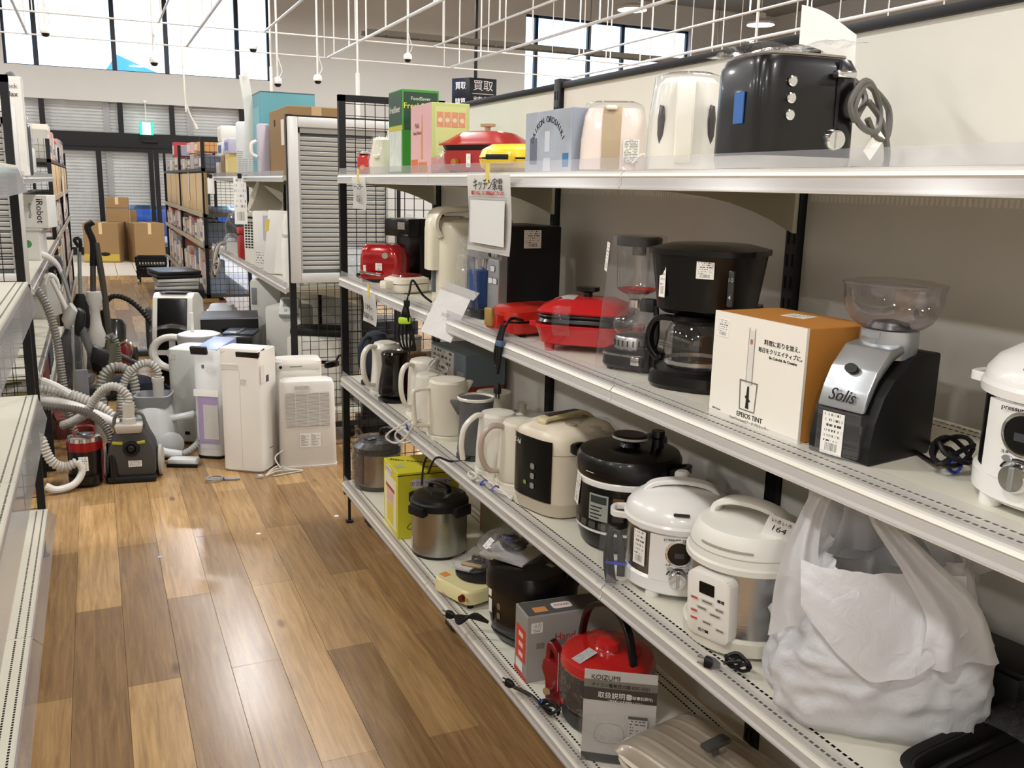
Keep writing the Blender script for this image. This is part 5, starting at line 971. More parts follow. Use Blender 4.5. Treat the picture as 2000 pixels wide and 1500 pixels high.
# wrapped rice cooker
t = thing('rice_cooker', 'steel and black rice cooker wrapped in clear film at the far end', 'rice cooker', (*ctr(1.09, 3.84, .09), ZD), -60); t.scale = (1.08, 1.08, 1.12)
R = .1
obj('base', loft([(0, R*.95, R*.95), (.02, R, R)], 36), BLACK, t); obj('body', loft([(.02, R, R), (.15, R, R)], 40), M('#9a8a78', .25, 1., bump=.1, bscale=8, aniso=(1, 1, 40)), t); obj('lid', loft([(.15, R*1.02, R*1.02), (.175, R*1.02, R*1.02), (.195, R*.8, R*.8), (.2, R*.2, R*.2)], 36), BLACK, t); obj('handle', ribbon([(-.03, .06, .19), (-.02, .06, .225), (.02, .06, .23), (.04, .06, .19)], .03, .014, (0, 1, 0)), BLACK, t); obj('lid_latch', box(-.02, .02, -.06, -.02, .195, .21, .004), BLACK, t); obj('control_strip', cyl_panel(R, -18, 10, .03, .15, .003), M('#39302a', .3), t); obj('film', loft([(.004, R*1.06, R*1.06), (.06, R*1.09, R*1.09), (.13, R*1.07, R*1.07), (.18, R*1.09, R*1.09), (.205, R*.8, R*.8)], 36, False, True), WRAP, t); sticker(t, .02, .075, on(R*1.09, -38, .07), ra(-38))
# panel carton leaning at the back
t = thing('appliance_box', 'flat grey white carton standing behind the thermal pot', 'carton', (1.375, 2.98, ZD), -90); obj('carton', cbox(.5, .06, .24, .002, 1), M('#a39f90', .6), t); obj('edge_strip', box(-.252, -.246, -.031, .0, 0, .24), M('#b5562c', .5), t)
# ---------------------------------------------------------------- top shelf
ZT = SZ['T']
t = thing('toaster', 'black toaster with chrome buttons on the top shelf', 'toaster', (1.165, 1.385, ZT), -6); t.scale = (1.1, 1.1, 1.08)
obj('base_band', loft([(.004, .094, .072, 6), (.024, .098, .075, 6)], 44), M('#a9a7a4', .35, .6), t); obj('body', loft([(.024, .097, .0745, 6), (.10, .096, .074, 6), (.165, .095, .073, 6), (.180, .089, .068, 5), (.184, .08, .06, 5)], 52), BLACK, t); obj('top_trim', loft([(.1835, .082, .062, 5), (.187, .082, .062, 5), (.188, .07, .05, 5)], 44), M('#9b9186', .3, .6), t)
for y in (-.024, .024): obj('bread_slot', box(-.06, .06, y-.012, y+.012, .186, .1887), BLACKM, t)
for k in range(3): button(t, .0085, (-.04, -.0745, .088+.026*k), CHROME); 
dl = obj('dial', loft([(0, .019, .019), (.008, .018, .018), (.013, .015, .015)], 24), CHROME, t, (.045, -.0735, .052), (PI/2, 0, 0)); obj('dial_grip', cbox(.008, .028, .005, .001, 1, .011), CHROME, dl)
obj('lever_slot', prism(rrect(.006, .105, .003), .002, 'y'), BLACKM, t, (.047, -.0745, .125)); obj('lever', box(.03, .066, -.094, -.078, .148, .160, .003), CHROME, t); obj('spec_plate', box(-.0985, -.0965, -.032, -.004, .075, .125), M('#2a62a8', .4), t)
for x in (-.07, .07):
    for y in (-.05, .05): obj('foot', lathe([(.009, 0), (.01, .005)], 10), M('#6d6f74', .5), t, (x, y, 0))
obj('manual_bag', sheet(12, 8, lambda u, v: (-.115+.22*u, -.07+.14*v, .192+.022*u*u+.006*math.sin(u*11+v*5)+.003*math.sin(v*13))), BAGC, t); obj('manual_sheet', sheet(8, 5, lambda u, v: (.0+.125*u-.02*(1-v), -.055+.03*v+.02*u, .200+.066*v-.030*u+.006*math.sin(u*4)), .0006), PAPER, t)
obj('cord', join(tube([(.10, .0, .17), (.125, -.02, .15), (.135, -.03, .125), (.11, -.05, .10), (.075, -.085, .085), (.06, -.09, .11), (.085, -.085, .145), (.125, -.06, .14), (.155, -.045, .105), (.14, -.06, .07), (.10, -.075, .075), (.07, -.088, .10), (.09, -.082, .14), (.14, -.05, .135), (.185, -.03, .11), (.18, -.04, .065), (.145, -.055, .06), (.12, -.06, .09)], .0055, 7), tube([(.13, -.045, .12), (.16, -.045, .09), (.175, -.05, .04), (.165, -.055, .008), (.12, -.06, .006), (.09, -.07, .006)], .0055, 7)), M('#57544f', .5), t); obj('cord_tag', box(-.012, .012, -.0006, 0, 0, .05), PAPER, t, (.125, -.06, .03), (0, .7, .2))
t = thing('electric_kettle', 'white kettle in a clear bag on the top shelf beside the black toaster', 'kettle', (1.165, 1.69, ZT), -38); t.scale = (1.08, 1.08, 1.08)
obj('body', loft([(.0, .066, .066), (.006, .072, .07), (.06, .071, .068), (.14, .064, .06), (.168, .058, .055), (.174, .05, .048)], 40), KW, t); obj('handle', ribbon([(0, -.052, .168), (0, -.075, .166), (0, -.088, .14), (0, -.088, .06), (0, -.08, .03), (0, -.062, .02)], .034, .014, (1, 0, 0)), KW, t); obj('lid', loft([(.172, .052, .05), (.178, .048, .046), (.181, .02, .02)], 32), KW, t)
for s in (-1, 1): obj('water_window', prism([(.0, .0), (.008, .018), (.010, .05), (.006, .074), (-.004, .076), (-.008, .05), (-.007, .02)], .004, 'y', .001), M('#3c3436', .2), t, (s*.0478, -.0478, .05), (0, 0, s*math.radians(45)))
obj('bag', loft([(.002, .078, .074, 3.), (.1, .075, .07, 3.), (.18, .066, .06, 2.6), (.19, .04, .03)], 32, False, True), CLEAR, t)
t = thing('toaster', 'pale pink toaster with a beige middle band in clear plastic', 'toaster', (1.16, 1.985, ZT), -36); t.scale = (1.08, 1.08, 1.05)
PK = M('#e3d2c8', .35)
obj('body', loft([(.006, .07, .09, 6), (.07, .068, .088, 6), (.125, .062, .08, 5), (.14, .056, .072, 4.5)], 44), PK, t); obj('middle_band', prism([(-.0925, .008), (-.0905, .07), (-.083, .125), (-.0735, .143), (-.065, .1425), (-.08, .06), (-.08, .008)], .04, 'x', .001, .002), M('#b09a78', .4), t); obj('base', loft([(0, .064, .084, 6), (.006, .069, .089, 6)], 40), M('#b9a394', .5), t); obj('lever', box(-.012, .012, -.088, -.07, .135, .145, .004), KI, t)
for x in (-.026, .026): obj('bread_slot', box(x-.011, x+.011, -.06, .06, .1385, .1412), DARK, t)
sticker(t, .034, .05, (.046, -.0915, .022), mat=WARN, name='caution_label'); obj('bag', loft([(.002, .074, .095, 5), (.1, .071, .09, 5), (.15, .062, .08, 4), (.156, .05, .06, 4)], 40, False, True), CLEAR, t); obj('cord', tube([(.05, -.1, .02), (.075, -.1, .04), (.08, -.1, .0), (.05, -.11, -.004), (.03, -.1, .01)], .003, 6), CORDW, t)
t = thing('appliance_box', 'grey blue radish grater carton on the top shelf', 'carton', (1.045, 2.115, ZT), -90)
obj('carton', box(-.13, .13, 0, .085, 0, .15, .0015, 1), M('#8d95a3', .55), t); obj('photo_print', box(-.129, .129, -.0008, 0, .001, .149), M('#a3a9b4', .55, var=.35, vscale=14), t)
for i, ch in enumerate('DAIKON OROSHIKI'):
    a = math.radians(148-116*i/14); text(t, ch, .021, INK, (.0+.10*math.cos(a), -.0014, .028+.10*math.sin(a)), (0, PI/2-a, 0))
obj('printed_grater', join(box(-.014, .014, -.0016, -.0008, .05, .10), prism([(-.022, 0), (.022, 0), (.018, .035), (-.018, .035)], .0012, 'y', 0, -.0014)), M('#c6cbd3', .5), t); obj('printed_grater', box(-.1, -.06, -.0016, -.0008, .02, .085), M('#5d6678', .5), t); obj('printed_badge', box(.085, .115, -.0016, -.0008, .012, .045), M('#2d6c9c', .5), t); obj('spine_print', box(-.1306, -.13, .01, .075, .07, .14), M('#d9cc3c', .5), t)
t = thing('sandwich_maker', 'yellow sandwich maker on the top shelf', 'sandwich maker', (1.13, 2.44, ZT), -52); t.scale = (1.25, 1.2, 1.15)
YL = M('#e8c41e', .28, coat=.3)
obj('lower_shell', loft([(.004, .07, .09, 3), (.012, .082, .104, 3), (.032, .086, .11, 3)], 36), YL, t); obj('upper_shell', loft([(.036, .086, .11, 3), (.055, .08, .102, 3), (.068, .06, .08, 3), (.071, .02, .03)], 36), YL, t); obj('plate_gap', loft([(.031, .08, .104, 3), (.037, .08, .104, 3)], 36), BLACKM, t); obj('handle', box(-.034, .034, -.128, -.1, .018, .05, .01), YL, t); obj('latch', box(-.03, .026, -.1305, -.126, .03, .042, .002), BLACKM, t)
t = thing('electric_hot_pot', 'red rectangular electric cooking pot with gold lid knob on the top shelf', 'cooking pot', (1.185, 2.84, ZT), -62); t.scale = (1.1, 1.1, 1.05)
RB = M('#9c1716', .25, coat=.4)
obj('body', loft([(.008, .105, .075, 7), (.012, .112, .082, 7), (.07, .116, .086, 7)], 44), RB, t); obj('inner_pan', loft([(.07, .112, .082, 7), (.086, .118, .088, 7)], 44), BLACKM, t); lid = obj('lid', loft([(.086, .128, .096, 7), (.09, .128, .096, 7), (.1, .112, .082, 6), (.125, .075, .055, 5), (.13, .05, .04, 4)], 44), RB, t); obj('lid_knob', loft([(.13, .008, .008), (.143, .008, .008), (.145, .024, .014, 3), (.153, .024, .014, 3)], 20), M('#b39a78', .35, .5), lid)
for s in (-1, 1): obj('side_handle', box(s*.118-.014, s*.118+.014, -.03, .03, .055, .066, .004), RB, t)
obj('dial', lathe([(.012, 0), (.01, .012)], 16), M('#b07a3c', .3, .6), t, (-.05, -.085, .035), (PI/2, 0, 0)); sticker(t, .016, .04, (.0, -.0865, .02)); obj('film', sheet(6, 8, lambda u, v: (-.118+.03*u, -.09-.006*math.sin(v*6), .01+.09*v)), WRAP, t)
for x in (-.09, .09): obj('foot', lathe([(.01, 0), (.012, .009)], 10), BLACKM, t, (x, -.05, 0))
t = thing('appliance_box', 'pink and lime green hand blender carton on the top shelf', 'carton', (1.055, 3.02, ZT), -2)
obj('carton', box(0, .135, 0, .25, 0, .235, .0015, 1), M('#b9c47e', .55), t); obj('pink_print', box(-.0008, 0, 0.001, .249, .001, .234), M('#d6a7a8', .55), t); obj('printed_blender', prism([(.1, .05), (.12, .05), (.118, .13), (.112, .20), (.106, .20), (.1, .13)], .0012, 'x'), M('#c98a4c', .5), t, (-.001, 0, 0)); obj('printed_food', box(-.0016, -.0008, .16, .24, .005, .05), M('#c9663c', .6, var=.4, vscale=60), t); obj('printed_food', box(-.0016, -.0008, .05, .15, .005, .04), M('#b9763c', .6, var=.4, vscale=60), t); text(t, 'Multi', .026, M('#8f5a5a', .6), (-.0012, .17, .165), (0, 0, -PI/2)); text(t, 'Handy Blender', .018, M('#8f5a5a', .6), (-.0012, .165, .14), (0, 0, -PI/2))
obj('green_print', box(.012, .123, -.001, 0, .06, .222), M('#c3cd88', .55), t)
for k in range(4): obj('printed_dish', box(.018+.026*k, .041+.026*k, -.0016, -.0008, .155, .205), M('#c98f6a', .5, var=.3, vscale=80), t); obj('printed_bowl', move(lathe([(.008, 0), (.008, .0008)], 14), (0, 0, 0), (PI/2, 0, 0)), M('#d8c4ae', .5), t, (.0295+.026*k, -.0016, .178))
obj('pink_base', box(.0, .135, -.0014, 0, .001, .055), M('#cf9a98', .55), t)
t = thing('appliance_box', 'tall green vacuum sealer carton on the top shelf', 'carton', (1.055, 3.345, ZT), -2)
GN = M('#3c8c34', .5)
obj('carton', box(0, .14, 0, .195, 0, .305, .0015, 1), GN, t); obj('front_print', box(.006, .134, -.001, 0, .16, .295), M('#1f3d2c', .5), t); obj('end_print', box(-.001, 0, .01, .185, .18, .30), M('#20442e', .5), t); obj('end_photo', box(-.001, 0, .01, .185, .01, .16), M('#c9cfc6', .5, var=.25, vscale=25), t); obj('end_band', box(-.0014, 0, .0, .195, .158, .176), M('#b9b43a', .5), t)
text(t, 'FreshSaver', .03, M('#e6d84a', .5), (.07, -.0014, .245)); text(t, 'FoodSaver', .018, INKW, (.07, -.0014, .272)); text(t, 'FreshSaver', .034, INKW, (-.0016, .1, .235), (0, 0, -PI/2))
t = thing('juicer', 'cream juicer in clear plastic beside the green carton', 'juicer', (1.08, 3.70, ZT), -40); t.scale = (1.15, 1.15, 1.05); obj('body', loft([(0, .042, .042), (.05, .045, .045), (.09, .036, .036), (.13, .03, .03), (.14, .02, .02)], 28), KI, t); obj('spout', box(-.01, .01, -.06, -.03, .06, .072, .003), KI, t); obj('bag', loft([(.001, .05, .05), (.1, .046, .046), (.155, .03, .03)], 24, False, True), CLEAR, t)
t = thing('can_opener', 'small red and chrome appliance at the far end of the top shelf', 'appliance', (1.09, 3.95, ZT), -50); obj('body', cbox(.07, .07, .085, .012), RED, t); obj('top_plate', cbox(.072, .072, .014, .005, 2, .085), CHROME, t); obj('dial', lathe([(.012, 0), (.01, .01)], 14), M('#c9a070', .3, .5), t, (-.0, -.035, .03), (PI/2, 0, 0))
# ---------------------------------------------------------------- paper notices on the shelf edges
def notice(label, x, y, ztop, w, h, rz, tape, lines, tilt=0.):
    t = thing('paper_notice', label, 'notice', (x, y, ztop-h), rot=(0, tilt, math.radians(rz)))
    obj('sheet', sheet(6, 10, lambda u, v: (-w/2+w*u, .006*math.sin(u*PI)*(1-v)+.004*math.sin(v*4), h*v), .0004), PAPER, t); obj('tape', box(-.008 if w < .1 else -.014, .006 if w < .1 else .008, -.003, .0, h-.02, h+.03), M('#d9c356', .5), t)
    for s, size, m_, z in lines: text(t, s, size, m_, (0, -.0035, z))
    return t
t = notice('large paper notice titled in Japanese taped to the top shelf edge', .962, 2.296, 1.592, .295, .205, -90, 1, (('キッチン家電', .034, INK, .178), ('棚以上の品、主に分類商品がございます', .0125, REDP, .157)))
obj('printed_frame', join(*[box(*b_, -.0036, -.0032, *z_) for b_, z_ in (((-.128, .128), (.1465, .1475)), ((-.128, .128), (.014, .015)), ((-.128, -.127), (.014, .147)), ((.127, .128), (.014, .147)))]), INKG, t); obj('grey_panel', box(-.118, .118, -.0034, -.003, .022, .138), M('#d3d2cf', .7), t)
notice('small paper note hanging at the far end of the top shelf', .962, 3.62, 1.588, .2, .125, -90, 1, (('トースター', .03, INK, .085), ('電気', .03, INKG, .04)), .0)
notice('small paper note hanging at the far end of the second shelf', .962, 3.485, 1.148, .19, .125, -90, 1, (('ミキサー', .028, INK, .062), ('電気ケトル', .026, INK, .028)), .0)
t = thing('instruction_sheet', 'folded instruction sheet in a clear bag leaning over the second shelf edge', 'instruction sheet', (.945, 2.66, 1.10), rot=(math.radians(-28), math.radians(14), math.radians(-48)))
obj('sheet', box(-.055, .055, -.001, 0, 0, .15), PAPER, t); obj('fold_sheet', sheet(4, 4, lambda u, v: (-.055+.12*u, .0+.02*v, .15+.035*v), .0006), PAPER, t); obj('bag', sheet(8, 8, lambda u, v: (-.06+.12*u, -.004-.003*math.sin(u*9+v*7), -.004+.16*v)), WRAP, t); sticker(t, .03, .012, (.0, -.0016, .07), mat=WARN, name='printed_text')
# ---------------------------------------------------------------- appliances on the floor
PW_ = M('#dedad2', .38)
t = thing('air_purifier', 'tall white air purifier with black control top in front of the others', 'air purifier', (.715, 5.055, 0), -35)
obj('body', loft([(.006, .112, .102, 8), (.012, .118, .108, 8), (.6, .118, .108, 8), (.655, .118, .108, 8), (.675, .116, .106, 8)], 56), PW_, t); obj('top_deck', prism([(-.106, .655), (.106, .655), (.106, .670), (.03, .690), (-.106, .690)], .22, 'x', .006), M('#e2dfd8', .4), t); obj('control_panel', prism([(-.108, .640), (-.03, .672), (-.03, .684), (-.112, .670)], .13, 'x', .003, .048), BLACK, t)
obj('grip_recess', prism(rrect(.105, .028, .008), .004, 'y'), M('#c9c4ba', .5), t, (-.055, -.1075, .585)); obj('grip_shadow_lip', box(-.10, -.01, -.110, -.106, .597, .603), PW_, t); obj('side_seam', box(-.0005, .0005, -.1086, -.107, .02, .57), M('#a39e96', .6), t)
obj('ion_badge', box(-.0005, .0008, -.016, .016, 0, .036), M('#2a2d38', .4), t, (.1185, -.02, .5)); obj('side_label', box(-.0005, .0008, -.02, .02, 0, .1), print_mat('purifier_label_print', '#d2cec6', '#8c877f', 8, .45, False, seed=1.), t, (.1185, -.078, .5)); sticker(t, .04, .032, (.02, -.1085, .49), mat=WARN, name='price_label'); obj('maker_name', box(0, .0006, -.02, .02, 0, .006), INKG, t, (.1186, .0, .12))
obj('base_plate', loft([(0, .108, .098, 8), (.008, .112, .102, 8)], 48), M('#b5b0a8', .5), t)
t = thing('dehumidifier', 'low white dehumidifier with a slatted rear grille', 'dehumidifier', (1.015, 4.995, 0), -7)
obj('body', loft([(.012, .152, .062, 7), (.02, .156, .066, 7), (.47, .15, .062, 7), (.49, .142, .056, 6), (.5, .12, .04, 6)], 52), M('#d6d3cd', .4), t); obj('base_plate', loft([(0, .158, .07, 7), (.012, .16, .072, 7)], 48), M('#cfcac2', .45), t); obj('grille_recess', box(-.115, .118, -.0665, -.06, .24, .43), M('#6f6c67', .7), t)
sl = mesh_of('grille_slat', box(-.115, .118, -.0695, -.0645, 0, .0042), M('#d4d1cb', .4))
for k in range(27): obj('grille_slat', sl, None, t, (0, 0, .243+.007*k))
for x in (-.065, 0, .065): obj('grille_rib', box(x-.002, x+.002, -.0705, -.064, .24, .43), M('#d4d1cb', .4), t)
sl_ = sticker(t, .115, .08, (0.01, -.0672, .12), mat=M('#dedbd5', .5), name='spec_label'); obj('printed_lines', join(*[box(x0, x0+w_*(.7+.3*math.sin(k*2.3)), -.0013, -.0008, .008+.006*k, .0105+.006*k) for x0, w_ in ((-.052, .047), (.004, .047)) for k in range(11)]), M('#8f8b85', .6), sl_); sticker(t, .09, .018, (-.03, -.0672, .452), mat=WARN, name='caution_label')
t = thing('fan_heater', 'white box heater with a control strip behind the dehumidifier', 'heater', (1.0, 5.155, 0), -5); obj('body', loft([(.006, .13, .07, 8), (.5, .13, .07, 8), (.575, .13, .07, 7), (.59, .12, .06, 6)], 44), M('#dcd8d0', .4), t); obj('control_strip', box(-.12, .12, -.0715, -.068, .53, .565, .002), M('#d0cbc1', .4), t); button(t, .009, (-.1, -.0715, .548), BLACK); obj('strip_print', box(-.05, .02, -.0722, -.0715, .546, .552), INKG, t)
t = thing('air_purifier', 'slim white air purifier with a purple booklet taped on', 'air purifier', (.585, 5.40, 0), -32)
obj('body', loft([(.012, .075, .13, 5), (.02, .085, .14, 5), (.6, .085, .14, 5), (.635, .083, .136, 5)], 48), M('#d9dbdb', .4), t); obj('top_deck', prism([(-.13, .63), (.13, .63), (.13, .668), (-.13, .64)], .14, 'x', .006), M('#8c9cc0', .35), t); obj('top_flap', box(-.045, .05, -.02, .0, .655, .70, .003), DARK, t, rot=(.3, 0, 0)); obj('base_plate', loft([(0, .08, .135, 5), (.014, .086, .141, 5)], 44), BLACKM, t); obj('sensor', box(-.02, -.006, -.1415, -.14, .53, .55), M('#5d6068', .4), t)
bk = obj('purple_booklet', box(-.05, .068, -.1465, -.142, .1, .37), M('#b7a0c9', .6), t); obj('booklet_page', box(-.02, .068, -.1485, -.1465, .12, .32), M('#d8d4cd', .7), t); obj('clear_pouch', box(-.07, .075, -.151, -.150, .06, .40), CLEAR, t); obj('pouch_header', box(-.07, .075, -.152, -.151, .37, .41), PAPER, t)
t = thing('air_purifier', 'pale grey air purifier with a side vent behind the slim purifier', 'air purifier', (.48, 5.76, 0), -30)
obj('body', loft([(.01, .09, .12, 5), (.02, .1, .13, 5), (.54, .1, .13, 5), (.575, .096, .126, 5), (.582, .08, .11, 4)], 44), M('#c6c8c4', .4), t); g_ = bmesh.new()
for k in range(26): bx(g_, .1005, .103, -.09, -.055, .30+.009*k, .3045+.009*k)
obj('side_vent', g_, DARK, t); sticker(t, .04, .03, (-.05, -.1312, .52), name='price_label', mat=WARN); obj('cord_socket', box(.0, .03, -.133, -.13, .06, .08), BLACKM, t)
t = thing('circulator_fan', 'round white circulator fan behind the grey purifier', 'fan', (.42, 6.42, -.0), -20); t.scale.z = .82; obj('ring', tube([(.13*math.cos(a), 0, .52+.13*math.sin(a)) for a in [k*PI/8 for k in range(16)]], .028, 10, 2, True), PW_, t); obj('hub', lathe([(.04, -.02), (.04, .02)], 18), LGREY, t, (0, 0, .52), (PI/2, 0, 0)); obj('blade', join(*[move(box(.03, .12, -.003, .003, -.02, .02), (0, 0, .52), (0, k*PI/2, 0)) for k in range(4)]), LGREY, t); obj('stem', tube([(0, 0, .0), (0, 0, .39)], .02, 10, 1), PW_, t); obj('foot', lathe([(.11, 0), (.1, .02), (.03, .03)], 24), PW_, t)
t = thing('waste_bin', 'white cylinder bin with a grey lid band behind the slim purifier', 'bin', (.56, 6.06, 0)); obj('drum', lathe([(.11, 0), (.125, .02), (.13, .55)], 32), M('#d2d4d2', .4), t); obj('lid_band', lathe([(.134, .55), (.134, .60), (.13, .605)], 32), GREY, t); obj('lid', lathe([(.129, .604), (.1, .615), (.02, .617)], 32), M('#d9dad8', .4), t); obj('lid_bar', box(-.05, -.03, -.01, .01, .615, .74), M('#c6c8c6', .4), t)
t = thing('portable_air_conditioner', 'tall portable air conditioner with black front and white sides', 'air conditioner', (.535, 7.36, 0), -22)
obj('body', prism([(-.15, .02), (.16, .02), (.16, .66), (.06, .72), (-.06, .73), (-.11, .70), (-.17, .4)], .30, 'x', .012), PW_, t); obj('front_panel', prism([(-.158, .03), (-.14, .03), (-.14, .40), (-.09, .70), (-.118, .69), (-.178, .4)], .22, 'x', .004), M('#121114', .25, coat=.3), t); obj('top_panel', prism([(-.10, .728), (.05, .722), (.05, .728), (-.09, .736)], .2, 'x', .002), BLACK, t); obj('caster_base', box(-.13, .13, -.13, .14, 0, .025, .006), BLACKM, t); obj('packing_film', sheet(4, 10, lambda u, v: (-.165+.33*u, -.19+.06*v, .44+.04*math.sin(u*3)+.05*v)), WRAP, t)
obj('side_film', sheet(6, 10, lambda u, v: (-.165-.02*math.sin(v*5), -.16+.3*u, .05+.6*v)), CLEAR, t)
t = thing('humidifier', 'white humidifier with a pale tank lid beside the air conditioner', 'humidifier', (.88, 7.55, 0), -15); obj('body', loft([(0, .11, .11, 5), (.52, .115, .115, 5), (.56, .11, .11, 5)], 36), PW_, t); obj('tank_lid', loft([(.56, .1, .1, 5), (.6, .085, .085, 4), (.605, .03, .03)], 32), M('#cdd2da', .3), t)
t = thing('black_refrigerator', 'large black box appliance with a silver edged top', 'refrigerator', (.80, 6.44, 0), -8); obj('body', cbox(.37, .36, .66, .006), BLACKM, t); obj('top_plate', cbox(.372, .362, .012, .003, 1, .66), M('#2a2c38', .3), t); obj('top_edge', box(-.186, .186, -.183, -.179, .662, .671), M('#9fa2a8', .3, .6), t); obj('handle_slot', box(-.05, .06, -.183, -.179, .57, .60), BLACK, t); sticker(t, .045, .036, (.13, -.1812, .5), mat=WARN, name='price_label')
t = thing('printer', 'small black printer standing in front of the black refrigerator', 'printer', (.86, 5.98, 0), -20); t.scale.z = 1.1; obj('cabinet', box(-.02, .10, -.14, .14, 0, .44, .008), M('#1a1a1b', .5), t); obj('printer_body', box(-.16, .05, -.17, .14, .38, .555, .008), M('#121212', .3), t); obj('feed_tray', box(-.15, .04, -.1, .12, .556, .566, .003), M('#3a4356', .25), t); obj('paper_guide', box(-.06, -.04, -.1, .1, .566, .572), CHROME, t); obj('stand', box(-.14, .0, -.12, .12, 0, .38), BLACKM, t); sticker(t, .04, .03, (.06, -.1412, .36), mat=WARN, name='price_label')
# cables lying on the floor
t = thing('power_cord', 'grey cord bundle on the floor left of the tall purifier', 'cord', (.49, 4.86, 0), 0); obj('cord', join(tube(coil(3, .045, (0, 0, .002), 1, .5, 41, .2), .0035, 6, 3), tube([(.04, 0, .008), (.09, -.02, .008), (.13, -.02, .008)], .007, 6)), M('#8a8d92', .5), t); obj('twist_tie', box(.045, .05, -.012, .012, .002, .018, .002), M('#2438b8', .4), t)
t = thing('power_cord', 'pale cord loops on the floor between the purifier and dehumidifier', 'cord', (.84, 4.83, 0), 0); obj('cord', join(*[tube([(-.09, 0, .01), (-.02, .03+.012*k, .02+.01*k), (.06, .045+.01*k, .012), (.12, .04, .006), (.05, .02, .006), (-.05, -.005, .006)], .004, 6) for k in range(3)], tube([(.0, .04, .03), (-.02, .09, .08), (.03, .12, .11)], .004, 6)), M('#b5b2ab', .5), t); plug(t, (-.1, 0, .01), (0, -PI/2, 0), M('#b5b2ab', .5))
t = thing('black_clip', 'black clamp clipped to the far post of the right rack', 'clamp', (.975, 4.10, .735), 30); obj('jaw', box(-.07, .01, -.012, .012, 0, .03, .008), BLACK, t); obj('spring', tube([(0, 0, .03), (.02, .0, .05), (.05, 0, .04), (.07, 0, .02)], .006, 6), BLACK, t)
# ---------------------------------------------------------------- vacuum cleaners
HG = M('#a5a29b', .5); HG2 = M('#8b8880', .45); HW = M('#cfccc6', .45)
def hose(parent, pts, r=.021, mat=None, name='hose', pitch=.012): return obj(name, tube(pts, r, 12, 8, rib=.74, ribp=pitch*1.35), mat or HG, parent, ang=12)
t = thing('vacuum_cleaner', 'dark grey canister vacuum with pale wheels and a big ribbed hose', 'vacuum cleaner', (.105, 5.085, 0), -8)
DG = M('#3b3b3a', .5)
obj('body', prism([(-.118, .03), (.118, .03), (.122, .12), (.112, .19), (.085, .24), (.066, .30), (-.066, .30), (-.085, .24), (-.108, .19), (-.122, .12)], .20, 'y', .02), DG, t); obj('top_bezel', prism([(-.06, .268), (.06, .268), (.07, .312), (-.07, .312)], .09, 'y', .008), M('#a9a094', .5), t, (0, -.07, 0))
obj('carry_handle', tube([(-.075, -.06, .29), (-.07, -.06, .34), (-.045, -.06, .365), (.045, -.06, .365), (.07, -.06, .34), (.075, -.06, .29)], .009, 8), M('#57544f', .5), t); obj('exhaust_dial', lathe([(.042, 0), (.04, .012), (.026, .014), (.022, .006), (.012, .02)], 24), BLACKM, t, (.006, -.1, .185), (PI/2, 0, 0))
for x0, x1 in ((-.11, -.06), (.06, .10)): obj('lime_tab', box(x0, x1, -.104, -.098, .20, .216, .002), M('#a8a43a', .5), t, rot=(0, .12 if x0 < 0 else -.12, 0))
for s in (-1, 1): obj('wheel', loft([(-.012, .07, .07), (-.006, .082, .082), (.008, .082, .082), (.014, .06, .06)], 28), M('#b5b0a6', .5), t, (s*.135, .02, .083), (0, s*PI/2, 0))
obj('bumper', box(-.12, .12, -.115, .1, .0, .035, .01), BLACKM, t); sticker(t, .065, .034, (.02, -.1015, .085), mat=WARN, name='spec_label'); obj('hose_cuff', loft([(.30, .036, .036), (.34, .034, .034), (.345, .03, .03), (.42, .03, .03)], 24), M('#b9b4aa', .5), t, (.0, -.06, 0))
hose(t, [(.0, -.06, .41), (.0, -.05, .455), (-.05, -.03, .50), (-.11, 0, .49), (-.16, .03, .44), (-.20, .05, .38), (-.24, .08, .33), (-.3, .12, .29), (-.36, .16, .26)], .024, HG)
t = thing('vacuum_cleaner', 'small red and black cyclone vacuum with a price label', 'vacuum cleaner', (-.125, 5.06, 0), -5)
obj('base', loft([(0, .07, .085, 3), (.02, .082, .1, 3), (.06, .084, .1, 3)], 36), BLACK, t); obj('dust_cup', loft([(.055, .08, .085), (.19, .082, .086)], 36), BLACK, t); obj('red_band', loft([(.188, .084, .088), (.235, .084, .088)], 36), M('#8c1519', .25, .3), t); obj('top_cap', loft([(.235, .08, .084), (.255, .078, .082), (.258, .06, .06)], 36), CHROME, t); obj('red_trim', tube([(.082, -.05, .03), (.088, -.02, .15), (.082, 0, .24)], .004, 8), DRED, t); obj('handle', ribbon([(-.05, .03, .25), (-.04, .05, .29), (.04, .05, .29), (.05, .03, .25)], .016, .008, (0, 1, 0)), DRED, t); sticker(t, .045, .075, (.0, -.0875, .09), name='price_label')
obj('hose_cuff', tube([(.135, -.04, .01), (.135, -.03, .12), (.13, -.01, .21)], .027, 12, 4), BLACK, t); hose(t, [(.13, -.01, .2), (.125, .0, .25), (.09, .02, .31), (.02, .06, .36), (-.07, .08, .385), (-.16, .08, .40), (-.24, .08, .42)], .022, M('#6f6a64', .35, .4), pitch=.010)
t = thing('vacuum_cleaner', 'white and grey canister vacuum behind the dark grey one', 'vacuum cleaner', (.245, 5.48, 0), -15)
WV = M('#c9cbcb', .3, coat=.2)
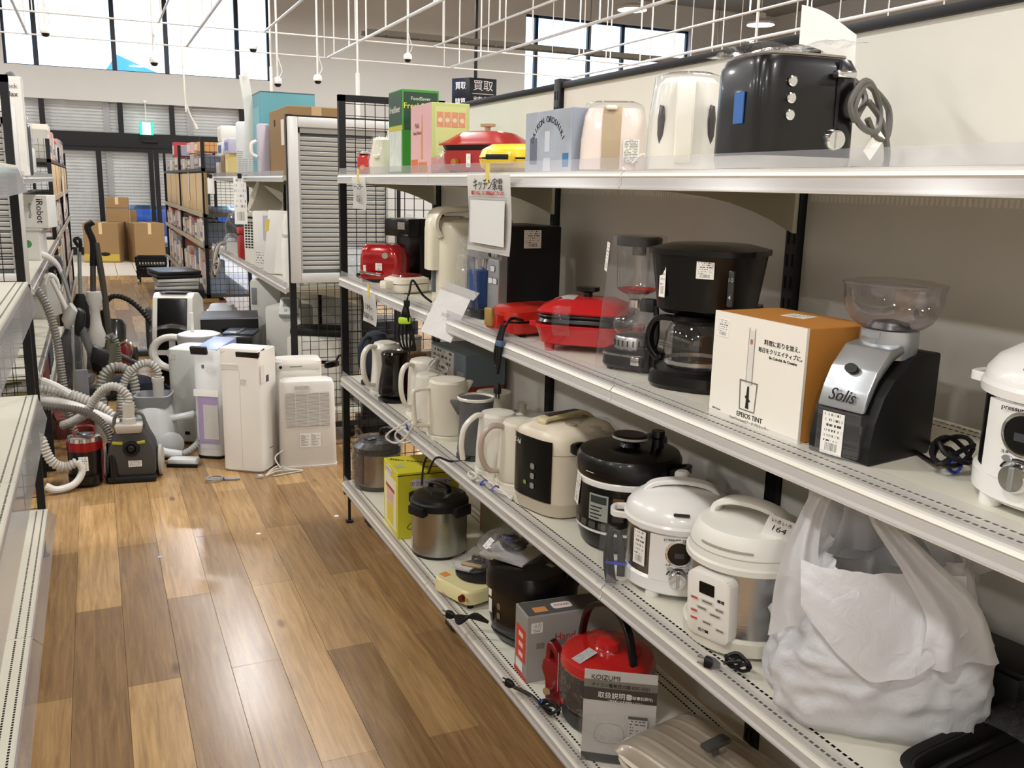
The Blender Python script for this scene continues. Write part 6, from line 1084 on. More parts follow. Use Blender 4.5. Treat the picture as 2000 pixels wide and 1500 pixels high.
obj('body', loft([(.01, .1, .12, 3), (.05, .115, .135, 3), (.18, .11, .13, 3), (.27, .09, .1, 3), (.30, .085, .09, 3)], 40), WV, t); obj('top_tray', loft([(.295, .088, .09, 5), (.36, .1, .1, 5), (.362, .09, .09, 5), (.32, .075, .078, 5)], 40), M('#85878a', .5), t); obj('wheel', lathe([(.07, 0), (.075, .02), (.06, .03)], 24), M('#b5b7b8', .4), t, (.09, -.09, .085), (PI/2, 0, .4)); obj('hose_socket', loft([(.33, .03, .03), (.43, .03, .03), (.44, .034, .034), (.46, .034, .034)], 20), M('#c3c1bb', .5), t, (.03, -.02, 0)); obj('swivel', lathe([(.03, 0), (.022, .02)], 20), M('#b9babb', .4), t, (-.07, -.125, .22), (PI/2, 0, 0))
hose(t, [(.03, -.02, .45), (.03, -.02, .50), (-.01, -.03, .545), (-.07, -.04, .53), (-.13, -.05, .47), (-.16, -.06, .38), (-.17, -.07, .28), (-.165, -.07, .2)], .024, M('#a09e98', .5)); obj('wand', tube([(.1, -.03, .22), (.17, -.04, .235), (.22, -.03, .245)], .021, 10), WV, t); hose(t, [(.21, -.03, .245), (.25, -.04, .235), (.265, -.06, .17), (.25, -.09, .1), (.20, -.13, .055), (.15, -.16, .04)], .02, M('#9fa19f', .5)); obj('pistol_grip', tube([(.16, -.16, .045), (.08, -.2, .07), (.02, -.22, .1)], (.02, .028), 10), WV, t); obj('floor_head', box(.14, .30, -.24, -.16, .0, .045, .012), WV, t, rot=(0, 0, -.15)); obj('head_brush', box(.14, .31, -.25, -.235, .0, .02, .004), BLACKM, t, rot=(0, 0, -.15))
t = thing('vacuum_cleaner', 'red and black cyclone vacuum with a black hose further down the aisle', 'vacuum cleaner', (.07, 8.15, 0), -10)
obj('body', loft([(.02, .13, .17, 3), (.08, .15, .19, 3), (.2, .13, .17, 3), (.28, .09, .12, 3)], 36), M('#7a1216', .3, coat=.3), t); obj('dust_cup', loft([(.12, .08, .08), (.3, .085, .085), (.34, .06, .06)], 28), M('#2a2c28', .2), t, (.03, -.12, .1), (-.4, 0, 0)); obj('chrome_grip', ribbon([(.06, -.2, .25), (.14, -.22, .28), (.18, -.2, .22), (.16, -.18, .15)], .04, .015, (0, 1, .3)), CHROME, t); obj('hose_cuff', tube([(-.06, 0, .32), (-.05, 0, .42), (-.04, 0, .5)], (.045, .036), 12), BLACKM, t)
for s in (-1, 1): obj('wheel', loft([(-.02, .09, .09), (.02, .09, .09)], 24), BLACKM, t, (s*.15, .08, .09), (0, PI/2, 0))
hose(t, [(-.04, 0, .48), (-.02, 0, .58), (.06, -.02, .62), (.18, -.05, .57), (.29, -.08, .45), (.37, -.1, .3), (.40, -.12, .15), (.36, -.14, .05)], .024, M('#2a2828', .5), pitch=.02); obj('cord_wand', tube([(-.1, -.15, .24), (.05, -.22, .18), (.22, -.28, .1)], .022, 10), M('#3a3838', .5), t)
t = thing('vacuum_nozzle', 'black upright vacuum head and tube standing beyond the red vacuum', 'vacuum head', (.42, 8.75, 0), -10); obj('wide_head', box(-.2, .2, -.05, .05, 0, .05, .012), M('#3a3c40', .5), t); obj('upright_tube', box(-.065, .065, -.03, .03, .04, .44, .03, 3), M('#3c3e42', .5), t); obj('neck_joint', box(-.02, .02, -.04, .02, .24, .32, .006), BLACK, t)
t = thing('cloth_bag', 'dark navy cloth bag lying on the floor among the vacuums', 'bag', (.16, 7.05, 0), -10); obj('bag', loft([(0, .2, .1), (.05, .24, .13), (.12, .2, .11), (.16, .1, .06), (.165, .03, .02)], 28), M('#1b1f2e', .9, bump=.4, bscale=20), t); obj('strap', tube([(.15, -.05, .12), (.24, -.06, .1), (.28, -.06, .05)], .012, 8), M('#1b1f2e', .9), t)
# loose hoses and wands in the heap at the left
t = thing('vacuum_hose', 'thick pale ribbed hose arching out from behind the left post', 'hose', (-.30, 5.35, 0)); hose(t, [(-.25, .1, .42), (-.12, .02, .46), (.0, 0, .455), (.12, -.02, .42), (.22, -.03, .37), (.30, -.04, .31), (.345, -.06, .22), (.335, -.08, .13), (.28, -.09, .1)], .029, M('#b8b4ac', .5), pitch=.014); obj('hose_end', tube([(.28, -.09, .1), (.24, -.09, .085), (.2, -.08, .07)], .03, 10), HW, t)
t = thing('vacuum_hose', 'pale ribbed hose curling down to the floor behind the cyclone vacuum', 'hose', (-.36, 4.95, 0)); hose(t, [(.0, .02, .32), (.045, .0, .28), (.07, -.01, .2), (.10, -.01, .15), (.15, .0, .13), (.2, .0, .15)], .026, M('#b0aca4', .5)); obj('curved_wand', tube([(.2, .0, .15), (.22, .0, .1), (.18, -.02, .04), (.1, -.04, .025), (.05, -.04, .05)], .018, 10), HW, t)
t = thing('vacuum_hose', 'ribbed hose bending over a black handle behind the white canister', 'hose', (-.02, 5.9, 0)); hose(t, [(-.02, 0, .24), (-.01, 0, .36), (.03, 0, .43), (.10, .0, .45), (.16, 0, .4), (.18, 0, .3), (.175, -.02, .18), (.15, -.04, .08), (.1, -.05, .03)], .03, M('#9b988f', .5), pitch=.016); obj('hose_cuff', loft([(0, .05, .05), (.1, .042, .042), (.24, .036, .036)], 20), M('#a9a6a0', .5), t, (-.02, 0, 0)); obj('grip', tube([(.02, -.06, .27), (.1, -.07, .29), (.13, -.06, .2)], .018, 8), BLACKM, t)
t = thing('vacuum_wand', 'long white plastic wand lying across the hose heap', 'wand', (-.38, 5.28, 0)); obj('tube', tube([(.0, .1, .40), (.12, .06, .385), (.26, 0, .34), (.42, -.06, .26), (.5, -.08, .21)], (.032, .024), 12), HW, t); obj('handle', tube([(-.02, .1, .48), (.04, .09, .50), (.12, .07, .47), (.2, .04, .42)], .022, 10), HW, t); obj('stand', box(.02, .10, .05, .1, 0, .39), DARK, t)
t = thing('vacuum_hose', 'long grey ribbed hose hanging down behind the left post', 'hose', (-.27, 5.75, 0)); hose(t, [(-.08, .0, .98), (-.04, 0, .92), (.0, -.01, .82), (.03, -.02, .65), (.04, -.02, .45), (.055, -.02, .25), (.09, -.02, .08), (.12, -.02, .03)], .025, M('#827f78', .45), pitch=.012)
t = thing('stick_vacuum', 'white handled stick vacuum leaning over the hoses at the left', 'stick vacuum', (-.26, 6.35, 0)); t.scale.x = .5; obj('grip', tube([(-.10, 0, 1.09), (-.02, 0, 1.07), (.06, 0, 1.03), (.1, 0, .98)], .022, 10), HW, t); obj('tube', tube([(.09, 0, .99), (.16, 0, .85), (.26, -.02, .6)], .018, 10), GREY, t); obj('motor', box(.0, .12, -.05, .05, .62, .8, .03), DARK, t, rot=(0, .3, 0)); obj('dust_cup', tube([(.28, -.02, .62), (.38, -.02, .46)], .045, 12, 1), M('#5d5d5c', .2), t); obj('foot_head', box(.12, .38, -.06, .06, .0, .06, .015), DARK, t); obj('lower_tube', tube([(.26, -.02, .6), (.26, 0, .06)], .016, 10, 1), SILVER, t)
t = thing('stick_vacuum', 'white and grey stick vacuum head with a bent neck at the left', 'stick vacuum', (-.25, 5.95, 0)); t.scale.x = .6; obj('grip_loop', tube([(-.06, 0, .95), (-.02, 0, 1.0), (.04, 0, .98), (.06, 0, .92)], .016, 10), HW, t); obj('tube', tube([(.0, 0, .98), (.06, 0, .88), (.12, 0, .78)], .022, 10), HW, t); obj('motor', lathe([(.045, -.06), (.055, 0), (.04, .07)], 20), LGREY, t, (.13, 0, .76), (.2, .7, 0)); obj('head', box(.1, .26, -.05, .05, .56, .66, .02), DARK, t, rot=(0, .35, 0)); obj('leg_tube', tube([(.15, 0, .7), (.12, 0, .3), (.1, 0, .01)], .014, 8), SILVER, t)
t = thing('stick_vacuum', 'slim dark stick vacuum standing upright in the aisle at the left', 'stick vacuum', (-.11, 7.3, 0)); t.scale.z = .92; obj('tube', tube([(.04, 0, .3), (.06, 0, .7), (.08, 0, 1.05)], .02, 10), M('#55504a', .4, .4), t); obj('grip', tube([(.08, 0, 1.02), (.09, 0, 1.2), (.06, 0, 1.32), (.1, 0, 1.36)], .024, 10), BLACKM, t); obj('side_rail', tube([(.16, 0, .2), (.14, 0, .8), (.11, 0, 1.2)], .022, 10), M('#4a463f', .4), t); obj('dust_cup', lathe([(.05, .38), (.062, .48), (.04, .56), (.03, .68), (.055, .76), (.05, .82)], 24), PW_, t, (.07, -.04, 0)); obj('motor', lathe([(.055, .2), (.065, .36), (.055, .38)], 24), BLACKM, t, (.07, -.04, 0)); obj('foot_head', box(-.06, .2, -.1, .05, 0, .06, .015), BLACKM, t); obj('lower_tube', tube([(.07, -.02, .05), (.07, -.03, .24)], .02, 10, 1), DARK, t)
t = thing('vacuum_wand', 'olive grey wand tube standing among the hoses', 'wand', (-.045, 6.6, 0)); obj('tube', tube([(.0, -.05, .02), (.05, -.02, .25), (.10, 0, .48)], (.035, .045), 12), M('#6a6a58', .5), t); hose(t, [(.12, 0, .3), (.12, 0, .45), (.1, 0, .52), (.07, 0, .5)], .032, M('#77756a', .5))
# more upright vacuums and boxes crowding the left rack front
def upright(label, X, Y, rz, h, c1, c2, lean=.0):
    t = thing('upright_vacuum', label, 'vacuum cleaner', (X, Y, 0), rz); obj('head', box(-.12, .12, -.11, .05, 0, .07, .02), c2, t); obj('body', loft([(.06, .06, .05, 3), (.2, .075, .065, 3), (h*.55, .06, .05, 3), (h*.62, .03, .03)], 24), c1, t); obj('dust_cup', lathe([(.045, .0), (.05, .1), (.045, .16)], 20), clear_mat('smoked_dust_cup', (.35, .35, .36), .06, .05, .05), t, (0, -.05, .18)); obj('tube', tube([(0, 0, h*.55), (lean*.5, 0, h*.8), (lean, 0, h)], .015, 10), SILVER, t); obj('grip', tube([(lean, 0, h), (lean-.03, -.02, h+.06), (lean+.01, -.07, h+.07), (lean+.01, -.05, h-.03)], .015, 8), c2, t); return t
upright('dark grey upright vacuum leaning by the left rack', -.2, 6.8, 10, .9, M('#3a3a3c', .4), BLACKM, -.06)
upright('white upright vacuum in front of the left rack', -.2, 7.7, -20, .9, PW_, M('#55565a', .4), -.05)
upright('black upright vacuum near the far end of the left rack', -.15, 8.35, 0, 1.0, BLACKM, DARK, .02)
t = thing('storage_box', 'brick red flat box under the hoses at the left', 'box', (-.20, 6.15, 0), 8); obj('case', cbox(.22, .3, .1, .006), M('#6a2f2a', .6), t); obj('lid', cbox(.225, .305, .03, .006, 2, .1), M('#7a3a34', .6), t)
t = thing('cable_tangle', 'black cables and a plug tangled between the vacuums', 'cable', (.04, 6.25, 0)); obj('cable', tube(coil(5, .1, (0, 0, .0), 1, .7, 81, .25), .007, 6, 3), CORD, t); plug(t, (.1, -.04, .02), (PI/2, 0, 1.))
t = thing('plastic_bag', 'clear film bag hanging off the stick vacuums at the left', 'bag', (-.16, 6.1, .0)); obj('film', sheet(8, 12, lambda u, v: (-.06+.16*u+.02*math.sin(v*6), .02*math.sin(u*8), .0+.62*v)), BAGC, t); obj('insert', box(-.03, .06, .02, .05, .0, .4, .01), M('#8f9096', .5), t)
# ---------------------------------------------------------------- racks further down the aisle
# cardboard boxes and shopping baskets by the entrance
def kraft(label, X, Y, z, w, d, h, rz=0, tape='#c9b184', flap=True, col='#8a6d46'):
    t = thing('cardboard_box', label, 'cardboard box', (X, Y, z), rz); obj('carton', cbox(w, d, h, .004, 1), M(col, .75, bump=.15, bscale=60), t)
    obj('tape', join(box(-.03, .03, -d/2-.002, d/2+.002, h-.001, h+.001), box(-.03, .03, -d/2-.0025, -d/2, h*.72, h)), M(tape, .4), t); return t
t = kraft('large cardboard box on the tiles with yellow tape along its foot', .16, 19.25, 0, .62, .62, .74, -14); obj('foot_tape', box(-.312, .312, -.3135, -.31, .03, .16), M('#b39a3a', .5), t); obj('hand_hole', loft([(0, .09, .035), (.004, .09, .035)], 18), M('#2a1f14', .8), t, (.06, -.312, .16), (PI/2, 0, 0))
t = kraft('large cardboard box on the tiles nearest the glass door', .87, 19.2, 0, .56, .6, .74, 14); 
t = kraft('smaller cardboard box stacked on the yellow taped box', .42, 19.55, .741, .40, .35, .46, -4); obj('blue_strap', box(-.202, .202, -.177, -.174, .26, .272), M('#3a4a78', .5), t)
kraft('low cardboard box against the entrance shutter', .62, 20.1, 0, .3, .3, .95, 0)
t = thing('shopping_basket_trolley', 'black shopping baskets stacked on a small trolley near the tiles', 'basket', (.755, 15.1, 0), -8)
def basket(z, w, d, h):
    b = bmesh.new(); n = 11
    for i in range(n):
        x = -w/2+w*i/(n-1); bx(b, x-.006, x+.006, -d/2-.006, -d/2+.006, 0, h); bx(b, x-.006, x+.006, d/2-.006, d/2+.006, 0, h)
    for i in range(8):
        y = -d/2+d*i/7; bx(b, -w/2-.006, -w/2+.006, y-.006, y+.006, 0, h); bx(b, w/2-.006, w/2+.006, y-.006, y+.006, 0, h)
    bx(b, -w/2, w/2, -d/2, d/2, 0, .012); 
    for zz in (h-.03, h*.45):
        for s in (-1, 1): bx(b, -w/2-.012, w/2+.012, s*d/2-.012, s*d/2+.012, zz, zz+.03); bx(b, s*w/2-.012, s*w/2+.012, -d/2, d/2, zz, zz+.03)
    return obj('basket', b, M('#1d1c1e', .45), t, (0, 0, z))
basket(.10, .40, .28, .16); basket(.27, .42, .30, .14); obj('basket_liner', box(-.18, .18, -.12, .12, .113, .2), M('#3a3838', .7), t)
for x in (-.19, .19): obj('trolley_leg', tube([(x, -.13, .04), (x, -.14, .1), (x, .13, .1), (x, .13, .04)], .012, 8, 1), BLACKM, t)
for x in (-.19, .19):
    for y in (-.13, .13): obj('wheel', lathe([(.035, -.012), (.035, .012)], 14), LGREY if y < 0 else BLACKM, t, (x, y, .036), (0, PI/2, 0))
def shelf_unit(label, x0, x1, y0, y1, levels, top, sg):
    """dark slotted steel shelving; front on the aisle side"""
    t = thing('steel_shelf_unit', label, 'shelf unit', ((x0+x1)/2, (y0+y1)/2, 0)); w, d = x1-x0, y1-y0
    for x in (-w/2, w/2-.035):
        for y in (-d/2, 0, d/2-.035): obj('post', box(x, x+.035, y, y+.035, 0, top), RACKB, t)
    for z in levels: obj('shelf', box(-w/2, w/2, -d/2, d/2, z-.03, z), M('#3a3632', .5), t)
    xf = -sg*w/2
    for z in levels[:-1]: obj('price_rail', box(min(xf, xf-sg*.012), max(xf, xf-sg*.012), -d/2+.04, d/2-.04, z-.035, z+.012), M('#a89c84', .5), t)
    g = bmesh.new(); 
    for k in range(9): bx(g, -w/2+.04+w*k/10, -w/2+.043+w*k/10, -d/2+.004, -d/2+.007, .1, top)
    z = .1
    while z < top: bx(g, -w/2, w/2, -d/2+.001, -d/2+.004, z, z+.003); z += .06
    obj('wire_grid', g, RACKB, t); return t
UC = shelf_unit('dark steel shelf unit of boxed goods on the right near the entrance', 1.0, 1.45, 9.75, 15.1, (.06, .42, .92, 1.23, 1.68), 1.98, 1)
for k in range(6):
    t = thing('chipboard_panel', 'pale chipboard panel standing in the right shelf unit, number %s from the near post' % ('first', 'second', 'third', 'fourth', 'fifth', 'sixth')[k] if False else ('pale chipboard panel in the right shelf unit, ' + ('closest to the camera', 'second closest', 'third closest', 'fourth closest', 'fifth closest', 'farthest')[k]), 'panel', (1.03, 10.12+.86*k, 1.2305), group='chipboard panels')
    obj('board', box(-.012, .012, -.42, .42, 0, .405, .002), M('#c4aa82', .7, bump=.2, bscale=12, aniso=(1, 12, 1)), t); obj('edge_trim', box(-.0135, .0135, -.421, -.415, 0, .405), M('#7d6542', .7), t)
t = thing('paper_ticket', 'white paper strip hanging over the chipboard panels', 'ticket', (1.012, 11.3, 1.33)); obj('strip', box(-.001, 0, -.04, .04, 0, .35), PAPER, t); obj('tape', box(-.002, -.001, -.02, .02, .33, .37), M('#d9d6cf', .4), t)
PALS = ['#c98b8b', '#d8b3ae', '#b8b0a4', '#7d8a9c', '#c7bfae', '#8d5a4a', '#a9a59c', '#5d6470', '#d5cdbf', '#b56a5a', '#6c8a80', '#9a6f7a', '#e0d8cc', '#474a55', '#c2a878']
ADJ = {'#c98b8b': 'rose', '#d8b3ae': 'pale pink', '#b8b0a4': 'putty', '#7d8a9c': 'steel blue', '#c7bfae': 'sand', '#8d5a4a': 'brick brown', '#a9a59c': 'stone grey', '#5d6470': 'slate', '#d5cdbf': 'cream', '#b56a5a': 'terracotta', '#6c8a80': 'sage green', '#9a6f7a': 'mauve', '#e0d8cc': 'off white', '#474a55': 'charcoal', '#c2a878': 'straw'}
rnd = random.Random(11)
TENS = ['', 'first', 'second', 'third', 'fourth', 'fifth', 'sixth', 'seventh', 'eighth', 'ninth', 'tenth', 'eleventh', 'twelfth', 'thirteenth', 'fourteenth', 'fifteenth', 'sixteenth', 'seventeenth', 'eighteenth', 'nineteenth', 'twentieth']
ORD = TENS[1:]+['twenty-'+q for q in TENS[1:10]]+['thirtieth']+['thirty-'+q for q in TENS[1:10]]
def goods(x, y0, y1, z, hmin, hmax, dmin, dmax, sg, where, unit, pr):
    y = y0; i = 0; used = {}
    while y < y1-.05:
        w = rnd.uniform(*pr); h = rnd.uniform(hmin, hmax); d = rnd.uniform(dmin, dmax); c = PALS[rnd.randrange(len(PALS))]
        while c in used and used[c] > y-.9: c = PALS[rnd.randrange(len(PALS))]
        used[c] = y; n = sum(1 for _ in range(1))
        t = thing('boxed_item', '%s box, %s from the near post, %s' % (ADJ[c], ORD[i], where), 'boxed item', (x+sg*d/2, y+w/2, z), group='boxed goods '+where)
        obj('carton', cbox(d, w*.95, h, .003, 1), M(c, .5, var=.12, vscale=9), t); obj('printed_panel', box(-sg*d/2-.0015, -sg*d/2+.0015, -w*.36, w*.36, h*.15, h*.85), print_mat('boxed_goods_print_%d' % (i % 5), ('#d9d2c6', '#c9b0a8', '#a8b0b8', '#dad6cc', '#b8a890')[i % 5], ('#6c4a44', '#4a5868', '#6a5c4c', '#7a545c', '#44484c')[i % 5], 4, .5, False, (.1, .4) if i % 2 else None, ('#8a584c', '#5c6c78', '#9c8450', '#7a6678', '#5c7062')[i % 5], i*1.7, 5), t)
        y += w; i += 1
goods(1.02, 9.82, 15.0, .9205, .16, .27, .12, .2, 1, 'below the right chipboard panels', 0, (.22, .36))
goods(1.02, 9.82, 15.0, .4205, .26, .42, .12, .2, 1, 'on the lower right unit shelf', 0, (.16, .28))
goods(1.02, 9.82, 15.0, .0605, .18, .3, .12, .2, 1, 'on the bottom right unit shelf', 0, (.3, .45))
goods(1.03, 9.85, 14.9, 1.6805, .10, .17, .2, .28, 1, 'top of the right unit', 0, (.3, .5))
for X, Y, z, w, h, c, lab in ((1.15, 11.4, 1.8555, .5, .12, '#c7a0a0', 'rose pink'), (1.15, 12.7, 1.8555, .55, .13, '#8f8a9a', 'dusky lilac'), (1.15, 10.6, 1.8555, .4, .1, '#c08a54', 'tan'), (1.15, 13.6, 1.8555, .3, .2, '#a03038', 'dark red')):
    t = thing('boxed_item', lab+' box stacked second layer on top of the right shelf unit', 'boxed item', (X, Y, z)); obj('carton', cbox(.22, w, h, .003, 1), M(c, .5), t); obj('printed_panel', box(-.1115, -.109, -w*.4, w*.4, h*.2, h*.8), print_mat('stacked_box_print', '#d8cfc4', '#8c5a50', 3, .5, False, seed=12., coarse=6), t)
# goods on the white rack beyond the purifiers
t = kraft('tall brown cardboard box on the white rack behind the louvred panel', 1.24, 5.92, 1.6005, .34, .62, .40, 0, '#b9986a'); t2 = obj('shipping_label', box(-.1725, -.1715, -.2, -.1, .18, .33), M('#d8d4cb', .6), t); obj('arrow_mark', box(-.1725, -.1715, .1, .13, .3, .34), INK, t)
t = thing('appliance_box', 'tall teal carton standing behind the cardboard box', 'carton', (1.23, 6.62, 1.6005)); obj('carton', cbox(.36, .40, .54, .003, 1), M('#5d9aa4', .55), t); obj('lid_edge', box(-.18, .18, -.2, .2, .538, .546), M('#3a5a60', .6), t); obj('side_print', box(-.182, -.18, -.15, .15, .1, .45), M('#6ea9b2', .55), t)
t = thing('air_purifier', 'white tower air purifier with a perforated lower front on the white rack', 'air purifier', (1.17, 7.30, 1.6005), -60); obj('body', cbox(.30, .20, .40, .02, 2), M('#d6d8d8', .4), t); g_ = bmesh.new()
for i in range(16):
    for j in range(12): bx(g_, -.128+.0165*i, -.120+.0165*i, -.1015, -.0995, .02+.014*j, .028+.014*j)
stuff(obj('perforation', g_, M('#8c9090', .6), t)); obj('side_grille', box(-.1515, -.149, -.06, .06, .03, .36), M('#5a5f68', .5), t); obj('top_handle', box(-.1, .1, -.02, .06, .398, .42, .008), M('#3c3e44', .5), t)
t = thing('paper_ticket', 'long curled paper ticket hanging before the teal carton', 'ticket', (1.0, 6.75, 1.72), -30); obj('strip', sheet(4, 10, lambda u, v: (-.035+.07*u+.02*math.sin(v*3), .02*math.sin(v*4), .55*v), .0005), PAPER, t); obj('tape', box(-.01, .02, .0, .004, .53, .57), M('#d9d6cf', .4), t)
t = thing('plastic_pack', 'white hook and lilac pack hanging beside the cardboard box', 'pack', (1.03, 6.33, 1.6005)); obj('pack', box(-.02, .05, -.05, .05, 0, .33, .01), M('#c9c2d2', .4), t); obj('hook', tube([(-.03, 0, .12), (-.06, 0, .14), (-.06, 0, .2), (-.03, 0, .22)], .012, 8), WHITE, t)
for i, (y, z, w, h, c, lab) in enumerate(((8.35, 1.6005, .22, .17, '#8f7048', 'brown box under the white pack'), (8.05, 1.6005, .24, .18, '#c9b678', 'straw yellow box beside the tower purifier'), (8.7, 1.6005, .2, .12, '#c3c0ba', 'pale grey box at the far end of the white rack'), (8.5, 1.7715, .34, .12, '#d9dbe0', 'white pack with a blue logo'), (8.06, 1.7815, .34, .12, '#b8b4c8', 'lilac and white pack'), (8.5, 1.8925, .24, .13, '#dcd8d0', 'white towel roll on the stack'))):
    t = thing('boxed_item', lab, 'boxed item', (1.14, y, z)); obj('carton', cbox(.22, w, h, .012 if i > 2 else .003, 1 if i < 3 else 2), M(c, .5), t); obj('printed_panel', box(-.1112, -.109, -w*.3, w*.3, h*.2, h*.75), M(('#6b5434', '#d8cc9a', '#a8a59e', '#3a5488', '#6a7ab8', '#cfcac0')[i], .5), t)
ZB = .9605
t = thing('cone_lamp', 'ivory cone shaded lamp on the middle shelf of the white rack', 'lamp', (1.25, 7.22, ZB)); obj('shade', lathe([(.03, .0), (.12, .22)], 28, capt=False), M('#d6cfbe', .5), t, (.06, 0, .42), (0, math.radians(-70), 0)); obj('stem', tube([(0, 0, .0), (0, 0, .4), (.04, 0, .43)], .012, 8), WHITE, t); obj('foot', lathe([(.08, 0), (.07, .015)], 20), WHITE, t)
t = thing('humidifier', 'clear glass tank humidifier at the far end of the middle shelf', 'humidifier', (1.10, 8.05, ZB)); obj('tank', loft([(.1, .1, .1), (.25, .11, .11), (.34, .07, .07), (.36, .02, .02)], 28), GLASS, t); obj('base', loft([(0, .1, .1), (.1, .1, .1)], 28), M('#b9b7b2', .4), t); obj('handle', tube([(-.05, 0, .3), (-.02, 0, .36), (.05, 0, .37), (.08, 0, .32)], .012, 8), M('#9a9a9a', .3), t)
t = thing('table_fan', 'white hooped fan behind the red bin on the middle shelf', 'fan', (1.16, 7.75, ZB)); obj('hoop', tube([(0, .14*math.cos(a), .22+.14*math.sin(a)) for a in [k*PI/7 for k in range(14)]], .014, 8, 2, True), WHITE, t); obj('foot', cbox(.14, .18, .06, .02), WHITE, t); obj('hub', lathe([(.04, -.03), (.04, .03)], 16), WHITE, t, (0, 0, .22), (0, PI/2, 0))
t = thing('canister', 'red plastic canister on the middle shelf of the white rack', 'canister', (1.06, 7.42, ZB)); obj('canister', cbox(.1, .14, .2, .01), M('#a51d20', .4), t); obj('cap', cbox(.105, .145, .05, .012, 2, .2), M('#b52226', .4), t); obj('grip_gap', box(-.052, .0, -.05, .05, .185, .205), BLACKM, t)
t = thing('fan_heater', 'white tower heater with square vent holes on the middle shelf', 'heater', (1.10, 7.0, ZB), -55); obj('body', cbox(.16, .15, .38, .015), M('#dedad0', .4), t); g_ = bmesh.new()
for i in range(4):
    for j in range(10): bx(g_, -.06+.03*i, -.04+.03*i, -.0765, -.0745, .12+.02*j, .132+.02*j)
obj('vent_holes', g_, DARK, t); obj('control_band', box(-.07, .07, -.0765, -.074, .335, .35), DARK, t)
t = thing('ceramic_heater', 'white folded panel heater beside the vented heater', 'heater', (1.12, 6.66, ZB), -50); obj('panel', cbox(.2, .12, .40, .012), M('#e0ddd6', .4), t); obj('spec_print', box(-.08, .0, -.0612, -.06, .03, .12), print_mat('heater_spec_print', '#dedbd4', '#77736c', 5, .5, False, seed=14., coarse=8), t); obj('lilac_pack', box(.0, .09, -.064, -.06, .2, .37), M('#b9b5c4', .4), t)
t = thing('panel_heater', 'flat grey white panel heater leaning on the middle shelf', 'heater', (1.13, 6.12, ZB), -52, rot=(math.radians(-9), 0, math.radians(-52))); obj('panel', cbox(.36, .05, .42, .008), M('#d2cec6', .45), t); obj('centre_strip', box(-.08, .0, -.0275, -.025, .01, .41), M('#dedad2', .45), t); obj('top_handle', box(.02, .12, -.01, .02, .42, .47, .006), M('#c9c5bd', .45), t); obj('yellow_tag', box(-.19, -.16, -.027, -.025, .28, .36), M('#c9b23a', .5), t)
t = thing('oil_heater', 'cream radiator with a chrome handle at the near end of the middle shelf', 'heater', (1.22, 5.72, ZB), -50); obj('body', cbox(.26, .12, .30, .02), M('#cfc6b0', .45), t); obj('chrome_handle', tube([(-.13, -.07, .02), (-.14, -.08, .2), (-.13, -.08, .27), (-.1, -.07, .28)], .01, 8), CHROME, t); obj('vent', box(-.06, .02, -.0615, -.06, .06, .14), M('#8a8472', .5), t)
t = thing('water_jug', 'white rounded bottle standing on the middle shelf by the black post', 'bottle', (1.06, 5.52, ZB)); obj('bottle', loft([(0, .06, .06), (.24, .065, .065), (.30, .05, .05), (.36, .055, .055), (.42, .04, .04), (.43, .01, .01)], 24), M('#e6e3dc', .35), t); obj('ring', lathe([(.058, .285), (.058, .30)], 24), LGREY, t)
t = thing('appliance_box', 'grey carton on a raised block at the back of the white rack', 'carton', (1.36, 6.3, ZB+.2505)); obj('carton', cbox(.14, .8, .14, .004, 1), M('#8f8b84', .6), t); obj('carrier_loop', tube([(-.07, -.2, .14), (-.07, -.2, .22), (-.07, -.1, .24), (-.07, -.02, .2), (-.07, 0, .14)], .006, 6), M('#a9a69f', .5), t)
t = thing('storage_block', 'white topped black block at the back of the middle shelf', 'block', (1.36, 6.3, ZB)); obj('block', box(-.08, .08, -.45, .45, .0, .235), BLACKM, t); obj('top_board', box(-.085, .085, -.46, .46, .235, .25), M('#c6c3bc', .5), t)
for y, w, h, lab in ((8.75, .05, .14, 'short white ticket hanging at the far end of the white rack'), (6.95, .075, .33, 'long white ticket clipped to the white rack top shelf')):
    t = thing('paper_ticket', lab, 'ticket', (.972, y, 1.585-h), -40); obj('strip', box(-w*.7, w*.7, -.001, 0, 0, h), LABEL2 if h > .2 else PAPER, t); obj('clip', box(-.015, .015, -.004, .004, h-.005, h+.03), BLACKM, t)
# units on the deck behind the mesh
ZBD = .2005
t = thing('dehumidifier', 'white dehumidifier with a tilted control head behind the black refrigerator', 'dehumidifier', (1.15, 6.15, ZBD), -35); obj('body', cbox(.26, .22, .56, .025), M('#d6d4cd', .4), t); hd = obj('control_head', cbox(.13, .05, .14, .012), M('#cfcfcb', .4), t, (.05, -.13, .50), (-.7, 0, .2)); obj('screen', box(-.04, .04, -.027, -.025, .06, .12), M('#8f948f', .3), hd)
for x in (-.02, .02): button(hd, .012, (x, -.026, .035), M('#b9bbb8', .4))
t = thing('air_purifier', 'white tower unit behind the humidifier on the rack deck', 'air purifier', (1.13, 6.75, ZBD), -30); obj('body', cbox(.24, .22, .68, .03), M('#d9d7d0', .4), t); obj('grip', box(-.1, -.06, -.115, -.105, .5, .62, .004), M('#8a8c8e', .4), t)
t = thing('printer', 'white office printer with a black top behind the wire mesh', 'printer', (1.26, 5.74, ZBD), -30); obj('body', cbox(.34, .3, .42, .02), M('#cfccc2', .45), t); obj('scanner_lid', cbox(.33, .2, .05, .015, 2, .42), BLACKM, t); obj('tray_slot', box(.05, .11, -.152, -.149, .26, .28), BLACK, t); obj('paper_tray', box(-.12, .12, -.2, -.15, .08, .1), M('#b9b6ad', .45), t)
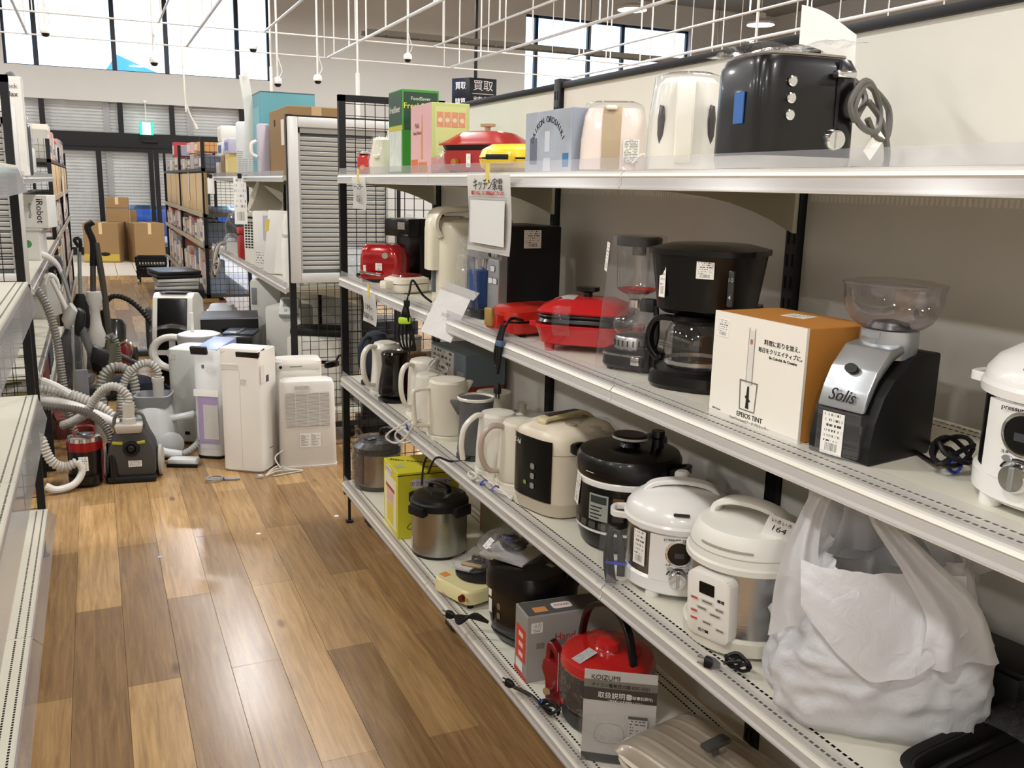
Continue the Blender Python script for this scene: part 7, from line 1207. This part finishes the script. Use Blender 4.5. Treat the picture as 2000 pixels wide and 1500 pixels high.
t = thing('drawer_chest', 'black plastic drawer chest behind the wire mesh', 'drawers', (1.67, 5.66, 0), -5); obj('frame', cbox(.36, .3, .72, .006), M('#17171a', .4), t)
for k in range(5): dr = obj('drawer', box(-.165, .165, -.162, -.15, .03+.135*k, .15+.135*k, .006), M('#202126', .3), t); obj('drawer_handle', box(-.05, .05, -.17, -.162, .08+.135*k, .1+.135*k, .003), M('#3a3c44', .3), dr)
t = thing('plastic_pack', 'crinkled clear plastic pack at the foot of the louvred panel', 'pack', (1.36, 5.235, 1.02), -4); obj('film', sheet(10, 10, lambda u, v: (-.09+.2*u, -.01-.015*math.sin(u*9+v*7), .0+.2*v-.03*u), 0), BAGC, t); obj('insert', box(-.07, .09, .0, .006, .01, .17), M('#b8c0c2', .4), t)
# heap of cables and bag at the far foot of the white rack
t = thing('cable_bag', 'clear bag spilling grey cables over the middle shelf edge of the white rack', 'bag', (1.09, 8.42, ZB), 0); obj('bag', loft([(0, .07, .12), (.06, .08, .13), (.12, .06, .1), (.15, .03, .05)], 20), BAGC, t); obj('contents', loft([(0, .06, .1), (.08, .06, .1), (.11, .03, .05)], 16), M('#b9bec8', .6), t)
for k, m_ in enumerate((M('#a39d92', .5), M('#c9c4ba', .5), CORD, M('#8a8478', .5))): obj('cable', tube([(-.03, -.1+.05*k, .08), (-.12, -.14+.05*k, .06), (-.17, -.2+.04*k, -.06), (-.18, -.32+.05*k, -.16-.02*k), (-.17, -.45+.08*k, -.12), (-.16, -.4, -.04-.02*k), (-.18, -.25, -.1), (-.19, -.12+.05*k, -.2), (-.17, -.02, -.14), (-.13, -.1, .02)], .011, 6), m_, t)
t = thing('laptop_stack', 'stack of black and silver flat electronics by the far shelf unit', 'electronics', (.70, 9.62, 0), -4); obj('table', box(-.2, .25, -.3, .35, 0, .52), M('#2a2624', .6), t)
for k, (c, w) in enumerate((('#b5b3ad', .40), ('#8d8b86', .38), ('#c3c1bb', .36), ('#1c1c1e', .40), ('#232326', .36))): obj('device', box(-w/2-.03*k*.3, w/2, -.25, .28, .521+.036*k, .552+.036*k, .006), M(c, .4), t, rot=(0, 0, .06*k))
t = thing('picture_frame', 'gold framed picture leaning on the shelf unit at the far right', 'picture', (.72, 9.12, 0), rot=(math.radians(-16), 0, math.radians(-6))); obj('frame', join(box(-.32, .32, -.02, .02, .0, .04), box(-.32, .32, -.02, .02, .42, .46), box(-.32, -.28, -.02, .02, .04, .42), box(.28, .32, -.02, .02, .04, .42)), M('#8a6a34', .4, .5), t); obj('picture', box(-.28, .28, -.004, .004, .04, .42), M('#b59a82', .25, var=.4, vscale=5), t); obj('glass', box(-.28, .28, -.01, -.008, .04, .42), GLASS, t)
# ---------------------------------------------------------------- left racks
ZL = 1.5605
t = thing('appliance_box', 'tall white robot vacuum carton on the left rack behind the louvred panel', 'carton', (-.53, 5.62, ZL), 0); obj('carton', cbox(.46, .16, .50, .004, 1), M('#e0ddd6', .5), t); text(t, 'roborock', .032, INKG, (.212, -.082, .452), align='RIGHT'); text(t, 'Q7 Max', .036, INK, (.212, -.082, .412), align='RIGHT'); obj('side_print', box(.2305, .2315, -.06, .06, .05, .5), M('#c9c6c0', .5), t)
t = thing('robot_vacuum_dock', 'black dock and hose in clear film beside the robot vacuum carton', 'dock', (-.40, 6.15, ZL), -30); obj('tower', cbox(.14, .16, .30, .02), BLACKM, t); obj('hose', tube([(-.02, -.05, .3), (.03, -.06, .42), (.06, -.05, .5), (.02, 0, .56), (-.05, .03, .52)], .02, 10), M('#3a3a3c', .5), t); obj('film', loft([(.01, .09, .1, 4), (.3, .085, .095, 4), (.42, .05, .05, 3)], 24, False, True), CLEAR, t)
t = thing('appliance_box', 'white carton with a curved top on the left rack top shelf', 'carton', (-.43, 6.85, ZL)); obj('carton', cbox(.2, .3, .18, .01), M('#d9d7d2', .5), t); obj('film_flap', sheet(6, 6, lambda u, v: (-.1+.22*u, -.16-.02*v, .05+.2*v+.02*math.sin(u*5))), BAGC, t)
t = thing('appliance_box', 'white carton with a green round logo on the left rack', 'carton', (-.425, 7.15, 1.0005), -12); obj('carton', cbox(.19, .18, .20, .003, 1), M('#dcdad4', .5), t); obj('logo', lathe([(.026, 0), (.026, .001)], 20), M('#4a8a4a', .5), t, (.02, -.0905, .11), (PI/2, 0, 0)); obj('stand', box(-.1, .11, -.1, .09, .2, .215), M('#cfccc5', .5), t)
t = thing('appliance_box', 'white robot vacuum carton with vertical lettering stacked on the green logo carton', 'carton', (-.40, 7.2, 1.2165), -14); obj('carton', cbox(.28, .2, .22, .003, 1), M('#dfddd8', .5), t); text(t, 'iRobot', .06, INK, (.09, -.102, .115), (0, PI/2, 0)); text(t, 'Roomba', .03, INKG, (.03, -.102, .115), (0, PI/2, 0)); obj('photo_print', box(-.14, -.07, -.1012, -.1, .06, .16), M('#6a5248', .5), t)
t = thing('appliance_box', 'grey carton on the lower shelf of the left rack', 'carton', (-.43, 7.55, .5505), -16); obj('carton', cbox(.26, .3, .3, .004, 1), M('#c3c0b9', .55), t); obj('tape', box(-.02, .02, -.151, .151, .299, .302), M('#b0a890', .4), t)
t = thing('table_fan', 'small clear fan blade pack on the left rack middle shelf', 'fan', (-.40, 8.0, 1.0005)); obj('blade', join(*[move(box(0, .09, -.03, .03, -.002, .002), (0, 0, .12), (.4, 0, k*2.1)) for k in range(3)]), clear_mat('pale_blade', (.8, .82, .84), .08, .1, .3), t); obj('post', tube([(0, 0, 0), (0, 0, .12)], .014, 8, 1), LGREY, t)
for k, (z, c, lab) in enumerate(((.2005, '#a8a23a', 'yellow green flat carton on the left rack deck'), (.2005, '#7a3a34', 'brick red flat carton on the left rack deck'), (.2005, '#3a3c44', 'charcoal flat carton on the left rack deck'))):
    t = carton(lab, -.52, 5.85+.75*k, 0, .34, .6, .2+.03*k, z, M(c, .6)); obj('printed_panel', box(.1701, .1715, -.25, .25, .04, .16), M(('#c9c46a', '#8c4a40', '#5a5c66')[k], .6), t)
t = thing('plastic_container', 'pale blue plastic tub under the left rack', 'container', (-.50, 5.0, 0)); obj('tub', cbox(.2, .18, .34, .02), M('#cdd6da', .4), t); obj('lid', cbox(.21, .19, .04, .012, 2, .34), M('#2f86b4', .4), t)
UL = shelf_unit('dark steel shelf unit of boxed goods on the left', -.78, -.33, 9.6, 15.2, (.06, .50, 1.0, 1.38, 1.72), 1.9, -1)
goods(-.35, 9.7, 14.9, 1.0005, .2, .33, .12, .2, -1, 'left unit waist shelf', 0, (.25, .42)); goods(-.35, 9.7, 14.9, .5005, .26, .42, .12, .2, -1, 'left unit knee shelf', 0, (.28, .45)); goods(-.35, 9.7, 14.9, 1.7205, .2, .34, .12, .2, -1, 'top of the left unit', 0, (.35, .55)); goods(-.35, 9.7, 14.9, .0605, .25, .4, .12, .2, -1, 'left unit bottom shelf', 0, (.4, .55))
for k in range(5):
    t = thing('chipboard_panel', 'pale chipboard panel in the left shelf unit, ' + ('closest to the camera', 'second closest', 'third closest', 'fourth closest', 'farthest')[k], 'panel', (-.345, 10.2+1.05*k, 1.3805), group='chipboard panels'); obj('board', box(-.012, .012, -.5, .5, 0, .3, .002), M('#c4aa82', .7, bump=.2, bscale=12, aniso=(1, 12, 1)), t); obj('edge_trim', box(-.0135, .0135, -.501, -.495, 0, .3), M('#7d6542', .7), t)
t = thing('paper_ticket', 'white notice hanging on the left shelf unit', 'ticket', (-.315, 12.4, 1.15)); obj('strip', box(0, .001, -.2, .2, 0, .42), PAPER, t); obj('tape', box(.001, .002, -.05, .05, .4, .45), M('#d9d6cf', .4), t)
